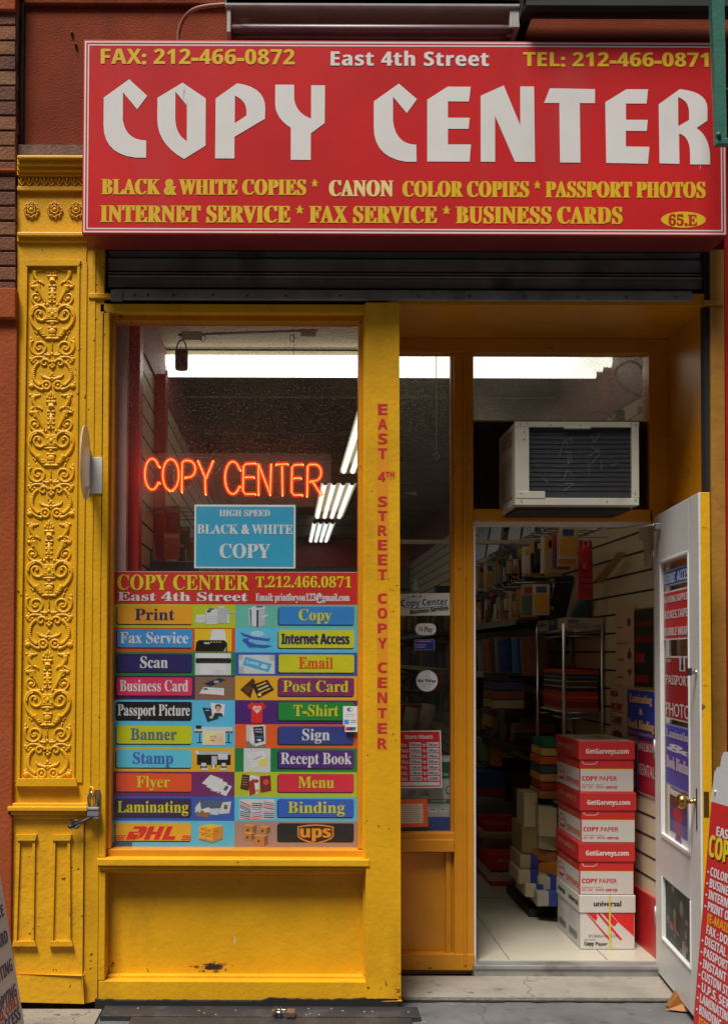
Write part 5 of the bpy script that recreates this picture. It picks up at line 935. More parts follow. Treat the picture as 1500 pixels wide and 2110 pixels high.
# ------------------------------------------------------------------ fluorescent fitting over the sign
YT = -0.16
sl_ = thing('strip_light', 'unlit white fluorescent strip fitting with a hood mounted above the red sign', 'light', P(770, 10, YT))
M_fit = mat('grimy_white_fitting', (.42, .41, .38), .5, .1, 6, grime=.6, gcol=(.10, .08, .06), gscale=5)
mb = MB(); x0, x1, z0, z1 = R(464, -60, 1086, 10, YT); mb.box(x0, x1, YT, .0, z0, z0 + .03, M_fit); mb.box(x0, x1, YT, YT + .02, z0 - .008, z0 + .03, M_fit); mb.build('hood', sl_, .006)
a, b = P(470, 40, YT), P(1066, 46, YT)
mb = MB()
mb.box(a.x - .005, a.x + .012, YT + .01, -.02, P(470, 64, YT).z, z0 + .002, M_fit); mb.build('end_plate', sl_, .004)
mb = MB(); mb.box(b.x - .03, b.x + .012, YT + .01, -.02, P(470, 52, YT).z, z0 + .002, M_fit); mb.build('end_plate', sl_, .004)
M_tube = mat('dusty_dead_tube', (.13, .08, .08), .35, .2, 7, grime=.5, gcol=(.1, .07, .06))
for py, yy in ((50, YT + .035), (48, YT + .10)):
    q0, q1 = P(474, py, YT), P(1060, py + 3, YT)
    mb = MB(); mb.lathe((q0.x, yy, q0.z), (1, 0, 0), [(0, .012), (.004, .0165), (.05, .0175), (.052, .019), (q1.x - q0.x - .05, .019), (q1.x - q0.x - .004, .0165), (q1.x - q0.x, .012)], M_tube); tb = mb.build('tube', sl_)
mb = MB(); f2 = SF(470, 20, 600, 70, YT + .0145)
for i, (p, q, r_) in enumerate(((495, 514, 38), (495, 511, 41), (496, 514, 45), (494, 512, 53), (498, 514, 56))): rect(mb, f2, p, r_, q, r_ + 1, 0, M_blk)
mb.build('tube_marking', sl_)
mb = MB(); mb.tube(smooth_path([P(368, 88, -.02), P(369, 66, -.03), P(378, 42, -.05), P(396, 22, -.09), P(425, 13, -.12), P(470, 9, -.14)], 5), .0085, mat('pinkish_conduit', (.34, .15, .10), .6, .1), 10); mb.build('feed_cable', sl_)

# ------------------------------------------------------------------ fire escape
fe = thing('fire_escape', 'green painted iron fire escape balcony and ladder at the edge of the sign', 'fire escape', P(1480, 100, -.45))
M_grn = mat('green_iron_paint', (.035, .155, .115), .45, .15, 8, .2, 60, grime=.4, gcol=(.05, .03, .02), gscale=8)
M_gdk = mat('dark_iron', (.02, .022, .022), .6, .2)
mb = MB(); q = [P(1466, -20, -.45), P(1490, -20, -.45), P(1496, 292, -.45), P(1478, 292, -.45)]
mb.prism(q, (0, .035, 0), M_grn); mb.build('ladder_rail', fe, .003)
mb = MB(); mb.rbox(1476, 284, 1640, 297, -.452, -.42, M_grn); mb.build('bottom_rung', fe, .003)
mb = MB(); mb.tube([P(1488, 186, -.43), P(1640, 188, -.43)], .009, M_gdk); mb.build('rung', fe)
mb = MB(); mb.lathe(P(1480, 277, -.455), (0, 1, 0), [(-.006, .0), (-.006, .008), (0, .010), (.01, .01)], M_grn); mb.build('bolt', fe)
zb = P(1300, 11, -.3).z
mb = MB(); mb.box(P(1084, 5, -.3).x, 3.4, -.30, -.25, zb, zb + .12, M_gdk); mb.build('beam', fe)
mb = MB(); mb.box(P(1084, 5, -.3).x, P(1084, 5, -.3).x + .05, -.3, 0.05, zb + .02, zb + .12, M_gdk); mb.build('bracket', fe)
for k in range(4):
    mb = MB(); y = -.30 + k * .0825; mb.box(P(1090, 5, -.3).x, 3.4, y, y + .078, zb + .125, zb + .14, M_gdk); mb.build('slat', fe)

# ------------------------------------------------------------------ projecting disc
pd = thing('projecting_sign', 'small round translucent disc projecting from a white bracket on the guide post', 'sign', P(198, 980, 0))
mb = MB(); mb.rbox(187, 942, 211, 1017, -.006, .002, M_paper); mb.build('bracket_plate', pd, .002)
cx = P(187, 966, 0)
mb = MB(); ax = Vector((1, .038, 0)).normalized()
c = Vector((P(177, 966, -.15).x, -.15, cx.z))
mb.lathe(c, ax, [(-.003, .150), (-.0035, .153), (.0035, .153), (.003, .150)], mat('milky_acrylic', (.60, .55, .42), .3, .05, alpha=.62), 40); mb.build('disc', pd)
mb = MB(); mb.box(cx.x - .02, cx.x + .002, -.03, .0, cx.z - .08, cx.z + .08, M_paper); mb.build('bracket_arm', pd, .002)

# ================================================================== things in the show window
def bulb_letters(segs, r, m, mb):
    for s in segs: mb.tube(smooth_path([(a, b, c) for a, b, c in s], 5), r, m, 7)
YN = 0.17
M_neon = emit('neon_core', (1.0, .17, .03), 8.0)
M_nglow = None
def neon_mat():  # glowing see-through red that paints the halo round the neon tubes
    m = bpy.data.materials.new('neon_halo'); m.use_nodes = True; n = m.node_tree.nodes; L = m.node_tree.links; n.clear()
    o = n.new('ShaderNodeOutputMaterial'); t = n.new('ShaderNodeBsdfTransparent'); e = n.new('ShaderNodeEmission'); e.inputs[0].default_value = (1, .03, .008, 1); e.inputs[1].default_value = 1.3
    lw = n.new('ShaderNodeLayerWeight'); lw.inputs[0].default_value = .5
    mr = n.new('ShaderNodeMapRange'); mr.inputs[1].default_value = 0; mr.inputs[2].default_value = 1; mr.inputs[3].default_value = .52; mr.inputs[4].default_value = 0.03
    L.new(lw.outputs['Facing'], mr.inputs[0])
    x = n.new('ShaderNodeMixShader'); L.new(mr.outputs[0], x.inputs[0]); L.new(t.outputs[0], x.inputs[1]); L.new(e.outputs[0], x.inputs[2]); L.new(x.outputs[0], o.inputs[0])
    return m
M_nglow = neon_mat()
ns = thing('neon_sign', 'glowing red neon tube sign on a clear panel hung in the show window', 'neon sign', P(480, 985, YN))
mb = MB(); mb.rbox(282, 934, 682, 1044, YN + .045, YN + .05, mat('clear_panel', (.5, .47, .4), .1, 0, alpha=.07)); mb.build('clear_panel', ns)
def arc(cx, cy, rx, ry, a0, a1, n=12): return [(cx + rx * math.cos(rad(a0 + (a1 - a0) * k / n)), cy + ry * math.sin(rad(a0 + (a1 - a0) * k / n))) for k in range(n + 1)]
LET = {'C': lambda x0, x1, y0, y1: [[(x1, y0 + .26 * (y1 - y0))] + arc((x0 + x1) / 2, (y0 + y1) / 2, (x1 - x0) / 2, (y1 - y0) / 2, -32, -328, 18) + [(x1, y0 + .78 * (y1 - y0))]],
 'O': lambda x0, x1, y0, y1: [arc((x0 + x1) / 2, (y0 + y1) / 2, (x1 - x0) / 2, (y1 - y0) / 2, 100, 440, 22)],
 'P': lambda x0, x1, y0, y1: [[(x0, y1), (x0 + 1, y0 + 4), (x0 + 6, y0), (x1 - 14, y0)] + arc(x1 - 14, y0 + .27 * (y1 - y0), 14, .27 * (y1 - y0), -80, 85, 8) + [(x0 + 6, y0 + .55 * (y1 - y0))]],
 'Y': lambda x0, x1, y0, y1: [[(x0, y0), ((x0 + x1) / 2 - 1, y0 + .5 * (y1 - y0)), ((x0 + x1) / 2, y1)], [(x1, y0), ((x0 + x1) / 2 + 2, y0 + .5 * (y1 - y0))]],
 'E': lambda x0, x1, y0, y1: [[(x1, y0), (x0 + 5, y0 + 1), (x0, y0 + 6), (x0 - 1, y1 - 6), (x0 + 4, y1), (x1 - 1, y1)], [(x0 + 4, y0 + .45 * (y1 - y0)), (x1 - 4, y0 + .45 * (y1 - y0))]],
 'N': lambda x0, x1, y0, y1: [[(x0, y1), (x0, y0 + 1)], [(x0, y0 + 1), (x1 - 2, y1)], [(x1 - 2, y1), (x1, y0 + 1)]],
 'T': lambda x0, x1, y0, y1: [[(x0, y0 + 1), (x1, y0)], [((x0 + x1) / 2, y0 + 4), ((x0 + x1) / 2 + 1, y1)]],
 'R': lambda x0, x1, y0, y1: [[(x0, y1), (x0 + 1, y0 + 4), (x0 + 5, y0), (x1 - 12, y0)] + arc(x1 - 14, y0 + .26 * (y1 - y0), 13, .26 * (y1 - y0), -80, 85, 8) + [(x0 + 6, y0 + .54 * (y1 - y0))], [(x0 + 12, y0 + .56 * (y1 - y0)), (x1, y1)]]}
for ch, x0, x1, y0, y1 in (('C', 299, 329, 945, 1009), ('O', 336, 369, 946, 1011), ('P', 375, 403, 949, 1013), ('Y', 408, 440, 949, 1018), ('C', 464, 496, 951, 1018), ('E', 502, 528, 955, 1018), ('N', 533, 559, 955, 1019), ('T', 569, 594, 956, 1020), ('E', 602, 625, 957, 1020), ('R', 633, 663, 957, 1022)):
    segs = [[P(a, b, YN) for a, b in s] for s in LET[ch](x0, x1, y0, y1)]
    mb = MB(); mb2 = MB()
    for s in segs:
        s2 = [s[0] + Vector((0, .03, 0))] + s + [s[-1] + Vector((0, .03, 0))]
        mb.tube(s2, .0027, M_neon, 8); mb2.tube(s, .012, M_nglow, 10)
    k = mb.build('neon_letter', ns); mb2.build('halo_sleeve', k)  # wide outer sleeve imitates the glow around each tube
mb = MB()
for px in (372, 605): mb.tube([P(px, 660, YN + .05), P(px + 1, 936, YN + .05)], .001, M_blk, 5)
mb.build('hanging_wire', ns)

# blue notice
bn = thing('blue_notice', 'bright blue white-bordered paper notice taped inside the show window', 'notice', P(505, 1168, .10))
fr = SF(401, 1040, 609, 1171, .10)
mb = MB(); mb.rbox(401, 1040, 609, 1171, .10, .102, ink(205, 215, 220)); mb.build('sheet', bn)
mb = MB(); rect(mb, fr, 404.5, 1044, 605.5, 1167.5, 1, ink(48, 150, 188)); mb.build('printed_panel', bn)
Mw_ = ink(200, 205, 210)
for s, a, b, c, d in (('HIGH SPEED', 452, 557, 1051, 1064), ('BLACK & WHITE', 406, 604, 1081, 1100), ('COPY', 453, 558, 1121, 1150)):
    mb = MB(); text(mb, fr, s, 'S', a, b, c, d, 2, Mw_, .5); mb.build('lettering', bn)

# ------------------------------------------------------------------ services poster
YPOS = 0.098
po = thing('services_poster', 'large multicoloured poster listing print and copy services across the lower window', 'poster', P(484, 1748, YPOS))
fr = SF(229, 1178, 740, 1749, YPOS)
mb = MB(); mb.rbox(229, 1178, 740, 1749, YPOS, YPOS + .003, M_paper); mb.build('backing', po)
mb = MB(); rect(mb, fr, 230, 1179, 738, 1246, 1, ink(186, 35, 32)); hd = mb.build('header_panel', po)
Yl = ink(205, 195, 30); Wh = ink(206, 206, 212); Nv = ink(32, 26, 88); Bk = ink(12, 12, 14)
mb = MB(); text(mb, fr, 'COPY CENTER', 'S', 240, 513, 1185.5, 1216, 2, Yl, .3); mb.build('lettering', hd)
mb = MB(); text(mb, fr, 'T.212.466.0871', 'S', 526, 724, 1188, 1210, 2, Yl, .3); mb.build('lettering', hd)
mb = MB(); text(mb, fr, 'East 4th Street', 'S', 241, 510, 1221, 1239, 2, Wh, .5); mb.build('lettering', hd)
mb = MB(); text(mb, fr, 'Email: printforyou123@gmail.com', 'S', 526, 720, 1223, 1238, 2, Wh, .3); mb.build('lettering', hd)
SKY = (82, 178, 222); LIME = (172, 182, 24); ORG = (208, 88, 30); AMB = (224, 160, 28); GRN = (18, 118, 62); PUR = (70, 28, 112)
ROWS = [(1246, 1294.5), (1294.5, 1345), (1345, 1393.5), (1393.5, 1443.5), (1443.5, 1493), (1493, 1542), (1542, 1591), (1591, 1642.5), (1642.5, 1692), (1692, 1748)]
LEFT = [(LIME, (216, 148, 24), 'Print', (34, 26, 84), 277, 359), ((200, 74, 30), (52, 138, 208), 'Fax Service', (206, 206, 212), 247, 388), (GRN, (34, 26, 92), 'Scan', (206, 206, 212), 289, 346), ((58, 26, 84), (208, 42, 86), 'Business Card', (206, 206, 212), 247, 388), (SKY, (14, 14, 18), 'Passport Picture', (206, 206, 212), 243, 392), (SKY, (184, 190, 24), 'Banner', (84, 96, 130), 270, 365), (AMB, (86, 184, 232), 'Stamp', (62, 92, 170), 275, 358), ((108, 30, 96), (216, 78, 28), 'Flyer', (204, 184, 30), 283, 352), ((44, 80, 172), (44, 28, 74), 'Laminating', (196, 190, 30), 244, 390), (SKY, (226, 160, 30), None, None, 0, 0)]
RIGHT = [((98, 172, 160), (44, 122, 192), 'Copy', (196, 190, 40), 615, 683), (SKY, (190, 190, 24), 'Internet Access', (30, 30, 84), 579, 720), ((42, 78, 168), (190, 190, 24), 'Email', (208, 66, 30), 615, 686), (AMB, (118, 34, 98), 'Post Card', (196, 190, 30), 583, 718), (PUR, (22, 128, 54), 'T-Shirt', (196, 190, 30), 605, 698), ((214, 88, 30), (44, 62, 132), 'Sign', (206, 206, 212), 623, 680), (GRN, (74, 32, 116), 'Recept Book', (206, 206, 212), 579, 725), (LIME, (202, 32, 62), 'Menu', (196, 190, 30), 615, 689), (SKY, (38, 88, 182), 'Binding', (196, 190, 30), 594, 711), ((160, 126, 116), (22, 18, 16), None, None, 0, 0)]
gre = ink(168, 172, 178); lgr = ink(192, 196, 200); dgr = ink(70, 74, 84)
def pic(name, cell, fn):
    mb = MB(); fn(mb); mb.build(name, cell)
def p_printer(mb):
    rect(mb, fr, 403, 1267, 422, 1284, 2, lgr); rect(mb, fr, 422, 1265, 426, 1284, 2.1, gre); rect(mb, fr, 424, 1256, 447, 1287, 2.2, lgr); rect(mb, fr, 430, 1254, 440, 1257, 2.3, dgr)
    rect(mb, fr, 447, 1252, 468, 1285, 2.3, gre); rect(mb, fr, 450, 1249, 462, 1253, 2.4, lgr); shape(mb, fr, [(468, 1258), (483, 1262), (483, 1265), (468, 1264)], 2.4, gre); rect(mb, fr, 468, 1266, 472, 1285, 2.4, lgr)
    for k in range(3): rect(mb, fr, 425, 1271 + k * 5, 446, 1272 + k * 5, 2.6, gre)
    rect(mb, fr, 404, 1274, 421, 1275, 2.6, gre); shape(mb, fr, [(426, 1258), (434, 1256), (434, 1262), (426, 1264)], 2.7, dgr)
def p_copier(mb):
    shape(mb, fr, [(512, 1254), (528, 1256), (528, 1292), (514, 1289)], 2, lgr); shape(mb, fr, [(528, 1256), (532, 1256), (532, 1293), (528, 1292)], 2.1, Nv); shape(mb, fr, [(532, 1256), (545, 1253), (546, 1288), (532, 1293)], 2.1, gre)
    shape(mb, fr, [(512, 1254), (524, 1249), (546, 1249), (545, 1254), (530, 1257)], 2.2, lgr); rect(mb, fr, 527, 1249, 541, 1252, 2.4, dgr); shape(mb, fr, [(538, 1270), (551, 1266), (551, 1269), (540, 1274)], 2.4, lgr); shape(mb, fr, [(514, 1256), (517, 1256), (518, 1289), (516, 1289)], 2.3, Nv)
def p_fax(mb):
    rect(mb, fr, 401, 1297, 477, 1343, 2, ink(232, 180, 30)); shape(mb, fr, [(436, 1298), (462, 1298), (466, 1322), (432, 1322)], 2.2, Wh); shape(mb, fr, [(404, 1324), (410, 1320), (462, 1320), (468, 1326), (468, 1343), (402, 1343)], 2.4, Bk)
    rect(mb, fr, 420, 1324, 432, 1328, 2.6, gre)
    for k in range(4): rect(mb, fr, 434 + k * 6, 1323, 437 + k * 6, 1325, 2.6, ink(214, 180, 60))
    shape(mb, fr, [(466, 1334), (467, 1334), (464, 1343), (460, 1343)], 2.7, gre)
def p_globe(mb):
    oval(mb, fr, 527, 1318, 26, 20, 2, ink(110, 172, 215)); oval(mb, fr, 530, 1306, 14, 6, 2.1, ink(150, 200, 225)); oval(mb, fr, 518, 1330, 10, 6, 2.1, ink(60, 120, 185))
    shape(mb, fr, [(494, 1303), (520, 1312), (548, 1316), (558, 1316), (552, 1322), (520, 1318), (500, 1311)], 2.4, ink(40, 84, 168)); shape(mb, fr, [(498, 1320), (506, 1317), (520, 1328), (552, 1330), (560, 1332), (545, 1336), (514, 1334)], 2.5, ink(40, 84, 168)); shape(mb, fr, [(500, 1316), (514, 1316), (507, 1326)], 2.6, ink(40, 84, 168))
def p_scan(mb):
    rect(mb, fr, 402, 1347, 476, 1392, 2, lgr); rect(mb, fr, 408, 1348, 470, 1357, 2.2, Wh); rrect(mb, fr, 403, 1357, 476, 1368, 3, 2.4, Bk); rect(mb, fr, 412, 1368, 466, 1391, 2.3, Wh); rect(mb, fr, 412, 1365, 467, 1366, 2.6, dgr)
    for k in range(3): rect(mb, fr, 440, 1382 + k * 3, 462, 1382.8 + k * 3, 2.6, gre)
def p_mail(mb):
    rect(mb, fr, 492, 1350, 566, 1389, 2, lgr); shape(mb, fr, [(506, 1354), (560, 1369), (553, 1386), (500, 1371)], 2.3, ink(60, 160, 205))
    text(mb, fr, 'E-MAIL', 'B', 508, 535, 1361, 1367, 2.6, Wh, 0, 0, -.22); shape(mb, fr, [(540, 1369), (552, 1372), (549, 1379), (537, 1376)], 2.6, Wh); line(mb, fr, [(540, 1370), (545, 1375), (551, 1373)], .8, 2.8, ink(60, 160, 205))
    for a in ((492, 1374, 502, 1389), (556, 1350, 566, 1362), (492, 1350, 500, 1360)): rect(mb, fr, *a, 2.2, gre)
def p_cards(mb):
    rect(mb, fr, 402, 1396, 484, 1443, 2, ink(128, 96, 76))
    for k in range(5): rect(mb, fr, 402, 1402 + k * 8, 484, 1402.7 + k * 8, 2.1, ink(104, 76, 60))
    shape(mb, fr, [(420, 1410), (452, 1398), (466, 1402), (434, 1416)], 2.3, ink(26, 30, 62)); shape(mb, fr, [(420, 1417), (462, 1419), (462, 1434), (411, 1430)], 2.5, Wh); shape(mb, fr, [(424, 1431), (456, 1433), (455, 1436), (440, 1436)], 2.6, ink(180, 50, 50)); oval(mb, fr, 424, 1421, 5, 2, 2.7, dgr); oval(mb, fr, 446, 1406, 6, 3, 2.7, ink(150, 150, 165)); rect(mb, fr, 440, 1422, 458, 1423, 2.7, gre)
def p_post(mb):
    for pts, c in (([(495, 1422), (521, 1398), (526, 1404), (516, 1440)], (62, 28, 20)), ([(519, 1412), (551, 1401), (565, 1422), (532, 1440)], (38, 18, 14))): shape(mb, fr, pts, 2.2 + .1 * (c[0] < 50), ink(*c))
    for k in range(3): line(mb, fr, [(529 + k * 3, 1415 + k * 7), (549 + k * 4, 1407 + k * 6)], 3, 2.6, ink(206, 160, 40) if k != 1 else ink(200, 190, 170))
    for k in range(4): line(mb, fr, [(502 + k * 4, 1418 - k * 2), (512 + k * 2, 1430 - k * 3)], 1, 2.6, ink(150, 90, 50))
    oval(mb, fr, 535, 1432, 4, 3, 2.8, ink(220, 200, 140))
def p_pass(mb):
    shape(mb, fr, [(417, 1459), (446, 1462), (451, 1482), (428, 1489)], 2.2, ink(26, 34, 76)); shape(mb, fr, [(434, 1449), (464, 1452), (462, 1477), (438, 1477)], 2.4, Wh); oval(mb, fr, 450, 1458, 6.5, 6, 2.6, ink(40, 26, 22)); oval(mb, fr, 450, 1462, 4.5, 6.5, 2.7, ink(205, 150, 120)); shape(mb, fr, [(440, 1477), (443, 1470), (457, 1470), (461, 1477)], 2.6, ink(40, 40, 56)); rect(mb, fr, 424, 1464, 432, 1465.5, 2.6, lgr); oval(mb, fr, 436, 1479, 4, 3, 2.5, ink(190, 170, 110))
def p_shirt(mb):
    shape(mb, fr, [(519, 1447), (524, 1450), (535, 1450), (540, 1447), (549, 1456), (544, 1463), (541, 1460), (541, 1490), (518, 1490), (518, 1460), (515, 1463), (510, 1456)], 2.2, ink(206, 40, 34))
    shape(mb, fr, [(530, 1471), (521, 1462), (522, 1456), (527, 1455), (530, 1458), (533, 1455), (538, 1456), (539, 1462)], 2.5, ink(214, 196, 190)); text(mb, fr, 'gaM', 'B', 524, 537, 1458, 1463, 2.8, ink(206, 40, 34))
def p_banner(mb):
    rrect(mb, fr, 402, 1499, 480, 1512, 3, 2.2, lgr); rect(mb, fr, 402, 1508, 480, 1511, 2.4, Bk); rect(mb, fr, 411, 1512, 414, 1531, 2.2, dgr); rect(mb, fr, 470, 1512, 473, 1531, 2.2, dgr); rect(mb, fr, 406, 1530, 420, 1532, 2.2, dgr); rect(mb, fr, 464, 1530, 478, 1532, 2.2, dgr); rect(mb, fr, 404, 1496, 416, 1503, 2.5, Bk)
    rect(mb, fr, 418, 1508, 465, 1536, 2.6, Wh); rect(mb, fr, 420, 1510, 463, 1534, 2.7, ink(222, 196, 160)); oval(mb, fr, 436, 1522, 12, 11, 2.8, ink(226, 204, 130)); oval(mb, fr, 440, 1522, 8, 9, 2.9, ink(226, 178, 150)); shape(mb, fr, [(424, 1511), (440, 1510), (448, 1515), (436, 1517), (428, 1530), (421, 1530)], 3.0, ink(232, 212, 140)); line(mb, fr, [(434, 1519), (438, 1518.5)], 1, 3.2, Bk); line(mb, fr, [(443, 1519), (447, 1519.5)], 1, 3.2, Bk); oval(mb, fr, 440, 1527, 3, 1.1, 3.2, ink(190, 60, 60)); shape(mb, fr, [(452, 1534), (449, 1524), (454, 1517), (460, 1520), (462, 1534)], 3.0, ink(226, 178, 150))
def p_board(mb):
    rect(mb, fr, 508, 1495, 548, 1541, 2, ink(190, 186, 184)); rect(mb, fr, 508, 1528, 548, 1541, 2.1, ink(120, 112, 108)); shape(mb, fr, [(515, 1530), (519, 1497), (524, 1497), (524, 1538)], 2.3, Wh); shape(mb, fr, [(520, 1497), (545, 1494), (548, 1533), (526, 1539)], 2.4, Wh); shape(mb, fr, [(522, 1499), (543, 1497), (545, 1528), (526, 1533)], 2.6, ink(20, 24, 44))
    text(mb, fr, 'COVID', 'B', 526, 540, 1502, 1505, 2.9, Wh); text(mb, fr, 'Testing', 'B', 526, 541, 1507, 1510, 2.9, Wh); text(mb, fr, 'ENTRANCE', 'B', 526, 543, 1517, 1521, 2.9, ink(90, 130, 190)); shape(mb, fr, [(528, 1525), (536, 1523), (540, 1526), (536, 1529)], 2.9, Wh)
def p_plot(mb):
    rrect(mb, fr, 404, 1549, 476, 1557, 2, 2.2, gre); rect(mb, fr, 407, 1556, 476, 1577, 2.3, Bk); rect(mb, fr, 437, 1559, 448, 1576, 2.5, gre); rect(mb, fr, 450, 1554, 470, 1566, 2.5, lgr); shape(mb, fr, [(405, 1547), (412, 1551), (409, 1556), (403, 1551)], 2.6, Wh)
    for a in ((416, 1573, 426, 1580), (438, 1576, 444, 1586), (458, 1573, 466, 1580), (416, 1583, 430, 1588), (455, 1583, 468, 1588)): rect(mb, fr, *a, 2.7, lgr)
    for a in ((414, 1579, 428, 1584), (456, 1579, 468, 1584), (436, 1578, 446, 1582)): rect(mb, fr, *a, 2.6, Bk)
def p_receipt(mb):
    rect(mb, fr, 503, 1542.5, 558, 1592, 2, lgr); shape(mb, fr, [(510, 1552), (546, 1548), (552, 1575), (520, 1582)], 2.3, Wh); shape(mb, fr, [(532, 1570), (550, 1560), (551, 1580), (534, 1578)], 2.5, ink(222, 196, 90)); oval(mb, fr, 520, 1586, 12, 4, 2.4, ink(200, 200, 170)); line(mb, fr, [(524, 1566), (540, 1558)], 1.2, 2.7, Bk)
    for k in range(4): line(mb, fr, [(514, 1556 + k * 5), (530, 1554 + k * 5)], .6, 2.6, gre)
    line(mb, fr, [(551, 1558), (556, 1566)], 3, 2.7, ink(200, 205, 130))
def p_flyer(mb):
    for k in range(3):
        a = 436 - 9 + k * 9; b = 1597 + k * 7
        shape(mb, fr, [(a + 8, b), (a + 34, b + 10), (a + 22, b + 30), (a - 10, b + 18)], 2.2 + k * .2, Wh); shape(mb, fr, [(a + 22, b + 8), (a + 28, b + 11), (a + 22, b + 20), (a + 16, b + 17)], 2.3 + k * .2, dgr)
        for j in range(3): line(mb, fr, [(a + 6, b + 6 + j * 4), (a + 16, b + 10 + j * 4)], .7, 2.35 + k * .2, gre)
    for k in range(5): rect(mb, fr, 424 + k * 7, 1628 + k, 428 + k * 7, 1632 + k, 3, dgr)
def p_menu(mb):
    shape(mb, fr, [(500, 1596), (515, 1598), (514, 1630), (496, 1626)], 2.2, ink(70, 26, 18)); shape(mb, fr, [(516, 1597), (536, 1601), (534, 1636), (514, 1640)], 2.4, Wh); shape(mb, fr, [(514, 1612), (524, 1604), (528, 1636), (515, 1640)], 2.5, ink(150, 24, 22)); shape(mb, fr, [(536, 1600), (558, 1598), (560, 1630), (538, 1634)], 2.4, ink(120, 22, 20)); oval(mb, fr, 529, 1610, 5, 4, 2.7, ink(150, 24, 22)); oval(mb, fr, 549, 1612, 6, 6, 2.7, ink(190, 70, 60)); oval(mb, fr, 532, 1630, 5, 3, 2.7, ink(210, 140, 40))
    for k in range(4): rect(mb, fr, 500, 1602 + k * 5, 511, 1603 + k * 5, 2.6, ink(180, 130, 90))
def p_lam(mb):
    rrect(mb, fr, 405, 1650, 475, 1668, 5, 2.2, ink(70, 84, 112)); shape(mb, fr, [(404, 1664), (414, 1652), (416, 1668), (404, 1676)], 2.4, lgr); shape(mb, fr, [(460, 1654), (478, 1652), (474, 1676), (452, 1678)], 2.4, lgr); rect(mb, fr, 463, 1659, 470, 1668, 2.6, dgr); shape(mb, fr, [(412, 1668), (456, 1666), (450, 1680), (410, 1676)], 2.3, ink(176, 192, 206)); shape(mb, fr, [(404, 1682), (418, 1670), (436, 1676), (430, 1685)], 2.6, ink(140, 96, 50)); shape(mb, fr, [(418, 1668), (432, 1664), (438, 1672), (424, 1675)], 2.7, Wh)
def p_bind(mb):
    rect(mb, fr, 495, 1647, 567, 1688, 2, lgr); cs = [(180, 40, 40), (210, 120, 40), (50, 80, 150), (60, 120, 70), (40, 40, 44), (200, 60, 110), (120, 150, 190)]
    for i in range(3):
        for j in range(2):
            for k in range(4): line(mb, fr, [(496 + i * 24, 1652 + j * 20 + k * 4 + (i == 1) * 4), (518 + i * 24, 1650 + j * 20 + k * 4 + (3 if j else 6) * (1 if i else 2))], 2.2, 2.2 + k * .1, ink(*cs[(i * 3 + j * 2 + k) % 7]))
def p_crate(mb):
    Y1, Y2, Y3 = ink(222, 160, 26), ink(190, 128, 20), ink(232, 184, 60)
    shape(mb, fr, [(412, 1703), (440, 1707), (440, 1733), (412, 1727)], 2.2, Y1); shape(mb, fr, [(440, 1707), (461, 1702), (461, 1726), (440, 1733)], 2.2, Y2); shape(mb, fr, [(412, 1703), (434, 1698), (461, 1702), (440, 1707)], 2.2, Y3)
    for a in ((416, 1708, 424, 1710), (428, 1711, 436, 1713), (416, 1719, 424, 1721), (428, 1722, 436, 1724), (444, 1712, 452, 1714)): rect(mb, fr, *a, 2.6, ink(190, 60, 30))
    line(mb, fr, [(412, 1715), (440, 1720), (461, 1714)], .8, 2.5, ink(150, 96, 20)); line(mb, fr, [(426, 1705), (426, 1730)], .8, 2.5, ink(150, 96, 20)); shape(mb, fr, [(412, 1728), (440, 1735), (461, 1727), (461, 1729), (440, 1738), (412, 1731)], 2.4, ink(150, 100, 40))
def p_parcels(mb):
    for a, b, s in ((502, 1698, 1.1), (534, 1701, .9), (503, 1714, .9), (523, 1719, 1.25)):
        w_, h_ = 18 * s, 16 * s
        shape(mb, fr, [(a, b + 3), (a + w_, b + 5), (a + w_, b + h_ + 4), (a, b + h_ + 1)], 2.2 + .12 * (b > 1705), ink(176, 120, 62)); shape(mb, fr, [(a + w_, b + 5), (a + w_ + 8, b + 2), (a + w_ + 8, b + h_), (a + w_, b + h_ + 4)], 2.22 + .12 * (b > 1705), ink(130, 82, 40)); shape(mb, fr, [(a, b + 3), (a + 8, b), (a + w_ + 8, b + 2), (a + w_, b + 5)], 2.24 + .12 * (b > 1705), ink(196, 146, 88)); oval(mb, fr, a + w_ / 2, b + 4 + h_ / 2, 3, 3, 2.5, ink(96, 54, 24))
PICS = [[p_printer, p_copier], [p_fax, p_globe], [p_scan, p_mail], [p_cards, p_post], [p_pass, p_shirt], [p_banner, p_board], [p_plot, p_receipt], [p_flyer, p_menu], [p_lam, p_bind], [p_crate, p_parcels]]
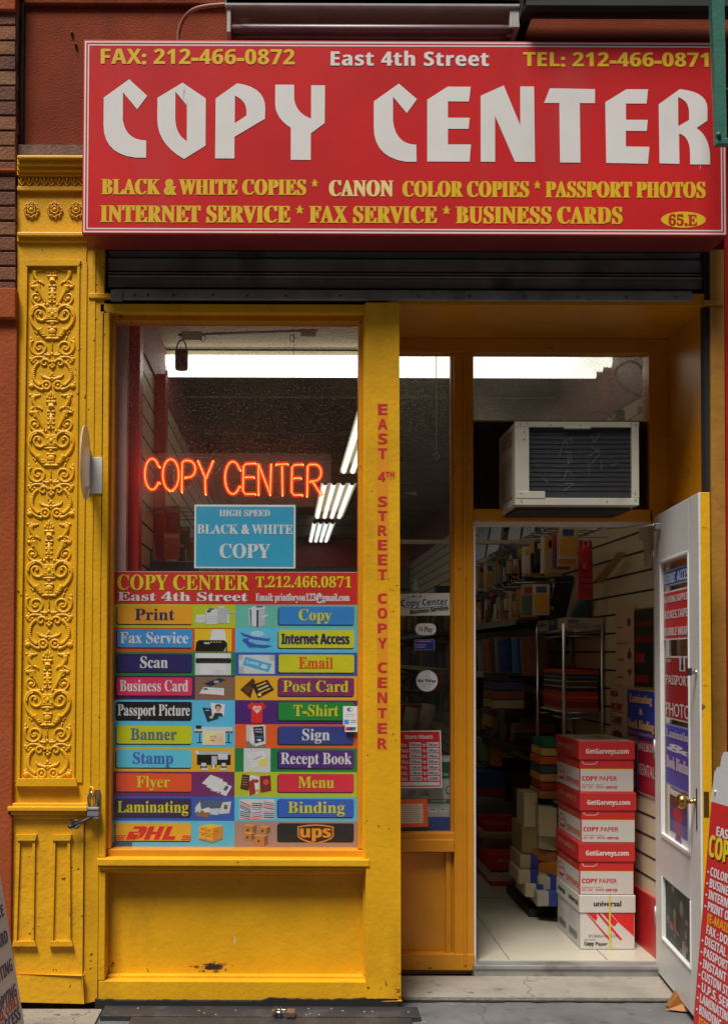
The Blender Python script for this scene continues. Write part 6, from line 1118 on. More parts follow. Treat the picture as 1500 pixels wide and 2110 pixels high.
for i, (r0, r1) in enumerate(ROWS):
    for side, (bg_, bt, s, tcol, ta, tb_) in enumerate((LEFT[i], RIGHT[i])):
        xa, xb = (230, 484.5) if side == 0 else (484.5, 739.5)
        ba, bb_ = (241, 396) if side == 0 else (574, 729.5)
        mb = MB(); rect(mb, fr, xa, r0, xb, r1, 1, ink(*bg_)); cell = mb.build('service_panel', po)
        y0 = r0 + 4; y1 = y0 + 37
        mb = MB(); rrect(mb, fr, ba - 2, y0 + 2, bb_ - 1, y1 + 2.5, 4, 1.6, Bk); rrect(mb, fr, ba, y0, bb_, y1, 4, 2.2, ink(*bt)); bo = mb.build('button', cell)
        if s:
            cap, base = y0 + 5.5, y1 - 8.5
            mb = MB(); st = 'B' if s == 'Internet Access' else 'S'
            text(mb, fr, s, st, ta, tb_, cap + (2 if st == 'B' else 0), base, 3.2, ink(*tcol), .95 if st == 'B' else .3); mb.build('lettering', cell)
        pic('picture', cell, PICS[i][side])
        if i == 9:
            mb = MB()
            if side == 0:   # courier logo: slanted red letters with speed stripes
                Rd = ink(196, 30, 28)
                def sl2(pts, L=3.2): shape(mb, fr, [(262 + (a + b * .42) * .92, 1731 - b * .92) for a, b in pts], L, Rd)
                sl2([(0, 0), (20, 0), (25, 12), (12, 12), (12, 15), (25, 15), (30, 15), (30, 30), (6, 30), (6, 24), (20, 24), (20, 18), (0, 18)]); sl2([(20, 0), (34, 6), (38, 20), (36, 28), (26, 30), (26, 8)], 4.0)
                sl2([(40, 0), (52, 0), (52, 12), (62, 12), (62, 0), (74, 0), (74, 30), (62, 30), (62, 18), (52, 18), (52, 30), (40, 30)]); sl2([(80, 0), (108, 0), (108, 8), (92, 8), (92, 30), (80, 30)])
                for k in range(3): rect(mb, fr, 241, 1722 + k * 3.6, 262 - k * 2, 1724 + k * 3.6, 3.2, Rd); rect(mb, fr, 379 - k * 2, 1722 + k * 3.6, 396, 1724 + k * 3.6, 3.2, Rd)
            else:           # brown shield with lower-case letters
                Au = ink(214, 140, 26)
                sh = lambda e: bez([(614 + e, 1703 + e * .6), ('c', 651, 1694 + e * 1.4), (688 - e, 1703 + e * .6), (688 - e, 1722), ('c', 686 - e, 1731 - e), (651, 1738.5 - e), ('c', 616 + e, 1731 - e), (614 + e, 1722)])
                shape(mb, fr, sh(0), 2.8, Au); shape(mb, fr, sh(2.6), 3.2, ink(40, 22, 12))
                text(mb, fr, 'ups', 'B', 619, 683, 1701, 1725, 3.8, Au, 1.2)
            mb.build('courier_logo', cell)
mb = MB()
rect(mb, fr, 229, 1736, 275, 1749, 4, mat('blue_tape', (.03, .09, .2), .5, .1)); mb.build('blue_tape', po)
cs_ = thing('card_decal', 'pale payment card decals stuck over the corner of the window poster', 'sticker', P(722, 1480, YPOS - .006))
f3 = SF(700, 1450, 740, 1512, .0815)
for q, c in (((707, 1455, 736, 1480), (198, 200, 204)), ((707, 1480, 736, 1494), (190, 196, 204)), ((711, 1494, 736, 1508), (206, 206, 206))):
    mb = MB(); rect(mb, f3, *q, .4 + .2 * (q[1] % 3), ink(*c)); k = mb.build('decal', cs_)
    mb = MB()
    if q[1] == 1455: oval(mb, f3, 721, 1462, 6, 4, 1.2, ink(70, 76, 150)); oval(mb, f3, 723, 1462, 3, 2.6, 1.4, ink(205, 206, 210)); rect(mb, f3, 711, 1471, 733, 1472, 1.2, gre); rect(mb, f3, 711, 1475, 730, 1476, 1.2, gre)
    elif q[1] == 1480: rect(mb, f3, 709, 1483, 719, 1492, 1.2, ink(60, 130, 190)); rect(mb, f3, 722, 1484, 734, 1485, 1.2, dgr); rect(mb, f3, 722, 1488, 733, 1489, 1.2, dgr)
    else: shape(mb, f3, [(713, 1498), (720, 1498), (718, 1505), (712, 1505)], 1.2, ink(180, 30, 40)); shape(mb, f3, [(720, 1498), (727, 1498), (725, 1505), (718, 1505)], 1.3, ink(40, 60, 120)); shape(mb, f3, [(727, 1498), (734, 1498), (732, 1505), (725, 1505)], 1.4, ink(30, 110, 110))
    mb.build('print', k)
# ================================================================== stickers on the narrow side window
ysl = YD + .0545
def sticker(name, label, px, parts, cat='sticker'):
    t = thing(name, label, cat, P((px[0] + px[2]) / 2, px[3], ysl)); return t
lg = sticker('window_sticker', 'white rectangular shop sticker with blue swoosh near the top of the side window', (824, 1222, 927, 1269), 0)
f = SF(820, 1215, 930, 1275, ysl)
mb = MB(); shape(mb, f, [(815, 1224), (926.5, 1221.5), (927, 1268), (815, 1269)], 0, ink(205, 207, 198)); mb.build('sheet', lg)
mb = MB()
for k, c in enumerate(((30, 90, 160), (30, 150, 190), (220, 190, 40), (200, 40, 60))): oval(mb, f, 850.5 + k * 5.2, 1229, 2.4, 2.2, 2, ink(*c))
line(mb, f, [(846, 1231), (832, 1234), (825, 1240), (825, 1247), (834, 1252), (855, 1254), (890, 1251), (922, 1247)], 1.3, 1.2, ink(30, 110, 160)); mb.build('logo_mark', lg)
mb = MB(); text(mb, f, 'Copy Center', 'B', 827, 922, 1237, 1250, 2, ink(22, 84, 130), 0, 0, .05); mb.build('lettering', lg); mb = MB(); text(mb, f, 'Business Services', 'I', 844, 924, 1257, 1266, 2.5, ink(20, 24, 40), .2, 0, .12); mb.build('lettering', lg)
gp = sticker('payment_sticker', 'white pill-shaped payment sticker on the side window', (856, 1285, 898, 1309), 0)
f = SF(850, 1280, 905, 1340, ysl)
mb = MB(); rrect(mb, f, 855.5, 1284.5, 898.5, 1308.5, 11.5, 0, ink(214, 218, 218)); mb.build('sheet', gp)
mb = MB()
for a0, a1, c in ((-200, -130, (200, 60, 50)), (-130, -40, (200, 60, 50)), (90, 160, (220, 180, 40)), (20, 90, (60, 150, 80)), (0, 20, (60, 110, 190)), (160, 200, (220, 180, 40))):
    line(mb, f, [(867 + 3.6 * math.cos(rad(a0 + (a1 - a0) * k / 4)), 1296.5 + 3.6 * math.sin(rad(a0 + (a1 - a0) * k / 4))) for k in range(5)], 1.7, 2, ink(*c))
line(mb, f, [(867, 1297), (871, 1297)], 1.6, 2.3, ink(60, 110, 190)); mb.build('letter_mark', gp)
mb = MB(); text(mb, f, 'Pay', 'R', 875, 891, 1291, 1302, 2, ink(70, 76, 80), .25); mb.build('lettering', gp)
cn = sticker('notice_sticker', 'small dark blue printed notice sticker below the pill-shaped one', (854, 1318, 895, 1339), 0)
mb = MB(); rrect(mb, f, 854, 1318, 895, 1339.5, 2, 0, ink(170, 172, 190)); rrect(mb, f, 854.8, 1318.8, 894.2, 1338.7, 1.6, 1, ink(40, 42, 130)); mb.build('sheet', cn)
mb = MB(); text(mb, f, 'CUSTOMER NOTICE', 'B', 859, 889, 1320.5, 1323, 2, ink(205, 206, 216))
for k in range(3): rect(mb, f, 856.5, 1327.5 + k * 3, 879 - k * 2, 1328.8 + k * 3, 2, ink(150, 152, 190))
mb.build('lettering', cn)
ev = sticker('round_sticker', 'round white neighbourhood sticker with script lettering on the side window', (858, 1381, 902, 1425), 0)
f = SF(855, 1378, 905, 1428, ysl)
mb = MB(); oval(mb, f, 879.5, 1403, 22, 22, 0, ink(208, 212, 220), 32); mb.build('sheet', ev)
mb = MB(); text(mb, f, 'East Village', 'K', 861, 898, 1398, 1405, 2, ink(30, 60, 80), .25); mb.build('lettering', ev)
mb = MB()
for p in ([(875, 1384), (879, 1396), (881, 1388), (884, 1384), (883, 1400), (886, 1412), (880, 1420), (874, 1414), (877, 1406)], [(868, 1411), (890, 1410)]): line(mb, f, p, .7, 1.2, ink(190, 150, 140))
mb.build('line_drawing', ev)
# hours
sh_ = thing('hours_sign', 'red store hours card with white time boxes in the side window', 'sign', P(866, 1624, ysl))
f = SF(815, 1500, 915, 1630, ysl)
def tilt(a, b): return (a + (b - 1504) * .025, b - (a - 824) * .012)
class TF:
    def __init__(s, fr): s.fr = fr
    def __call__(s, a, b, L=0): q = tilt(a, b); return s.fr(q[0], q[1], L)
f = TF(f)
mb = MB(); rect(mb, f, 806, 1506, 908, 1624, 0, ink(214, 206, 204)); rect(mb, f, 806, 1508, 905.5, 1621.5, 1, ink(186, 38, 36)); mb.build('sheet', sh_)
mb = MB(); text(mb, f, 'Store Hours', 'B', 833, 891, 1514, 1523, 2, Wh, .2); mb.build('lettering', sh_)
for k, d in enumerate(('Mon.', 'Tues.', 'Wed.', 'Thur.', 'Fri.', 'Sat.', 'Sun.')):
    y = 1531.5 + k * 11.6; mb = MB(); text(mb, f, d, 'B', 824.5, 841 if len(d) > 4 else 838, y, y + 7.5, 2, Wh); mb.build('lettering', sh_); mb = MB(); text(mb, f, 'to', 'B', 870, 876, y, y + 7.5, 2, Wh); mb.build('lettering', sh_)
for k in range(7):
    y = 1530 + k * 11.6
    mb = MB(); rect(mb, f, 842.5, y, 867, y + 9.6, 2, lgr)
    text(mb, f, '9:30 am' if k < 5 else ('11:00 am' if k == 5 else 'CLOSED'), 'R', 845, 865, y + 2.5, y + 7.5, 3, dgr, .25); mb.build('time_box', sh_); mb = MB(); rect(mb, f, 878.5, y, 903, y + 9.6, 2, lgr); text(mb, f, '7:00 pm' if k < 5 else ('6:00 pm' if k == 5 else 'CLOSED'), 'R', 881, 900, y + 2.5, y + 7.5, 3, dgr, .25); mb.build('time_box', sh_)
mb = MB(); rect(mb, f, 824, 1612, 903, 1619, 2, lgr); mb.build('blank_box', sh_)
on = thing('orange_notice', 'orange bordered handwritten notice low in the side window', 'notice', P(853, 1706, ysl))
f = SF(815, 1640, 890, 1710, ysl)
mb = MB(); shape(mb, f, [(812, 1647), (880, 1646), (882, 1703), (812, 1705)], 0, ink(206, 88, 30)); mb.build('sheet', on)
mb = MB(); shape(mb, f, [(812, 1657), (871, 1656), (872, 1696), (812, 1698)], 1, ink(188, 180, 158)); mb.build('paper', on)
mb = MB()
for k in range(8): line(mb, f, [(826 + (k * 7) % 5, 1661 + k * 4.4), (862 + (k * 5) % 7, 1660.5 + k * 4.4)], .8, 2, ink(120, 112, 100))
mb.build('handwriting', on)
gb = thing('paper_carton', 'white and green paper carton standing behind the side window', 'carton', P(905, 1700, YD + .12))
yb = YD + .10
x0, x1, z0, z1 = R(812, 1566, 945, 1716, yb)
mb = MB(); mb.box(x0, x1, yb, yb + .26, z0, z1, ink(170, 176, 172)); mb.build('box', gb, .003)
f = SF(812, 1566, 945, 1716, yb)
mb = MB(); rect(mb, f, 812, 1570, 945, 1604, 1, ink(20, 84, 52)); rect(mb, f, 812, 1646, 945, 1656, 1, ink(30, 100, 60)); rect(mb, f, 812, 1683, 945, 1716, 1, ink(34, 60, 140)); mb.build('coloured_band', gb)
mb = MB(); text(mb, f, 'You Can Trust', 'B', 900, 940, 1592, 1598, 2, lgr); text(mb, f, 'UF', 'B', 842, 856, 1628, 1640, 2, dgr); text(mb, f, 'USA', 'B', 868, 884, 1628, 1640, 2, dgr); text(mb, f, 'COMMODORE', 'B', 884, 918, 1647.5, 1653, 2, lgr); oval(mb, f, 901, 1629, 9, 9, 2, gre); oval(mb, f, 926, 1628, 9, 9, 2, dgr); oval(mb, f, 926, 1628, 6, 6, 2.4, lgr); text(mb, f, '8.5', 'B', 922, 930, 1626, 1631, 3, dgr)
for k in range(3): rect(mb, f, 884 + k * 20, 1664, 901 + k * 20, 1675, 2, gre); rect(mb, f, 884.6 + k * 20, 1664.6, 900.4 + k * 20, 1674.4, 2.4, lgr); rect(mb, f, 887 + k * 20, 1667, 897 + k * 20, 1668.5, 2.8, dgr)
mb.build('print', gb)

# ================================================================== air conditioner in the transom
ac = thing('air_conditioner', 'grimy white window air conditioner with black finned coil over the doorway', 'air conditioner', P(1188, 1040, .17))
M_ac = mat('yellowed_white_casing', (.50, .47, .38), .45, .08, 6, grime=.6, gcol=(.2, .13, .06), gscale=8)
x0, x1, z0, z1 = R(1061, 869, 1316, 1041, .17)
mb = MB(); mb.box(x0, x1, .20, YD + .3, z0, z1, M_ac); mb.build('casing', ac, .006)
mb = MB()
mb.rbox(1061, 869, 1316, 880, .17, .21, M_ac); mb.rbox(1061, 1026, 1316, 1041, .17, .21, M_ac); mb.rbox(1061, 880, 1090, 1026, .17, .21, M_ac); mb.rbox(1301, 880, 1316, 1026, .17, .21, M_ac); mb.rbox(1162, 879, 1217, 883, .168, .2, M_ac); mb.rbox(1062, 1012, 1123, 1027, .168, .2, M_ac); mb.build('front_frame', ac, .002)
mb = MB(); mb.rbox(1088, 878, 1303, 1028, .187, .199, mat('black_coil_fins', (.022, .022, .026), .5, .25, 60, .4, 300)); coil = mb
mb = MB()
for k in range(14): a = P(1090, 882.5 + k * 9.6 + 2.2, .184); b = P(1302, 882.5 + k * 9.6 + 2.6, .184); mb.tube([a, b], .0013, M_plate, 6)
mb.build('coil_tube', ac); mb = coil
f = SF(1088, 878, 1303, 1028, .1795); Ms_ = mat('scratched_aluminium', (.16, .16, .17), .4, 0)
for pts in ([(1152, 940), (1160, 912), (1170, 905), (1176, 902), (1178, 912)], [(1163, 908), (1172, 922)], [(1164, 930), (1176, 932), (1176, 952), (1166, 958)], [(1170, 935), (1170, 955)], [(1160, 990), (1168, 968), (1178, 978)], [(1162, 996), (1182, 996), (1160, 1012)], [(1216, 898), (1224, 912), (1236, 892)], [(1214, 918), (1236, 934), (1218, 956)], [(1212, 940), (1236, 924)], [(1212, 952), (1213, 978)], [(1238, 950), (1238, 968)], [(1118, 984), (1128, 996)], [(1258, 960), (1272, 954)], [(1190, 932), (1194, 935)]): line(mb, f, pts, 1.1, 0, Ms_)
mb.build('coil', ac)
mb = MB()
for zz0, zz1 in ((882, 913), (936, 1022)):
    a = P(1061, zz0, .2).z; b = P(1061, zz1, .2).z
    mb.box(x0 - .0015, x0 + .01, .235, .34, b, a, M_black); mb.box(x0 - .0015, x0 + .01, .352, .47, b, a, M_black)
    n = int((a - b) / .009)
    for k in range(n): z = b + (k + .5) * (a - b) / n; mb.box(x0 - .004, x0 + .006, .235, .47, z - .0018, z + .0018, M_ac)
mb.build('side_louvre', ac)
mb = MB()
for px, py in ((1072, 874), (1086, 873), (1134, 875), (1195, 877), (1300, 873), (1310, 875), (1074, 1017), (1074, 1032), (1308, 1017), (1309, 1030), (1250, 1033), (1080, 890), (1079, 905)): mb.ball(P(px, py, .168), .003, .002, .003, M_rust, 6, 4)
mb.build('screw', ac)
mb = MB(); mb.box(x0 + .02, x1 - .02, .24, YD + .2, z0 - .014, z0, M_dark); mb.build('base_pan', ac)
mb = MB(); M_acc = mat('dark_accordion_vinyl', (.035, .022, .018), .45, .1)
for (a, b) in ((970, 1064), (1312, 1338)):
    xa = P(a, 950, YD + .04).x; xb = P(b, 950, YD + .04).x; n = int((xb - xa) / .014)
    q0, q1 = P(1000, 1049, YD + .04).z, P(1000, 870, YD + .04).z
    for k in range(n): mb.hexa([(xa + k * .014, YD + .04, q0), (xa + k * .014 + .007, YD + .03, q0), (xa + k * .014 + .014, YD + .04, q0), (xa + k * .014 + .007, YD + .05, q0), (xa + k * .014, YD + .04, q1), (xa + k * .014 + .007, YD + .03, q1), (xa + k * .014 + .014, YD + .04, q1), (xa + k * .014 + .007, YD + .05, q1)], M_acc)
mb.rbox(968, 870, 1340, 884, YD + .035, YD + .06, M_acc); mb.rbox(968, 1036, 1340, 1052, YD + .035, YD + .06, M_acc); mb.rbox(968, 868, 1340, 1052, YD + .062, YD + .07, M_black)
mb.build('accordion_panel', ac)

# ================================================================== open white door
HX, HY = P(1347, 1400, YD).x, YD - .005
FX, FY = P(1440, 1300, -.31).x, -.31
dv = Vector((FX - HX, FY - HY, 0)); DW = dv.length; du = dv / DW
nn = Vector((du.y, -du.x, 0))           # towards the doorway, the visible inner face
if nn.x > 0: nn = -nn
dr = thing('door', 'open white half-glazed shop door with yellow edge, papered with signs', 'door', (HX, HY, .03))
zt, zbm = P(1346, 1066, YD).z, .035
DM = Matrix.Translation((HX, HY, 0)) @ Matrix(((du.x, -nn.x, 0, 0), (du.y, -nn.y, 0, 0), (0, 0, 1, 0), (0, 0, 0, 1)))
# door space: x along leaf from hinge, y = 0 at visible face, positive to the outer (yellow) side, z up
TH = .044
def db(a, b, c, d, z0, z1, m, name, par=None, bv=.003):
    mb = MB(); mb.M = DM; mb.box(a, b, c, d, z0, z1, m); return mb.build(name, par or dr, bv)
GZ1, GZ0 = zt - .215, .665; LZ1, LZ0 = .49, .205; GA, GB = .13, DW - .165
# three-ply leaf: white inside, yellow outside and on the free edge
def leafpart(a, b, z0, z1, name):
    mb = MB(); mb.M = DM; mb.box(a, b, 0, .008, z0, z1, M_white); mb.box(a, b, .008, TH, z0, z1, M_yel); return mb.build(name, dr, .002)
leafpart(0, GA, zbm, zt, 'hinge_stile'); leafpart(GB, DW, zbm, zt, 'lock_stile'); leafpart(GA, GB, GZ1, zt, 'top_rail'); leafpart(GA, GB, LZ1, GZ0, 'lock_rail'); leafpart(GA, GB, zbm, LZ0, 'bottom_rail')
for a, b, z0, z1 in ((GA, GA + .012, GZ0, GZ1), (GB - .012, GB, GZ0, GZ1), (GA, GB, GZ1 - .014, GZ1), (GA, GB, GZ0, GZ0 + .02), (GA, GB, LZ0, LZ0 + .012), (GA, GA + .01, LZ0, LZ1), (GB - .01, GB, LZ0, LZ1)): db(a, b, -.004, .016, z0, z1, M_white, 'glazing_bead')
db(GA, GB, .016, .020, GZ0, GZ1, GL, 'door_pane', None, 0); 
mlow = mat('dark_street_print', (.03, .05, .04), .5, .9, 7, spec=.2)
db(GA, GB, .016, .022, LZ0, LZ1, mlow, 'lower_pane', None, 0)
df_ = Fr(Vector((HX, HY, 0)) + nn * -.010, du, (0, 0, -1), nn)  # papers inside the pane
def dF(a, z): return df_(a, -z)
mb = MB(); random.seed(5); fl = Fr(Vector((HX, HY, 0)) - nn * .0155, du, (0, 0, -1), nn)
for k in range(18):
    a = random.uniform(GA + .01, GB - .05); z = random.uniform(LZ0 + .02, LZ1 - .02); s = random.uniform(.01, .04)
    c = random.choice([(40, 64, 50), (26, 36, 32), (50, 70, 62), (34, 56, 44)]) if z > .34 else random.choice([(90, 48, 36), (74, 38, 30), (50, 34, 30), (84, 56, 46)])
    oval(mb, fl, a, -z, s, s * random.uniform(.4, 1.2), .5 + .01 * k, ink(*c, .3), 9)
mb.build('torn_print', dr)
# knob and mortise plate
kz = P(1424, 1650, -.2).z; ka = DW - .085
mb = MB(); o_ = DM @ Vector((ka, 0, kz)); mb.lathe(o_, nn, [(0, .014), (.004, .016), (.008, .009), (.028, .009), (.034, .016), (.040, .026), (.052, .030), (.064, .027), (.071, .016), (.073, .004)], M_brass, 20); kb = mb.build('door_knob', dr)
db(DW - .066, DW - .052, -.002, .01, kz - .11, kz + .055, mat('brown_torn_wood', (.035, .02, .012), .8, .3), 'worn_plate', None, 0)
lz = P(1438, 1386, -.25).z
mb = MB(); o_ = DM @ Vector((DW - .05, 0, lz)); mb.lathe(o_, nn, [(0, .014), (.006, .014), (.008, .006), (.02, .006)], M_chrome, 12); mb.M = DM; mb.box(DW - .055, DW - .045, -.035, -.018, lz - .012, lz + .018, M_chrome); mb.build('thumb_turn', dr)
mb = MB(); mb.M = DM
for z in (zt - .09, lz, kz, .3): mb.box(DW - .001, DW + .0012, .012, .032, z - .05, z + .05, M_brass if z == kz else M_yel)
mb.build('edge_plate', dr)
for z in (zt - .2, 1.05, .28):
    mb = MB(); mb.M = DM; mb.tube([(-.004, .0, z - .045), (-.004, .0, z + .045)], .007, M_steel, 8); mb.build('hinge', dr)
# posters on the pane
def dposter(name, label, a0, a1, z0, z1, bgc, rows, border=(205, 200, 200), lean=0.0, extra=None):
    t = thing(name, label, 'poster', DM @ Vector(((a0 + a1) / 2, .012, z0)))
    F = Fr(Vector((HX, HY, 0)) - nn * .012, du, (0, 0, -1), nn)
    FF = lambda a, b, L=0: F(a + lean * (b + z1) / (z1 - z0) * .02, b, L)
    mb = MB(); rect(mb, FF, a0, -z1, a1, -z0, 0, ink(*border)); mb.build('sheet', t)
    e = .008
    mb = MB(); rect(mb, FF, a0 + e, -z1 + e, a1 - e, -z0 - 0 - e if False else -z0 - e, 1, ink(*bgc)); mb.build('printed_panel', t)
    if rows:
        for s, st, c, zc, zz, fat in rows: mb = MB(); text(mb, FF, s, st, a0 + .02, a1 - .02, -zc, -zz, 2.2, ink(*c), fat); mb.build('lettering', t)
    if extra: mb = MB(); extra(mb, FF); mb.build('picture', t)
    return t
A0, A1 = GA + .016, GB - .004
def zdoor(py, a): q = DM @ Vector((a, 0, 0)); return CAM.z + (1350 - py) * (q.y - CAM.y) / FPX
def zm(py): return zdoor(py, (A0 + A1) / 2)
dposter('door_poster', 'blue internet access strip poster at the top of the door glass', A0, A1, zm(1201), zm(1166), (38, 62, 150), [('INTERNET', 'B', (190, 196, 214), zm(1172), zm(1195), .002)][:0] + [], (150, 156, 190), 0,
        lambda m, F: (text(m, F, 'INTERNET', 'B', A0 + .015, A0 + .24, -zm(1174), -zm(1195), 2.2, ink(190, 196, 214), .003), text(m, F, 'ACCESS', 'B', A0 + .265, A1 - .015, -zm(1174), -zm(1195), 2.2, ink(190, 196, 214), .003)))
Wl = (206, 198, 198)
dposter('door_poster', 'red moving supplies poster in the door glass', A0, A1, zm(1315), zm(1211), (196, 42, 38), [('MOVING SUPPLIES', 'B', Wl, zm(1222), zm(1236), .002), ('BOXES.TAPES', 'B', Wl, zm(1253), zm(1270), .002), ('BUBBLE WRAPP', 'B', Wl, zm(1289), zm(1306), .002)])
dposter('door_poster', 'dark red passport photo poster in the door glass', A0 + .02, A1 - .02, zm(1482), zm(1349), (150, 26, 32), [('PASSPORT', 'R', Wl, zm(1389), zm(1409), .002), ('PHOTO', 'R', Wl, zm(1447), zm(1475), .002)], (190, 180, 180), 0,
        lambda m, F: (rect(m, F, A0 + .30, -zm(1353), A0 + .40, -zm(1380), 2.2, ink(190, 190, 192)), oval(m, F, A0 + .35, -zm(1361), .018, .022, 3, ink(40, 40, 46)), rect(m, F, A0 + .325, -zm(1366), A0 + .375, -zm(1377), 3.1, ink(40, 40, 50)), text(m, F, 'INSTANT', 'B', A0 + .04, A0 + .14, -zm(1356), -zm(1362), 2.2, ink(*Wl))))
dposter('door_poster', 'blue and purple laminating and book binding poster in the door glass', A0 + .02, A1 - .01, zm(1622), zm(1492), (70, 62, 160), [('Laminating', 'S', (180, 176, 186), zm(1503), zm(1520), .003), ('&', 'S', (200, 196, 206), zm(1533), zm(1548), .0), ('Book Binding', 'S', (206, 186, 196), zm(1560), zm(1585), .003)], (110, 140, 200), 0)
dposter('door_poster', 'white flyer with coloured blocks low in the door glass behind the brass knob', A0 + .09, A1 - .07, zm(1812), zm(1628), (196, 194, 196), [], (206, 204, 204), 0,
        lambda m, F: (rect(m, F, A0 + .10, -zm(1640), A1 - .09, -zm(1662), 2, ink(92, 46, 34)), rect(m, F, A0 + .10, -zm(1662), A1 - .09, -zm(1690), 2, ink(72, 48, 124)), rect(m, F, A0 + .10, -zm(1690), A1 - .09, -zm(1716), 2, ink(48, 94, 164)), oval(m, F, A0 + .25, -zm(1676), .09, .03, 2.4, ink(176, 44, 60)), oval(m, F, A0 + .26, -zm(1703), .1, .03, 2.4, ink(150, 80, 120)), oval(m, F, A0 + .26, -zm(1745), .07, .07, 2.3, ink(110, 50, 140)), rect(m, F, A0 + .22, -zm(1755), A0 + .31, -zm(1790), 2.2, ink(140, 130, 190))))
# closer chain
ch_ = thing('door_chain', 'thin steel restraining cord running from the door top to the doorway', 'cord', P(1368, 1078, .4))
q1 = DM @ Vector((.14, -.02, zt - .05)); q0 = P(1215, 1092, YD + .35)
mb = MB(); mb.tube([q1, q0], .0035, M_chrome, 6); mb.build('cord', ch_)
mb = MB(); mb.M = DM; mb.box(.10, .16, -.026, 0, zt - .075, zt - .045, M_steel); mb.build('cleat', ch_, .004)
# wooden wedge
wv = P(1404, 2085, -.1)
b0 = PZ(1378, 2079, .012); b1 = PZ(1424, 2084, .012)
ap = P(1396, 2053, b0.y)
mb = MB(); mb.prism([b0, b1, Vector((ap.x + .02, b0.y, .035)), Vector((ap.x, b0.y, max(.05, ap.z)))], (.012, .07, 0), mat('orange_wood_wedge', (.33, .12, .018), .6, .2, 20))
single(mb, 'door_wedge', 'orange wooden wedge on the pavement at the foot of the door', 'door wedge', bevel=.004)

# ================================================================== locks and hatch
hp = thing('cellar_hatch', 'dark steel cellar hatch plates in the pavement below the window', 'hatch', P(530, 2080, -.05))
a = P(212, 2066, -.02); b = P(858, 2072, -.02)
mb = MB(); mb.box(a.x + .01, b.x + .004, -.15, -.02, -.02, .024, M_plate); mb.build('hatch_frame', hp, .004)
xa, xb = P(268, 2090, -.2).x, P(850, 2090, -.2).x
mb = MB(); mb.box(xa, xb, -1.2, -.155, -.02, .020, M_plate); mb.build('hatch_leaf', hp, .004)
mb = MB(); random.seed(3)
for k in range(15): mb.ball((random.uniform(xa, xb), random.uniform(-.14, -.04), .024), .006, .006, .002, M_steel, 6, 4)
mb.build('weld_spot', hp)
gl_ = thing('hatch_padlock', 'rusty topped steel padlock lying on the cellar hatch hasp', 'padlock', PZ(595, 2098, .03))
c = PZ(597, 2090, .03)
mb = MB(); mb.box(c.x - .012, c.x + .024, c.y - .03, c.y + .02, .022, .05, M_rust); mb.build('lock_body', gl_, .006)
mb = MB(); mb.tube(smooth_path([c + Vector((-.012, -.02, .012)), c + Vector((-.045, -.024, .014)), c + Vector((-.066, -.01, .014)), c + Vector((-.06, .012, .014)), c + Vector((-.012, .012, .012))], 5), .0055, M_chrome, 8); mb.build('shackle', gl_)
mb = MB(); mb.box(c.x - .06, c.x - .05, c.y - .03, c.y + .04, .022, .052, M_plate); mb.box(c.x - .04, c.x - .032, c.y - .03, c.y + .04, .022, .052, M_plate); mb.build('staple', gl_, .003)
lk = thing('padlock', 'grey laminated padlock hanging on the yellow guide post by the window', 'padlock', P(190, 1690, -.03))
mb = MB(); mb.rbox(180, 1664, 204, 1688, -.045, -.012, M_steel); mb.rbox(179, 1668, 205, 1671, -.047, -.01, M_plate); mb.rbox(179, 1680, 205, 1683, -.047, -.01, M_plate); mb.build('lock_body', lk, .003)
mb = MB(); mb.tube(smooth_path([P(184, 1666, -.03), P(183, 1645, -.03), P(189, 1633, -.03), P(197, 1640, -.03), P(199, 1666, -.03)], 5), .006, M_chrome, 8); mb.build('shackle', lk)
mb = MB(); mb.tube(smooth_path([P(186, 1632, -.0), P(188, 1622, -.03), P(194, 1628, -.04), P(193, 1642, -.03)], 4), .006, M_yel, 7); mb.rbox(196, 1628, 206, 1660, -.012, .01, M_rust); mb.build('staple', lk)
bt = thing('slide_bolt', 'dark iron locking bar pushed through below the grey padlock', 'bolt', P(165, 1696, -.04))
mb = MB(); mb.tube([P(192, 1683, -.05), P(150, 1702, -.05)], .006, M_plate, 8); mb.build('bar', bt)
mb = MB(); mb.tube(arc3 := [P(157 + 8 * math.cos(t), 1698 + 8 * math.sin(t), -.05) for t in [k * .7 for k in range(10)]], .005, M_plate, 7); mb.ball(P(146, 1703, -.05), .012, .012, .010, M_plate); mb.build('ring', bt)

# ================================================================== A-boards
def board(px_t, px_b, near, sgn, name, label, face, wd=.62):
    """Board standing square to the shop front; far edge measured at px_t (top) and px_b (bottom) on plane y = near."""
    t3, b3 = P(*px_t, near), P(*px_b, near)
    d = (t3 - b3) / (t3.z - b3.z)
    foot = b3 - d * b3.z
    u = Vector((.06 * sgn, -1, 0)).normalized()
    n = Vector((-sgn, 0, 0)); n = (n - d * n.dot(d) / d.dot(d)).normalized(); n = (n - u * n.dot(u)).normalized()
    t = thing(name, label, 'sign', foot)
    return t, foot, u, d.normalized(), n
rb, foot, u, d, n = board((1463, 1660), (1426, 2110), -.58, 1, 'sandwich_board', 'red sandwich board with a white plastic top standing beside the open door', 0)
M_bpl = mat('white_board_plastic', (.60, .61, .62), .4, .05, 6, grime=.4, gcol=(.4, .38, .35)); BH = .955; BW = .60
def slab(name, par, foot, u, d, n, a0, a1, h0, h1, t0, t1, m, bv=.006):
    mb = MB(); q = lambda a, h, k: foot + u * a + d * h + n * k
    mb.hexa([q(a0, h0, t0), q(a1, h0, t0), q(a1, h0, t1), q(a0, h0, t1), q(a0, h1, t0), q(a1, h1, t0), q(a1, h1, t1), q(a0, h1, t1)], m); return mb.build(name, par, bv)
slab('panel', rb, foot, u, d, n, 0, BW, .03, BH, -.022, 0, M_bpl)
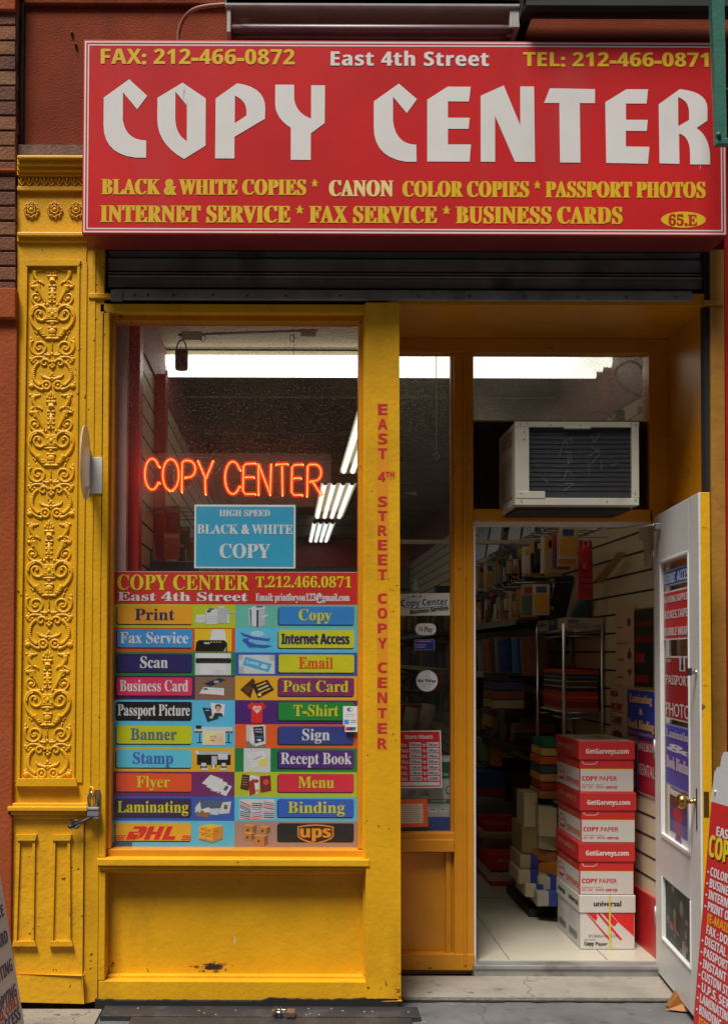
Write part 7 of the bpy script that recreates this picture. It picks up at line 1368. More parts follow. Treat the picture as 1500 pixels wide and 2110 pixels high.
slab('rear_panel', rb, foot + Vector((.44, 0, 0)), u, (Vector((0, 0, .97)) - Vector((.33, 0, 0))).normalized(), -n, 0, BW, .03, BH + .05, -.022, 0, M_bpl)
mb = MB(); q = lambda a, h, k=0: foot + u * a + d * h + n * k
prof = [(0, BH - .01), (.012, BH + .105), (.03, BH + .125), (.055, BH + .13), (.06, BH + .165), (.075, BH + .185), (.30, BH + .19), (.525, BH + .185), (.54, BH + .165), (.545, BH + .13), (.57, BH + .125), (.588, BH + .105), (.60, BH - .01)]
mb.prism([q(a, h, -.02) for a, h in prof], n * .02, M_bpl); mb.build('top_cap', rb, .006)
mb = MB()
for a in (.035, .565): mb.ball(q(a, BH + .035, .002), .006, .006, .006, M_bpl)
mb.build('rivet', rb)
F = Fr(foot, u, -d, n); M_brd = ink(186, 40, 42)
mb = MB(); rect(mb, F, .006, -BH + .005, BW - .006, -.04, 1, M_brd); mb.build('red_face', rb)
def hz(py): return ((P(1463, py, -.58) - foot).dot(d))
mb = MB(); text(mb, F, 'EAST 4TH STREET', 'B', .07, .53, -hz(1697), -hz(1716), 3, Wh, .002); mb.build('lettering', rb)
mb = MB(); text(mb, F, 'COPY CENTER', 'B', .022, .582, -hz(1718) + .004, -hz(1762) + .004, 2.4, Bk, .004); text(mb, F, 'COPY CENTER', 'B', .018, .578, -hz(1718), -hz(1762), 3.4, ink(214, 190, 40), .004); mb.build('lettering', rb)
y = 1782
for s, c in (('- COLOR COPIES', Wh), ('- BUSINESS CARDS', Wh), ('- INTERNET ACCESS', Wh), ('- PRINT OUT', Wh), ('[E-MAIL, USB, CD]', ink(214, 150, 40)), ('FAX : DOMESTIC', Wh), ('- DIGITAL PRINT', Wh), ('- PASSPORT PHOTO', Wh), ('- INSTANT T-SHIRT', Wh), ('- CUSTOM STAMP', Wh), ('- U.P.S. SERVICE', Wh), ('- LAMINATING', Wh), ('- BINDING', Wh), ('[SPIRAL, COMB]', ink(214, 150, 40)), ('- DESIGN', Wh)):
    a0 = .022 if s[0] == '-' else .055
    mb = MB(); text(mb, F, s, 'B', a0, a0 + .0235 * len(s), -hz(y), -hz(y + 18), 3, c, .0012); mb.build('lettering', rb); y += 23.6
lb, foot, u, d, n = board((2, 1800), (52, 2110), -.60, -1, 'sandwich_board', 'white sandwich board with dark blue lettering beside the pilaster foot', 0)
slab('panel', lb, foot, u, d, n, 0, BW, .03, 1.0, -.022, 0, M_bpl)
slab('rear_panel', lb, foot + Vector((-.44, 0, 0)), u, (Vector((0, 0, .97)) + Vector((.24, 0, 0))).normalized(), -n, 0, BW, .03, 1.0, -.022, 0, M_bpl)
# its face reads from the near end to the far end
F = Fr(foot + u * BW, -u, -d, n)
mb = MB(); rect(mb, F, .01, -.99, BW - .012, -.04, 1, ink(190, 192, 198)); mb.build('paper_face', lb)
fz = foot; 
def hl(py): return ((P(25, py, -.60) - fz).dot(d))
for s, py, c, h in (('BUSINESS CARD', 1935, (36, 34, 110), 26), ('PRINTING', 1995, (36, 34, 110), 26), ('COPYING', 2048, (36, 34, 110), 26), ('(SPIRAL, VELO, COIL)', 2066, (190, 50, 40), 18), ('INTERNET ACCESS', 2096, (36, 34, 110), 26), ('FAX SERVICE', 1880, (36, 34, 110), 24), ('COLOR COPY', 1835, (36, 34, 110), 24)):
    mb = MB(); text(mb, F, s, 'B', max(.02, BW - .035 - .036 * len(s)), BW - .035, -hl(py - h), -hl(py), 3, ink(*c), .0012); mb.build('lettering', lb)
# ================================================================== lamps inside the shop
M_lamp = emit('lit_fluorescent_tube', (1.0, .93, .82), 2.3)
M_lamp2 = emit('lit_fluorescent_tube_far', (.96, .97, 1.0), 1.2)
M_refl = mat('white_reflector', (.75, .70, .5), .4, 0)
M_refl2 = mat('yellowed_reflector', (.30, .25, .09), .4, 0)
M_lamp3 = emit('lit_troffer_tube', (1.0, .95, .84), 1.5)
YL = 1.30
il = thing('strip_light', 'long lit twin fluorescent strip across the ceiling just inside the windows', 'light', (.5, YL, 3.1))
xa, xb = P(338, 755, YL).x, P(1265, 755, YL).x
mb = MB(); mb.box(xa - .03, xb + .03, YL + .03, YL + .16, P(700, 732, YL).z, ZC, M_refl); mb.build('housing', il)
for k, (py, r_, yy, x1) in enumerate(((744, .030, YL, xb), (756, .024, YL + .02, xb - .06), (771, .018, YL - .0, xb - .10))):
    z = P(700, py, yy).z; x0 = xa + .012 * k
    mb = MB(); mb.lathe((x0, yy, z), (1, 0, 0), [(0, r_), (x1 - x0, r_)], M_lamp, 12); mb.build('tube', il)
    for xx in (x0 - .03, x1):
        mb = MB(); mb.lathe((xx, yy, z), (1, 0, 0), [(0, r_ * 1.05), (.03, r_ * 1.05)], M_crm, 12); mb.build('lamp_holder', il)
TRF = [('nearest yellow-sided ceiling troffer with lit tubes in the shop', .45, .68, 2.5, 5.1, M_lamp3, 3), ('middle ceiling troffer with four lit tubes in the shop', .31, .64, 5.65, 8.4, M_lamp3, 4), ('furthest bluish ceiling troffer with four lit tubes in the shop', .30, .58, 8.8, 11.2, M_lamp2, 4)]
for lab, x0, x1, y0, y1, ml, n in TRF:
    t = thing('ceiling_troffer', lab, 'light', ((x0 + x1) / 2, y0, ZC), 'ceiling troffers in a row along the shop')
    mb = MB(); mb.add([(x0, y0, ZC - .07), (x1, y0, ZC - .07), (x1, y1, ZC - .07), (x0, y1, ZC - .07), (x0 + .06, y0, ZC - .004), (x1 - .06, y0, ZC - .004), (x1 - .06, y1, ZC - .004), (x0 + .06, y1, ZC - .004)], [(4, 5, 6, 7), (0, 4, 7, 3), (1, 2, 6, 5), (0, 1, 5, 4), (3, 7, 6, 2)], M_refl2); mb.build('reflector', t)
    for k in range(n):
        x = x0 + (x1 - x0) * (k + .5) / n
        mb = MB(); mb.lathe((x, y0 + .06, ZC - .06), (0, 1, 0), [(0, .022), (y1 - y0 - .12, .022)], ml, 10); mb.build('tube', t)
        mb = MB(); mb.lathe((x, y0 + .02, ZC - .06), (0, 1, 0), [(0, .024), (.04, .024)], M_blk, 10); mb.build('lamp_holder', t)
# rod and hanging sensor behind the window head
hr = thing('hanging_rail', 'thin metal display rail hung under the ceiling behind the show window', 'rail', P(540, 690, .62))
mb = MB(); mb.tube([P(368, 690, .62), P(655, 680, .62)], .006, M_steel, 8); mb.build('rod', hr)
mb = MB(); mb.rbox(375, 682, 416, 696, .60, .64, M_crm); mb.rbox(620, 677, 652, 689, .60, .64, M_crm); mb.build('mount', hr, .003)
mb = MB()
for px, py in ((419, 697), (602, 697)): c = P(px, py, .61); mb.tube([c + Vector((.012 * math.cos(a), 0, .016 * math.sin(a))) for a in [k * .7 for k in range(10)]], .002, M_blk, 5)
mb.build('hook', hr)
hs = thing('hanging_sensor', 'small brown cylinder hanging on a loop in front of the lit strip', 'sensor', P(375, 760, .6))
mb = MB(); c = P(374.5, 762, .6); mb.lathe(c, (0, 0, 1), [(0, .028), (.01, .031), (.045, .031), (.05, .029), (.052, .031), (.09, .031), (.095, .026)], mat('brown_plastic', (.12, .075, .05), .4, .1), 16); mb.build('cylinder', hs)
mb = MB(); c = P(374.5, 724, .6); mb.tube([c + Vector((.024 * math.cos(a), 0, .055 * math.sin(a))) for a in [k * 2 * math.pi / 16 for k in range(17)]], .004, mat('brown_plastic', (.12, .075, .05)), 6); mb.tube([P(374, 664, .6), P(374.5, 704, .6)], .0015, M_blk, 5); mb.build('loop', hs)
# cables over the air conditioner
cb = thing('power_cable', 'grey looped cable on the cream wall behind the transom glass', 'cable', P(1300, 800, YD + .25))
mb = MB(); mb.tube(smooth_path([P(a, b, YD + .25) for a, b in ((1334, 840), (1330, 790), (1318, 755), (1296, 745), (1272, 758), (1268, 775), (1285, 800), (1310, 812), (1332, 822))], 5), .007, mat('grey_cable', (.09, .085, .075), .5, .1), 8)
mb.tube(smooth_path([P(a, b, YD + .25) for a, b in ((1230, 870), (1262, 850), (1300, 828), (1336, 806))], 5), .005, mat('grey_cable', (.09, .085, .075)), 8); mb.tube(smooth_path([P(a, b, YD + .25) for a, b in ((1200, 862), (1226, 848), (1252, 854), (1266, 868))], 5), .005, mat('grey_cable', (.09, .085, .075)), 8); mb.build('cord', cb)
mb = MB(); mb.rbox(1268, 843, 1287, 868, YD + .23, YD + .26, M_blk); mb.rbox(1315, 836, 1334, 852, YD + .23, YD + .26, M_blk); mb.build('plug', cb, .004)

# ================================================================== goods on the show-window wall
def hook_rack(y, z, n, label):
    t = thing('peg_hook', label, 'hook', (XL, y, z), 'wire hooks on the slatwall behind the show window')
    mb = MB()
    for k in range(n): mb.tube([(XL, y + k * .16, z), (XL + .30, y + k * .16, z), (XL + .315, y + k * .16, z + .025)], .003, M_chrome, 6)
    mb.tube([(XL + .01, y, z), (XL + .01, y + (n - 1) * .16, z)], .003, M_chrome, 6); mb.build('wire', t)
hook_rack(.62, 2.42, 4, 'upper row of chrome wire hooks above the neon letters'); hook_rack(.55, 2.17, 4, 'lower row of chrome wire hooks behind the neon letters')
random.seed(21)
def wpack(px0, py0, px1, py1, y, col, label, glossy=True):
    t = thing('hanging_pack', label, 'packet', P((px0 + px1) / 2, py1, y), 'packets hung behind the show window')
    mb = MB(); x0, x1, z0, z1 = R(px0, py0, px1, py1, y); mb.box(x0, x1, y, y + .012, z0, z1, ink(*col, .2 if glossy else .6)); mb.build('card', t, .002)
    mb = MB(); mb.ball(((x0 + x1) / 2, y - .002, z0 + (z1 - z0) * .42), (x1 - x0) * .46, .02, (z1 - z0) * .40, mat('clear_blister', (.5, .4, .38), .08, 0, alpha=.18)); mb.build('blister', t)
    mb = MB(); mb.box(x0 + .004, x1 - .004, y - .0015, y, z1 - (z1 - z0) * .2, z1 - (z1 - z0) * .06, M_paper); mb.build('header', t)
for a in ((334, 1042, 372, 1112, .95, (170, 52, 48), 'red blister packet on the lower window hooks'), (338, 1098, 370, 1152, .80, (206, 96, 36), 'orange printed packet under the red blister packet'), (342, 960, 356, 1005, 1.0, (120, 78, 60), 'narrow brown packet on the upper window hooks'), (361, 958, 372, 1006, 1.05, (150, 90, 70), 'narrow pinkish packet on the upper window hooks'), (377, 955, 392, 1000, 1.1, (130, 84, 60), 'narrow tan packet on the upper window hooks'), (372, 1085, 392, 1130, 1.15, (96, 104, 44), 'olive green packet beside the orange packet'), (384, 1108, 402, 1160, 1.2, (160, 150, 50), 'yellow green packet nearest the blue notice'), (366, 1118, 382, 1170, 1.0, (60, 96, 60), 'dark green packet low behind the window'), (322, 1052, 336, 1108, 1.05, (150, 40, 44), 'slim dark red packet beside the red blister packet')): wpack(*a)
for q, y, c, lab in (([(281, 1098), (295, 1094), (304, 1176), (290, 1177)], .62, (178, 168, 146), 'pale board leaning behind the window poster next to the red post'), ([(300, 1112), (306, 1110), (316, 1176), (305, 1177)], .72, (80, 84, 120), 'slim blue folder leaning beside the pale board'), ([(306, 1120), (318, 1117), (326, 1176), (314, 1177)], .82, (160, 130, 110), 'tan folder leaning third from the red post')):
    mb = MB(); mb.prism([P(a, b, y) for a, b in q], (0, .05, 0), ink(*c, .6)); single(mb, 'leaning_board', lab, 'board', 'boards leaning behind the window poster', .002)
wd = thing('window_ledge', 'dark timber display ledge hidden behind the window poster', 'ledge', (-.3, .5, 1.9))
mb = MB(); mb.box(XL + .0, .02, .16, 1.9, 1.80, 1.835, M_dark); mb.build('board', wd)
mb = MB(); mb.rbox(312, 1155, 402, 1181, .55, .8, M_blk); single(mb, 'black_case', 'low black case standing on the window ledge behind the poster', 'case', bevel=.006)
mb = MB(); mb.box(XL, .25, 1.95, 2.0, ZF, 1.80, M_dark); single(mb, 'display_back', 'dark board closing the back of the window display', 'board')

# ================================================================== right-hand wall of goods
def yX(px, x): return (x * FPX / (px - CX)) + CAM.y          # depth at which x shows at px
rw = random.Random(77)
# grey art boards hung high
for k, (pa, pb, c, lab) in enumerate(((988, 1013, (92, 90, 84), 'grey art board hung highest, furthest from the door'), (1017, 1043, (116, 116, 116), 'pale grey art board hung second from the back'), (1060, 1088, (86, 86, 80), 'olive grey art board hung third from the back'), (1094, 1120, (70, 74, 80), 'slate grey art board hung nearest the door'))):
    y0, y1 = yX(pb, 1.66), yX(pa, 1.66)
    t = thing('art_board', lab, 'board', (1.66, y0, 2.2), 'grey boards hung high on the slatwall')
    mb = MB(); mb.hexa([(1.60, y0, 2.28), (1.615, y0, 2.28), (1.615, y1, 2.28), (1.60, y1, 2.28), (1.68, y0, 2.72), (1.695, y0, 2.72), (1.695, y1, 2.72), (1.68, y1, 2.72)], ink(*c, .35)); mb.build('sheet', t)
    mb = MB(); mb.box(1.675, 1.70, y0 - .004, y1 + .004, 2.715, 2.745, M_blk); mb.build('clip_rail', t)
# hanging packets on hooks: a long row
cols = [(196, 170, 110), (190, 186, 160), (70, 70, 64), (180, 120, 60), (206, 196, 170), (60, 80, 130), (150, 150, 120), (44, 44, 44), (196, 150, 60), (90, 110, 90), (170, 60, 44), (206, 200, 180)]
cn_ = {0: 'tan', 1: 'ivory', 2: 'charcoal', 3: 'amber', 4: 'cream', 5: 'blue', 6: 'grey green', 7: 'black', 8: 'golden', 9: 'sage', 10: 'red', 11: 'off-white'}
ORD = ['first', 'second', 'third', 'fourth', 'fifth', 'sixth', 'seventh', 'eighth', 'ninth', 'tenth', 'eleventh', 'twelfth', 'thirteenth', 'fourteenth', 'fifteenth', 'sixteenth', 'seventeenth', 'eighteenth', 'nineteenth', 'twentieth', 'twenty-first', 'twenty-second', 'twenty-third', 'twenty-fourth', 'twenty-fifth', 'twenty-sixth', 'twenty-seventh', 'twenty-eighth', 'twenty-ninth', 'thirtieth', 'thirty-first', 'thirty-second', 'thirty-third', 'thirty-fourth', 'thirty-fifth', 'thirty-sixth', 'thirty-seventh', 'thirty-eighth', 'thirty-ninth', 'fortieth']
def wall_pack(y, ztop, h, wdt, x, ci, label, group):
    t = thing('hanging_packet', label, 'packet', (x, y, ztop - h), group)
    c = cols[ci]
    mb = MB(); mb.box(x, x + .10, y, y + .012, ztop - h, ztop, ink(*c, .35)); mb.build('card', t)
    mb = MB(); mb.box(x + .004, x + .096, y - .014, y, ztop - h * .92, ztop - h * .34, ink(*cols[(ci * 5 + 3) % 12], .12)); mb.build('contents', t, .004)
    mb = MB(); mb.box(x + .02, x + .08, y - .0015, y, ztop - h * .28, ztop - h * .08, ink(*cols[(ci + 4) % 12], .4)); mb.build('header', t)
    mb = MB(); mb.tube([(XR, y + .006, ztop + .012), (x - .05, y + .006, ztop + .012), (x - .06, y + .006, ztop + .03)], .0028, M_chrome, 5); mb.build('hook', t)
y = 1.46
for k in range(38):
    ci = [1, 0, 10, 3, 4, 2, 7, 8, 0, 4, 6, 11, 8, 5, 4, 9, 7, 5, 2, 3, 7, 11, 6, 1][k % 24]
    wall_pack(y, 2.185 + rw.uniform(-.02, .01), rw.uniform(.15, .23), .1, 1.50 + rw.uniform(-.02, .03), ci, '%s packet, %s from the door in the long hook row above the dark shelf' % (cn_[ci], ORD[k]), 'packets on the long hook row')
    y += rw.uniform(.08, .12)
rw2 = random.Random(5); y = 1.9
for k in range(14):
    wall_pack(y, 1.90 + rw2.uniform(-.03, .02), rw2.uniform(.13, .2), .1, 1.42 + rw2.uniform(-.02, .03), [1, 6, 11, 3, 9, 0, 2, 8, 1, 4, 10, 6, 11, 7][k], '%s bag, %s from the door on the short hook row below the dark shelf' % (cn_[[1, 6, 11, 3, 9, 0, 2, 8, 1, 4, 10, 6, 11, 7][k]], ORD[k]), 'bags on the short hook row')
    y += rw2.uniform(.09, .15)
# three long shelves
def shelf(z, x0, y0, y1, label, edge):
    t = thing('wall_shelf', label, 'shelf', (XR, y0, z), 'long shelves on the slatwall')
    mb = MB(); mb.box(x0, XR, y0, y1, z - .018, z, M_dark); mb.build('board', t, .002)
    mb = MB(); mb.box(x0 - .003, x0, y0, y1, z - .03, z + .012, edge); mb.build('front_edge', t)
    for yy in (y0 + .1, (y0 + y1) / 2, y1 - .1):
        mb = MB(); mb.prism([(XR, yy, z - .02), (x0 + .05, yy, z - .02), (XR, yy, z - .16)], (0, .006, 0), M_dark); mb.build('bracket', t)
shelf(1.93, 1.44, 2.3, 10.6, 'top dark shelf right under the long row of hanging packets', M_dark)
shelf(1.70, 1.40, 2.2, 10.6, 'middle dark shelf with a pale edge strip and mixed stationery', M_steel)
shelf(1.36, 1.36, 2.2, 10.6, 'lowest dark shelf holding leaning books and pads', M_crm)
# stationery on the middle shelf
y = 2.3
MID = ['boxed pack', 'folder', 'carton', 'pad', 'pouch', 'folder']
for k in range(34):
    ci = rw.choice([0, 1, 2, 3, 4, 6, 7, 8, 9, 10, 11, 3, 7]); th = rw.uniform(.012, .07); h = rw.uniform(.12, .20); d = rw.uniform(.10, .2); ln = rw.uniform(-.05, .08)
    t = thing('stationery_box', '%s carton of stationery, %s from the door on the middle shelf' % (cn_[ci], ORD[k]), 'carton', (1.42, y, 1.70), 'cartons on the middle shelf')
    mb = MB(); x0 = 1.42 + rw.uniform(0, .03); mb.hexa([(x0, y, 1.70), (x0 + d, y, 1.70), (x0 + d, y + th, 1.70), (x0, y + th, 1.70), (x0, y + ln, 1.70 + h), (x0 + d, y + ln, 1.70 + h), (x0 + d, y + th + ln, 1.70 + h), (x0, y + th + ln, 1.70 + h)], ink(*cols[ci], .4)); mb.build('carton', t, .002)
    mb = MB(); mb.add([(x0 + .015, y - .0015 + ln * .25, 1.70 + h * .25), (x0 + d * .8, y - .0015 + ln * .25, 1.70 + h * .25), (x0 + d * .8, y - .0015 + ln * .75, 1.70 + h * .75), (x0 + .015, y - .0015 + ln * .75, 1.70 + h * .75)], [(0, 1, 2, 3)], ink(*cols[(ci + 3) % 12], .4)); mb.build('printed_label', t)
    y += th + rw.uniform(.02, .06) + abs(ln) * .5
# leaning books on the lowest shelf
y = 2.6
for k in range(38):
    c = rw.choice([(80, 76, 70), (60, 62, 66), (170, 80, 40), (52, 84, 72), (120, 110, 96), (40, 70, 120), (44, 40, 38), (150, 140, 120)]); nm = {170: 'orange', 52: 'green', 40: 'blue', 150: 'cream', 120: 'tan'}.get(c[0], 'dark grey')
    th = rw.uniform(.012, .03); h = rw.uniform(.19, .25); ln = rw.uniform(.02, .12)
    t = thing('book', '%s backed book, %s from the door on the lowest shelf' % (nm, ORD[k]), 'book', (1.4, y, 1.36), 'books leaning on the lowest shelf')
    hx = lambda e, x0, x1: [(x0, y + e, 1.361), (x1, y + e, 1.361), (x1, y + th - e, 1.361), (x0, y + th - e, 1.361), (x0, y + e + ln, 1.361 + h), (x1, y + e + ln, 1.361 + h), (x1, y + th - e + ln, 1.361 + h), (x0, y + th - e + ln, 1.361 + h)]
    mb = MB(); mb.hexa(hx(0, 1.38, 1.384), ink(*c, .5)); mb.hexa([Vector(v) for v in hx(0, 1.38, 1.55)][:0] or hx(th * .42, 1.386, 1.385), ink(*c, .5)); mb.hexa([(a, b - (th - .002 if i in (2, 3, 6, 7) else 0), z) for i, (a, b, z) in enumerate(hx(0, 1.384, 1.56))], ink(*c, .5)); mb.build('cover', t)
    mb = MB(); mb.hexa(hx(.0022, 1.385, 1.555), M_paper); mb.build('pages', t)
    y += th + .02 + rw.uniform(0, .05)
# small stock on the top shelf and loose piles below the lowest one
y = 2.4
for k in range(22):
    c = rw.choice([(60, 62, 66), (120, 96, 60), (150, 140, 110), (44, 60, 90), (90, 40, 34), (70, 84, 60), (36, 34, 34)]); th = rw.uniform(.05, .14); h = rw.uniform(.02, .07)
    mb = MB(); mb.box(1.47 + rw.uniform(0, .05), 1.66, y, y + th, 1.931, 1.931 + h, ink(*c, .5)); single(mb, 'flat_box', '%s flat box from the door on the top dark shelf, under the packets' % ORD[k], 'box', 'flat boxes on the top shelf', .002); y += th + rw.uniform(.01, .05)
y = 2.45
for k in range(16):
    z = .92; n_ = rw.randint(2, 4); wdt = rw.uniform(.14, .24)
    for j in range(n_):
        c = rw.choice([(90, 84, 70), (150, 140, 112), (44, 56, 86), (110, 70, 44), (60, 58, 54), (130, 44, 36), (160, 120, 60)]); h = rw.uniform(.03, .085)
        mb = MB(); mb.box(1.40 + rw.uniform(0, .05), 1.70, y + rw.uniform(0, .02), y + wdt, z, z + h - .001, ink(*c, .6)); single(mb, 'paper_pile', 'paper pile, %s pile from the door on the bottom shelf, %s layer up' % (ORD[k], ORD[j]), 'paper', 'paper piles on the bottom shelf', .002); z += h
    y += wdt + rw.uniform(.01, .04)
shelf(.918, 1.36, 2.2, 10.6, 'bottom dark shelf loaded with paper piles', M_dark)
# bulkier stock filling the far half of every shelf
DC = [((40, 52, 60), 'slate'), ((96, 60, 34), 'brown'), ((60, 58, 50), 'grey'), ((120, 104, 66), 'buff'), ((84, 34, 28), 'maroon'), ((30, 44, 84), 'navy'), ((26, 26, 28), 'black'), ((150, 96, 36), 'amber'), ((44, 70, 54), 'green')]
for zs, hm, nm in ((.92, .34, 'bottom'), (1.362, .24, 'lowest book'), (1.702, .19, 'middle'), (1.932, .22, 'top')):
    y = 6.1 if zs > 1 else 5.9; k = 0
    while y < 10.3 and k < 30:
        c, cname = rw.choice(DC); th = rw.uniform(.1, .3); h = hm * rw.uniform(.5, 1)
        t = thing('stock_box', '%s stock box, %s along the far half of the %s shelf' % (cname, ORD[k], nm), 'box', (1.5, y, zs), 'stock boxes deep in the shop')
        mb = MB(); mb.box(1.42 + rw.uniform(0, .06), 1.70, y, y + th, zs, zs + h, ink(*c, .5)); mb.build('carton', t, .003)
        y += th + rw.uniform(.01, .08); k += 1
# wire rack with coloured paper
RX0, RX1, RY0, RY1 = 1.52, 1.73, 1.48, 2.14
wr = thing('wire_rack', 'chrome wire shelving rack behind the red paper cartons', 'rack', (RX0, RY0, ZF))
for x in (RX0, RX1):
    for yy in (RY0, RY1): mb = MB(); mb.tube([(x, yy, ZF), (x, yy, 1.66)], .011, M_chrome, 8); mb.build('post', wr)
for z in (1.62, 1.17, .62):
    mb = MB()
    for x in (RX0, RX1): mb.tube([(x, RY0, z), (x, RY1, z)], .004, M_chrome, 6); mb.tube([(x, RY0, z - .03), (x, RY1, z - .03)], .003, M_chrome, 6)
    for yy in (RY0, RY1):
        mb.tube([(RX0, yy, z), (RX1, yy, z)], .004, M_chrome, 6); mb.tube([(RX0, yy, z - .03), (RX1, yy, z - .03)], .003, M_chrome, 6)
        mb.tube([(RX0 + (RX1 - RX0) * k / 12, yy, z - (.03 if k % 2 else 0)) for k in range(13)], .002, M_chrome, 5)
    for k in range(1, 16): yy = RY0 + (RY1 - RY0) * k / 16; mb.tube([(RX0, yy, z), (RX1, yy, z)], .002, M_chrome, 5)
    mb.build('shelf', wr)
# coloured reams
z = 1.176
PC = [((196, 150, 80), 'ochre'), ((150, 44, 36), 'brick red'), ((196, 60, 44), 'scarlet'), ((206, 110, 60), 'orange'), ((190, 52, 44), 'bright red'), ((52, 50, 48), 'black'), ((190, 180, 150), 'ivory'), ((60, 70, 60), 'dark green'), ((186, 176, 70), 'yellow'), ((44, 48, 56), 'navy'), ((150, 160, 200), 'pale blue'), ((60, 60, 90), 'indigo'), ((170, 80, 50), 'rust'), ((196, 56, 40), 'top red')]
for k, (c, nm) in enumerate(PC):
    h = [.022, .03, .018, .014, .026, .02, .007, .024, .008, .016, .005, .016, .012, .012][k]; j = rw.uniform(-.012, .012)
    mb = MB(); mb.box(RX0 + .018 + abs(j), RX1 - .018 + j * .4, RY0 + .02 + j, RY1 - .05 + j, z, z + h - .0012, ink(*c, .7)); single(mb, 'paper_ream', '%s layer of card in the coloured stack on the wire rack' % nm, 'card stack', 'coloured card stacked on the rack', .002); z += h
for k, (c, x0, nm) in enumerate((((150, 140, 96), 1.30, 'pale green pads beside the rack'), ((120, 70, 56), 1.30, 'brownish pads beside the rack'), ((60, 64, 100), 1.30, 'blue pads beside the rack'), ((44, 44, 48), 1.30, 'black pads beside the rack'))):
    mb = MB(); mb.box(1.26, 1.45, 2.2, 2.55, 1.16 + k * .055, 1.21 + k * .055, ink(*c, .7)); single(mb, 'note_pad', nm + ' stacked on the left', 'pads', 'pads stacked beside the rack', .003)
ox = thing('paper_box', 'long cream office paper box lying on top of the wire rack', 'carton', (RX0, RY0, 1.626))
mb = MB(); mb.box(RX0 + .0, RX1 + .005, RY0 - .01, RY1 + .02, 1.626, 1.690, mat('cream_carton', (.46, .40, .25), .6, .08)); mb.build('box', ox, .003)
F = Fr((RX0, RY0 - .0115, 1.69), (1, 0, 0), (0, 0, -1), (0, -1, 0))
mb = MB(); text(mb, F, 'Oxford', 'B', .02, .075, .010, .026, 1, Nv, .0008)
for k in range(4): rect(mb, F, .02, .032 + k * .007, .15 - .02 * (k % 2), .0345 + k * .007, 1, dgr)
text(mb, F, '80009', 'B', .16, .2, .040, .052, 1, dgr); mb.build('print', ox)
F = Fr((RX0 - .0015, RY1, 1.69), (0, -1, 0), (0, 0, -1), (-1, 0, 0))
mb = MB(); rect(mb, F, .30, 0, .52, .063, 1, ink(40, 40, 90)); text(mb, F, 'Oxford', 'B', .08, .24, .018, .038, 2, Nv, .0008); text(mb, F, '25', 'B', .36, .43, .012, .03, 2, lgr); mb.build('side_print', ox)
# black portfolio, cream board and blue folder standing on the box
mb = MB(); mb.hexa([(1.525, 1.92, 1.692), (1.63, 1.92, 1.692), (1.63, 1.99, 1.692), (1.525, 1.99, 1.692), (1.59, 1.93, 1.955), (1.69, 1.93, 1.955), (1.69, 1.99, 1.955), (1.59, 1.99, 1.955)], mat('black_vinyl', (.016, .016, .017), .16, .05))
pf = thing('portfolio_case', 'glossy black portfolio case leaning on top of the cream box', 'case', (1.5, 2.0, 1.69)); mb.build('case', pf, .008)
mb = MB(); mb.box(1.55, 1.566, 1.9185, 1.925, 1.75, 1.772, M_crm); mb.build('price_tag', pf)
mb = MB(); mb.hexa([(1.635, 1.88, 1.692), (1.67, 1.88, 1.692), (1.67, 2.0, 1.692), (1.635, 2.0, 1.692), (1.70, 1.89, 1.95), (1.735, 1.89, 1.95), (1.735, 2.0, 1.95), (1.70, 2.0, 1.95)], M_crm); single(mb, 'cream_board', 'cream board leaning behind the black portfolio case', 'board', bevel=.002)
mb = MB(); mb.hexa([(1.64, 1.70, 1.692), (1.675, 1.70, 1.692), (1.675, 1.86, 1.692), (1.64, 1.86, 1.692), (1.69, 1.70, 1.80), (1.73, 1.70, 1.80), (1.73, 1.86, 1.80), (1.69, 1.86, 1.80)], mat('teal_film', (.03, .10, .13), .12, .1)); single(mb, 'film_folder', 'shiny dark teal folder propped beside the black portfolio case', 'folder', bevel=.004)
# blue books on the shelf behind the rack
for k, (c, lab) in enumerate((((70, 140, 190), 'pale blue box file standing behind the rack posts'), ((40, 90, 160), 'strong blue book standing behind the rack posts'), ((120, 80, 60), 'tan striped book standing at the end behind the rack posts'))):
    yy = 2.45 - k * .13
    mb = MB(); mb.hexa([(1.44, yy, 1.36), (1.6, yy, 1.36), (1.6, yy + .05, 1.36), (1.44, yy + .05, 1.36), (1.44, yy + .06, 1.60), (1.6, yy + .06, 1.60), (1.6, yy + .11, 1.60), (1.44, yy + .11, 1.60)], ink(*c, .3)); single(mb, 'box_file', lab, 'file', 'files standing behind the rack', .003)
# red pouch
rp = thing('hanging_pouch', 'translucent red plastic pouch hanging on a long hook near the door', 'pouch', (1.6, 1.42, 1.8))
x0, x1, z0, z1 = R(1191, 1112, 1222, 1236, 1.42)
mb = MB(); M_pou = mat('red_translucent_plastic', (.55, .03, .05), .12, .1, 8)
mb.hexa([(x0, 1.42, z0), (x1, 1.42, z0), (x1, 1.45, z0), (x0, 1.45, z0), (x0 + .004, 1.425, z1), (x1 - .004, 1.425, z1), (x1 - .004, 1.435, z1), (x0 + .004, 1.435, z1)], M_pou); mb.build('pouch', rp, .01)
mb = MB(); mb.ball(((x0 + x1) / 2, 1.417, z0 + (z1 - z0) * .70), .036, .016, .07, M_pou); mb.build('bulge', rp)
mb = MB()
for k in range(5): mb.box(x0 + .004, x1 - .006, 1.4175, 1.42, z0 + .05 + k * .035, z0 + .053 + k * .035, mat('dark_red_line', (.1, .005, .01), .4, 0))
mb.build('printed_line', rp)
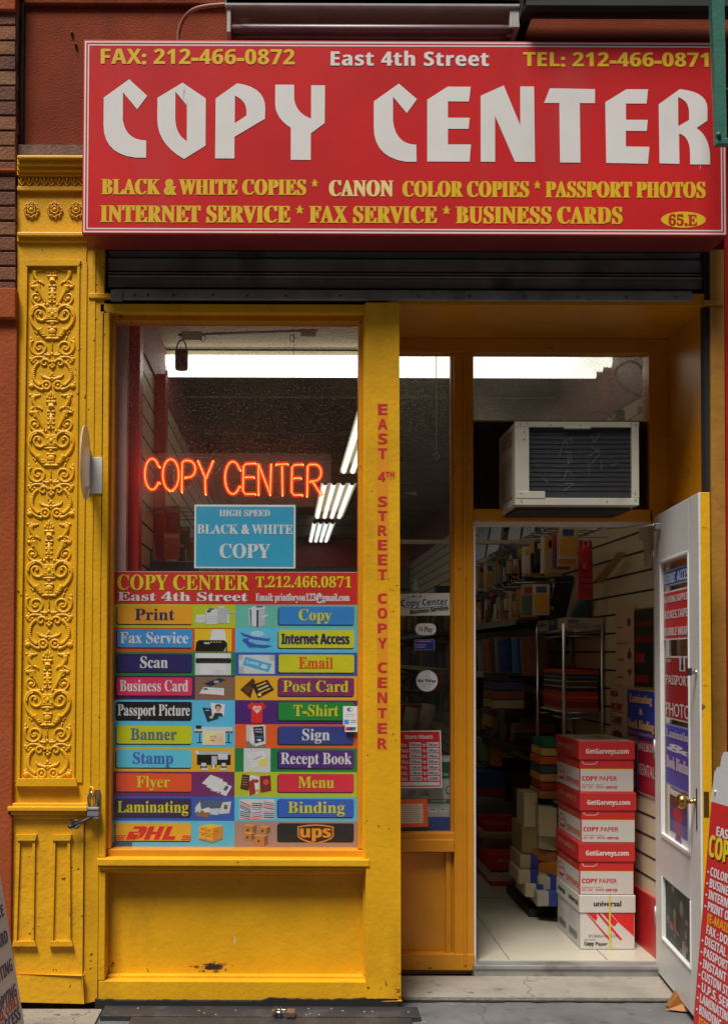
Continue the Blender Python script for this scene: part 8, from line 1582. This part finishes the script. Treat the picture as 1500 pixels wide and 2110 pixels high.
mb = MB(); mb.tube([(XR, 1.43, z1 + .015), ((x0 + x1) / 2 - .03, 1.43, z1 + .012), ((x0 + x1) / 2 - .05, 1.43, z1 + .03)], .003, M_chrome, 6); mb.tube([((x0 + x1) / 2 + .016 * math.cos(a), 1.42, z1 - .02 + .018 * math.sin(a)) for a in [j * .6 for j in range(12)]], .004, M_chrome, 6); mb.build('ring', rp)
# wooden bracket and black bar on the wall
mb = MB(); a, b, c, d = PX(1224, 1198, XR - .06), PX(1272, 1138, XR - .06), PX(1277, 1141, XR - .06), PX(1230, 1201, XR - .06); mb.prism([a, b, c, d], (.03, 0, 0), mat('tan_wood', (.33, .16, .06), .5, .2)); single(mb, 'wooden_strut', 'slanting tan wooden strut on the slatwall beside the red pouch', 'strut', bevel=.003)
mb = MB(); q = [PX(a, b, XR - .03) for a, b in ((1316, 1085), (1335, 1085), (1337, 1165), (1327, 1168), (1326, 1115), (1316, 1112))]; mb.prism(q, (.028, 0, 0), M_crm); single(mb, 'wall_bracket', 'cream metal bracket on the slatwall near the door hinge', 'bracket', bevel=.003)
# posters fixed to the slatwall
def wposter(label, pa, pb, ta, ba, bgc, border, rows, extra=None, x=XR - .006):
    """pa/pb: far and near photo columns; ta/ba: rows of top and bottom at the near edge."""
    y0, y1 = yX(pb, x), yX(pa, x)
    zt_, zb_ = PX(pb, ta, x).z, PX(pb, ba, x).z
    t = thing('wall_poster', label, 'poster', (x, y0, zb_))
    F = Fr((x, y1, zt_), (0, -(y1 - y0), 0), (0, 0, -(zt_ - zb_)), (-1, 0, 0))
    mb = MB(); mb.box(x, x + .003, y0, y1, zb_, zt_, ink(*border, .5)); mb.build('sheet', t)
    mb = MB(); rect(mb, F, .02, .02, .98, .98, 1, ink(*bgc, .4))
    if extra: extra(mb, F)
    mb.build('printed_panel', t)
    for s, st, c, a0, a1, b0, b1, ft in rows:
        mb = MB(); text(mb, F, s, st, a0, a1, b0, b1, 2.2, ink(*c), ft); mb.build('lettering', t)
RT = (190, 60, 50)
wposter('tall pinkish cream price list poster on the slatwall', 1268, 1308, 1246, 1415, (206, 170, 140), (206, 176, 150), [('- PHOTO COPY', 'B', RT, .06, .42, .255, .275, .003), ('- PASSPORT PHOTO', 'B', RT, .03, .66, .455, .48, .003), ('- FAX SCAN', 'B', RT, .06, .42, .665, .69, .003), ('- PHOTO', 'B', RT, .08, .38, .88, .905, .003)],
        lambda m, F: (rect(m, F, .62, .16, .80, .25, 2, dgr), rect(m, F, .62, .58, .82, .66, 2, dgr), rect(m, F, .68, .53, .76, .6, 2.2, dgr), rect(m, F, .62, .79, .85, .83, 2, dgr), rect(m, F, .68, .83, .78, .87, 2, dgr)))
wposter('black fax service poster with dim red lettering on the slatwall', 1305, 1346, 1250, 1420, (14, 12, 14), (120, 100, 60), [('COPY', 'B', (120, 16, 16), .05, .4, .05, .09, .004), ('SCANNING', 'B', (150, 20, 20), .05, .95, .16, .23, .006), ('PRINT OUT', 'B', (150, 20, 20), .05, .95, .35, .43, .006), ('FAX', 'B', (190, 34, 28), .10, .58, .56, .68, .012), ('SERVICE', 'B', (170, 28, 24), .10, .75, .84, .93, .008)])
wposter('cream need instant t-shirt poster with dark red lettering', 1256, 1290, 1420, 1527, (196, 168, 140), (190, 166, 140), [('NEED', 'B', (130, 30, 40), .06, .5, .06, .17, .01), ('INSTANT', 'B', (140, 30, 40), .06, .78, .30, .43, .01), ('T- SHIRT', 'B', (120, 30, 50), .06, .74, .56, .70, .01)],
        lambda m, F: (rect(m, F, .06, .46, .8, .475, 2, ink(130, 30, 40)), rect(m, F, .06, .725, .75, .74, 2, ink(130, 30, 40)), oval(m, F, .45, .93, .3, .1, 2, ink(110, 40, 60))))
wposter('blue laminating and book binding poster on the slatwall', 1291, 1349, 1424, 1530, (34, 60, 160), (180, 150, 110), [('Laminating', 'S', (220, 176, 130), .10, .90, .10, .27, .008), ('&', 'B', (220, 180, 140), .44, .58, .38, .50, .0), ('Book Binding', 'S', (226, 170, 90), .04, .97, .62, .80, .008), ('Comb, Velo, Spiral and Plastic', 'S', (206, 120, 50), .06, .94, .86, .92, .002)])
wposter('red mailbox rental poster with thin white lettering low on the slatwall', 1311, 1350, 1528, 1646, (160, 34, 54), (196, 180, 170), [('MAILBOX', 'R', (206, 180, 180), .06, .92, .07, .22, .006), ('RENTAL', 'R', (206, 180, 180), .10, .94, .46, .66, .006)])
mb = MB(); x = XR - .004; mb.box(x, XR - .001, yX(1312, x) , yX(1306, x), .80, 1.04, ink(40, 60, 140)); single(mb, 'blue_strip', 'narrow blue strip of paper along the mailbox poster edge', 'strip')

# ================================================================== cartons by the door
M_bred = mat('red_carton_print', (.56, .028, .026), .45, .06, 4); M_bwht = mat('white_carton_print', (.60, .575, .53), .55, .05, 4)
BX0, BX1, BY0, BY1 = P(1195, 1900, .76).x, P(1307, 1900, .76).x, .76, 1.23
def zb(py): return P(1250, py, BY0).z
def copy_box(zlo, zhi, dx, dy, label, top=False):
    x0, x1, y0, y1 = BX0 + dx, BX1 + dx, BY0 + dy, BY1 + dy
    t = thing('paper_carton', label, 'carton', ((x0 + x1) / 2, y0, zlo), 'red copy paper cartons stacked by the door')
    zl = zhi - (zhi - zlo) * .37
    mb = MB(); mb.box(x0, x1, y0, y1, zlo, zhi - .008, M_bred); bd = mb.build('carton', t, .004)
    mb = MB(); mb.box(x0 - .006, x1 + .005, y0 - .006, y1 + .006, zl, zhi, M_bred); ld = mb.build('lid', t, .005)
    W_, H_ = x1 - x0, zhi - zlo
    F = Fr((x0, y0 - .0002, zhi), (W_, 0, 0), (0, 0, -H_), (0, -1, 0))
    S = Fr((x0 - .0002, y1, zhi), (0, -(y1 - y0), 0), (0, 0, -H_), (-1, 0, 0))
    mb = MB(); rect(mb, F, .015, .545, .985, .565, 1, ink(226, 176, 60)); rect(mb, F, .015, .565, .985, .99, 1, M_bwht); rect(mb, S, .02, .545, .985, .565, 1, ink(206, 150, 60)); rect(mb, S, .02, .565, .985, .985, 1, M_bwht); mb.build('white_panel', bd)
    Rd = ink(190, 36, 34)
    mb = MB(); text(mb, F, 'COPY', 'B', .04, .33, .69, .775, 2, Rd, .004); text(mb, F, 'PAPER', 'R', .36, .69, .69, .775, 2, Rd, .002); mb.build('lettering', bd)
    mb = MB(); text(mb, F, 'LETTER 8.5"x11" WHITE', 'B', .04, .42, .845, .87, 2, ink(190, 90, 80)); text(mb, F, '20  92   5000', 'B', .04, .45, .885, .925, 2, ink(190, 70, 60)); text(mb, F, 'GVR1120', 'B', .48, .69, .885, .93, 2, Rd, .002); mb.build('lettering', bd)
    mb = MB(); line(mb, F, [(.05, .395), (.06, .43), (.1, .455), (.26, .455), (.31, .43), (.32, .395)], .012, 1, ink(206, 180, 176)); text(mb, F, 'quality', 'I', .1, .3, .44, .475, 2, ink(206, 180, 176)) if False else None; mb.build('seal_mark', bd)
    mb = MB(); text(mb, S, 'COPYPAPER', 'B', .40, .98, .78, .90, 2, ink(200, 90, 70), .004); oval(mb, S, .2, .76, .16, .14, 2, Rd, 20); oval(mb, S, .2, .76, .135, .118, 2.5, M_bwht, 20); rect(mb, S, .1, .85, .32, .9, 3, Rd); rect(mb, S, .1, .72, .3, .76, 3, ink(200, 90, 70)); mb.build('side_print', bd)
    F2 = Fr((x0, y0 - .0062, zhi), (W_, 0, 0), (0, 0, -H_), (0, -1, 0)); S2 = Fr((x0 - .0062, y1, zhi), (0, -(y1 - y0), 0), (0, 0, -H_), (-1, 0, 0))
    Lw = ink(210, 196, 190)
    mb = MB(); text(mb, F2, 'GetGarveys.com', 'B', .11, .90, .15, .245, 1, Lw, .003); mb.build('lettering', ld); mb = MB(); text(mb, S2, 'nice guys : )', 'B', .12, .84, .10, .21, 1, ink(206, 130, 110), .004); mb.build('lettering', ld)
    mb = MB(); text(mb, S, 'nice guys : )', 'B', .18, .88, .42, .51, 1, ink(200, 100, 84), .003); mb.build('side_lettering', bd)
    if top:
        T = Fr((x0, y1, zhi + .0006), (W_, 0, 0), (0, -(y1 - y0), 0), (0, 0, 1))
        mb = MB(); rect(mb, T, .02, .02, .98, .97, 0, mat('kraft_lid_top', (.46, .36, .24), .6, .08)); mb.build('kraft_top', ld)
        mb = MB(); oval(mb, T, .46, .5, .32, .3, 1, ink(120, 40, 36), 28); oval(mb, T, .46, .5, .30, .27, 1.5, mat('kraft_lid_top', (.46, .36, .24)), 28); rect(mb, T, .3, .38, .62, .45, 2, ink(150, 60, 50)); rect(mb, T, .56, .3, .66, .62, 2.2, ink(150, 50, 44)); mb.build('lid_print', ld)
    return t
copy_box(zb(1632), zb(1527), 0, 0, 'topmost red copy paper carton with a kraft coloured lid top', True)
copy_box(zb(1736), zb(1632) - .001, .004, -.004, 'middle red copy paper carton, set slightly out of line in the stack')
copy_box(zb(1844), zb(1736) - .001, -.002, .002, 'lowest red copy paper carton, resting on the white one')
ub = thing('paper_carton', 'white copy paper carton with red stripes and a yellow strap at the stack foot', 'carton', (BX0, BY0, ZF))
z0, z1 = ZF + .001, zb(1844) - .001
mb = MB(); mb.box(BX0, BX1, BY0, BY1, z0, z1 - .006, M_bwht); bd = mb.build('carton', ub, .004)
mb = MB(); mb.box(BX0 - .005, BX1 + .004, BY0 - .005, BY1 + .005, z1 - .085, z1, M_bwht); ld = mb.build('lid', ub, .004)
F = Fr((BX0, BY0 - .0002, z1), (BX1 - BX0, 0, 0), (0, 0, -(z1 - z0)), (0, -1, 0)); S = Fr((BX0 - .0002, BY1, z1), (0, -(BY1 - BY0), 0), (0, 0, -(z1 - z0)), (-1, 0, 0)); S2 = Fr((BX0 - .0052, BY1, z1), (0, -(BY1 - BY0), 0), (0, 0, -(z1 - z0)), (-1, 0, 0)); F2 = Fr((BX0, BY0 - .0052, z1), (BX1 - BX0, 0, 0), (0, 0, -(z1 - z0)), (0, -1, 0))
Rd = ink(196, 36, 34)
mb = MB(); shape(mb, F, [(.56, .33), (.985, .33), (.985, .78), (.70, .50), (.66, .56), (.60, .56)][:0] or [(.56, .33), (.985, .33), (.985, .76), (.69, .49)], 1, Rd); shape(mb, F, [(.30, .33), (.36, .33), (.77, .81), (.73, .83)], 1, Rd); shape(mb, F, [(.10, .33), (.13, .33), (.56, .82), (.53, .84)], 1, Rd); shape(mb, F, [(.14, .33), (.29, .33), (.32, .42), (.28, .48)], 1.2, Rd); shape(mb, F, [(.40, .33), (.54, .33), (.69, .50), (.62, .58)], 1.2, Rd); mb.build('red_stripe', bd)
mb = MB(); text(mb, F, 'Copy', 'B', .07, .25, .86, .925, 2, Bk, .003); text(mb, F, 'Paper', 'R', .28, .50, .86, .925, 2, Bk, .002); mb.build('lettering', bd); mb = MB(); text(mb, F, 'universal', 'R', .07, .27, .80, .835, 2, dgr); mb.build('lettering', bd); mb = MB(); text(mb, F, '38 23 246 B3A A 004 226 12:94', 'R', .15, .68, .725, .775, 2, dgr); mb.build('lettering', bd)
mb = MB(); text(mb, F2, 'universal', 'R', .24, .75, .10, .20, 1, Bk, .005); mb.build('lettering', ld); mb = MB(); text(mb, S2, 'universal', 'R', .08, .40, .10, .21, 1, Bk, .004); mb.build('lettering', ld); mb = MB(); text(mb, S2, 'universal', 'R', .56, .95, .10, .21, 1, Bk, .004); mb.build('lettering', ld)
mb = MB(); 
for a in (.04, .52):
    rect(mb, S, a, .74, a + .36, .88, 1, gre)
    for k in range(14): rect(mb, S, a + .01 + k * .025, .745, a + .02 + k * .025 + (k % 3) * .004, .875, 1.6, Bk)
    for k in range(6): rect(mb, S, a, .40 + k * .05, a + .2 + .1 * (k % 2), .415 + k * .05, 1, gre)
mb.build('side_print', bd)
mb = MB(); xs = BX0 + (BX1 - BX0) * .535; mb.box(xs - .004, xs + .004, BY0 - .0085, BY0 - .0068, z0, z1, mat('yellow_strap', (.70, .52, .05), .35, 0)); mb.build('strap', ub)

# ---- cream packs and padded mailers between the aisle and the cartons
def slab_at(px0, py0, px1, py1, y, dep, col, name, label, cat, group=None, skew=0.0, bv=.004, rough=.6):
    x0, x1, z0, z1 = R(px0, py0, px1, py1, y)
    mb = MB(); mb.hexa([(x0, y, z0), (x1, y - skew, z0), (x1, y + dep - skew, z0), (x0, y + dep, z0), (x0, y, z1), (x1, y - skew, z1), (x1, y + dep - skew, z1), (x0, y + dep, z1)], ink(*col, rough) if isinstance(col, tuple) else col)
    return single(mb, name, label, cat, group, bv)
slab_at(1079, 1634, 1108, 1704, 1.50, .2, (178, 166, 130), 'tall_box', 'cream upright box tucked left of the red cartons', 'box'); slab_at(1109, 1662, 1142, 1722, 1.42, .12, (170, 156, 120), 'tall_box', 'second cream box, leaning just behind the red cartons', 'box', skew=.06)
mb = MB(); mb.box(1.32, 1.51, 1.45, 2.1, ZF, ZF + .045, M_dark); single(mb, 'low_shadeblock', 'dark low pallet under the mailers beside the cartons', 'shadeblock')  # dark box standing in for the shade under the pile
for k, (a, c, lab) in enumerate((((1076, 1700, 1104, 1760, 1.52), (150, 132, 84), 'tan padded mailers pressed under the cream upright box'), ((1110, 1722, 1146, 1752, 1.43), (150, 140, 104), 'pale padded mailer under the leaning cream box'), ((1100, 1752, 1142, 1776, 1.46), (156, 96, 44), 'brown kraft mailers in the bundle beside the cartons'), ((1110, 1776, 1146, 1806, 1.45), (190, 120, 40), 'orange kraft bundle beside the cartons'), ((1072, 1762, 1106, 1792, 1.50), (160, 148, 110), 'cream wrapped ream with a blue end, upper of the pile'), ((1070, 1794, 1106, 1822, 1.45), (170, 160, 124), 'cream wrapped ream with a torn corner, middle of the pile'), ((1084, 1822, 1116, 1850, 1.40), (176, 168, 136), 'cream wrapped ream low in the pile by the aisle'), ((1112, 1808, 1146, 1836, 1.35), (166, 158, 130), 'cream wrapped ream against the red cartons'), ((1108, 1838, 1144, 1868, 1.30), (150, 146, 130), 'cream and blue ream lying lowest beside the white carton'))):
    px0, py0, px1, py1, y = a
    t = thing('paper_ream', lab, 'ream', P(px0, py1, y), 'reams and mailers piled beside the cartons')
    x0, x1, z0, z1 = R(*a); sk = rw.uniform(.01, .06); dz = rw.uniform(-.012, .012)
    mb = MB(); mb.hexa([(x0, y + sk, z0 + dz), (x1, y - sk, z0 - dz), (x1, y + .3 - sk, z0), (x0, y + .3, z0), (x0, y + sk, z1 + dz), (x1, y - sk, z1 - dz), (x1, y + .3 - sk, z1), (x0, y + .3, z1)], ink(*c, .6)); mb.build('wrapped_paper', t, .006)
    if k > 3 and k != 3:
        mb = MB(); mb.hexa([(x0 + (x1 - x0) * .6, y - sk * .2 - .0025, z0 - dz * .4 - .002), (x1 + .002, y - sk - .0025, z0 - dz - .002), (x1 + .002, y + .2 - sk, z0 - .002), (x0 + (x1 - x0) * .6, y + .2, z0 - .002), (x0 + (x1 - x0) * .6, y - sk * .2 - .0025, z1 - dz * .4 + .002), (x1 + .002, y - sk - .0025, z1 - dz + .002), (x1 + .002, y + .2 - sk, z1 + .002), (x0 + (x1 - x0) * .6, y + .2, z1 + .002)], ink(40, 56, 130, .5)); mb.build('blue_end', t, .004)
# coloured folders behind the red cartons
for k, (c, nm) in enumerate((((186, 130, 70), 'tan'), ((170, 52, 40), 'red'), ((196, 150, 70), 'ochre'), ((60, 84, 84), 'slate'), ((206, 90, 50), 'orange'), ((200, 170, 90), 'straw'), ((20, 104, 74), 'green'))):
    z = .70 + k * .047
    mb = MB(); x0 = 1.395 + rw.uniform(-.01, .01); mb.box(x0, x0 + .115, 1.48, 1.75, z, z + .042, ink(*c, .6)); single(mb, 'folder_stack', '%s folders in the coloured pile just behind the red cartons' % nm, 'folders', 'coloured folders piled behind the cartons', .004)
mb = MB(); mb.box(1.36, 1.51, 1.72, 2.1, .12, .69, M_dark); single(mb, 'low_cabinet', 'dark low cabinet supporting the coloured folders', 'cabinet')

# ---- aisle goods further back: carton, counter, stacked boxes
ob_ = thing('office_carton', 'red lidded white office carton on the floor at the end of the aisle', 'carton', P(1040, 1840, 2.30))
x0, x1, z0, z1 = R(1010, 1790, 1078, 1840, 2.30)
mb = MB(); mb.box(x0, x1, 2.30, 2.8, ZF, z1 - .02, M_bwht); bd = mb.build('carton', ob_, .004)
mb = MB(); mb.box(x0 - .006, x1 + .006, 2.294, 2.806, z1 - .11 + .1, z1 + .09, M_bred); mb.box(x0 - .002, x1 + .002, 2.298, 2.802, ZF, ZF + .03, M_bred); mb.build('lid', ob_, .004)
F = Fr((x0, 2.2932, z1 + .09), (1, 0, 0), (0, 0, -1), (0, -1, 0))
mb = MB(); text(mb, F, 'Office PAPER', 'B', .04, .17, .03, .05, 1, Lw_ := ink(200, 150, 140)); mb.build('lettering', ob_)
F = Fr((x0, 2.2996, z1 - .01), (1, 0, 0), (0, 0, -1), (0, -1, 0)); mb = MB()
for r_ in (.03, .05, .07, .09): line(mb, F, [(.03 + r_ * math.cos(rad(a)), .10 + r_ * math.sin(rad(a))) for a in range(-80, 81, 20)], .004, 1, ink(180, 60, 56))
text(mb, F, 'COPY', 'B', .12, .18, .05, .07, 1, dgr); mb.build('ring_print', bd)
ct = thing('sales_counter', 'dark timber counter running back along the aisle', 'counter', (.95, 3.0, ZF))
mb = MB(); mb.box(.72, 1.20, 3.0, 6.5, ZF, .62, M_dark); mb.build('carcass', ct, .004)
mb = MB(); mb.box(.70, 1.22, 2.98, 6.5, .62, .65, M_dark); mb.build('worktop', ct, .004)
STK = [(978, 1590, 1040, 1624, 3.0, (44, 70, 130), 'blue and white paper box'), (979, 1624, 1040, 1640, 3.0, (150, 40, 36), 'thin red box'), (979, 1640, 1040, 1655, 3.0, (150, 146, 130), 'pale grey box'), (1020, 1570, 1090, 1590, 3.3, (40, 60, 120), 'blue ream'), (1042, 1590, 1090, 1616, 3.2, (110, 96, 80), 'grey brown carton'), (1042, 1616, 1090, 1648, 3.2, (140, 30, 34), 'dark red box'), (980, 1656, 1075, 1680, 2.9, (90, 100, 90), 'grey green paper stack'), (984, 1680, 1075, 1694, 2.8, (170, 50, 36), 'orange red folder'), (1000, 1700, 1076, 1716, 2.6, (160, 30, 34), 'glossy red magazine box'), (990, 1716, 1076, 1728, 2.55, (150, 136, 90), 'cream magazine pile'), (996, 1728, 1076, 1750, 2.5, (96, 78, 60), 'brown carton')]
for px0, py0, px1, py1, y, c, nm in STK:
    slab_at(px0, py0, px1, py1, y, .32, c, 'stacked_box', nm + ' in the stacks at the end of the aisle', 'box', 'boxes stacked at the end of the aisle', skew=rw.uniform(-.02, .05))
for px0, py0, px1, py1, y, c, nm, lab in ((1000, 1380, 1058, 1452, 4.2, M_blk, 'printer', 'bulky black printer on the counter in the dim aisle'), (985, 1382, 1000, 1455, 4.0, (40, 70, 90), 'upright_file', 'dark blue file standing beside the black printer'), (1058, 1428, 1082, 1450, 3.4, (170, 140, 70), 'yellow_box', 'small yellow box by the black printer'), (1008, 1474, 1040, 1500, 3.2, (170, 140, 70), 'envelope_bundle', 'yellowed envelope bundle heaped on the counter'), (1075, 1478, 1140, 1530, 2.6, (150, 140, 70), 'patterned_bag', 'yellow green patterned bag slumped in front of the rack'), (1050, 1472, 1120, 1484, 2.8, (170, 70, 40), 'orange_folder', 'orange folder lying over the patterned bag'), (1012, 1520, 1032, 1580, 3.1, (190, 120, 40), 'amber_box', 'narrow amber box upright on the counter'), (1046, 1494, 1076, 1520, 3.0, (120, 84, 60), 'brown_box', 'small brown box beside the patterned bag'), (985, 1520, 1012, 1570, 3.2, (110, 120, 90), 'pale_packet', 'pale green packet leaning by the amber box')):
    slab_at(px0, py0, px1, py1, y, .28, c, nm, lab, nm.split('_')[-1], skew=.05, bv=.012)
# things glimpsed through the narrow side window
slab_at(826, 1452, 880, 1496, 3.6, .3, (120, 40, 30), 'red_box', 'dull red box on the counter seen through the side window', 'box'); 
for px, py, y, lab in ((838, 1500, 3.2, 'standing cream paper roll, left of two behind the side window'), (872, 1492, 3.3, 'larger cream paper roll leaning beside the red box')):
    mb = MB(); c = P(px, py + 22, y); mb.lathe(c, (.2, 0, 1), [(0, .05), (.22, .05), (.22, .02), (.2, .02)], mat('cream_roll', (.36, .33, .22), .7, .1), 16); single(mb, 'paper_roll', lab, 'roll', 'paper rolls behind the side window')
for k, (px, c, nm) in enumerate(((886, (40, 70, 60), 'dark green'), (894, (150, 60, 40), 'rust red'), (902, (130, 90, 40), 'brown'), (912, (60, 90, 120), 'steel blue'))):
    mb = MB(); mb.prism([P(px, 1424, 4.0), P(px + 7, 1424, 4.0), P(px + 15, 1380, 4.0), P(px + 8, 1380, 4.0)], (0, .2, 0), ink(*c, .5)); single(mb, 'leaning_file', nm + ' file leaning on the dark shelf behind the side window', 'file', 'files leaning behind the side window', .002)
mb = MB(); mb.rbox(800, 1424, 940, 1434, 3.9, 4.3, M_dark); mb.rbox(800, 1300, 940, 1306, 5.0, 5.3, M_dark); single(mb, 'dark_shelf', 'dark double shelf deep in the shop behind the side window', 'shelf')
for k in range(9):
    px = 826 + k * 12.5; c = rw.choice([(60, 74, 84), (140, 90, 40), (70, 60, 50), (120, 110, 70), (90, 40, 30)])
    slab_at(px, 1262 + rw.uniform(0, 14), px + 10, 1300, 5.1, .15, c, 'shelf_packet', '%s small packet from the mullion on the upper shelf behind the side window' % ORD[k], 'packet', 'packets on the upper dark shelf')
mb = MB(); mb.prism([P(849, 1216, 2.2), P(863, 1216, 2.2), P(856, 1190, 2.2)], (.0, .05, 0), ink(150, 160, 170)); single(mb, 'white_tent_card', 'small white tent card showing above the shop sticker', 'card')
mb = MB(); mb.prism([P(832, 1015, .9), P(858, 1013, .9), P(860, 1020, .9), P(856, 1021, .9)], (0, .01, 0), ink(150, 165, 160)); single(mb, 'paper_tag', 'pale pointed paper tag hanging in the dark side window', 'tag')
mb = MB(); mb.tube([P(899, 730, .8), P(899, 930, .8)], .0025, M_crm, 6); mb.tube([P(899, 940, .8) + Vector((.012 * math.cos(a), 0, .016 * math.sin(a))) for a in [k * .6 for k in range(12)]], .003, M_crm, 6); single(mb, 'pull_cord', 'thin pale pull cord with a ring end in the side window', 'cord')
mb = MB(); mb.box(.55, XR, 2.55, 2.6, P(870, 1120, 2.55).z, P(870, 1112, 2.55).z, M_crm); single(mb, 'ceiling_rail', 'thin pale rail crossing the dark ceiling behind the side window', 'rail')
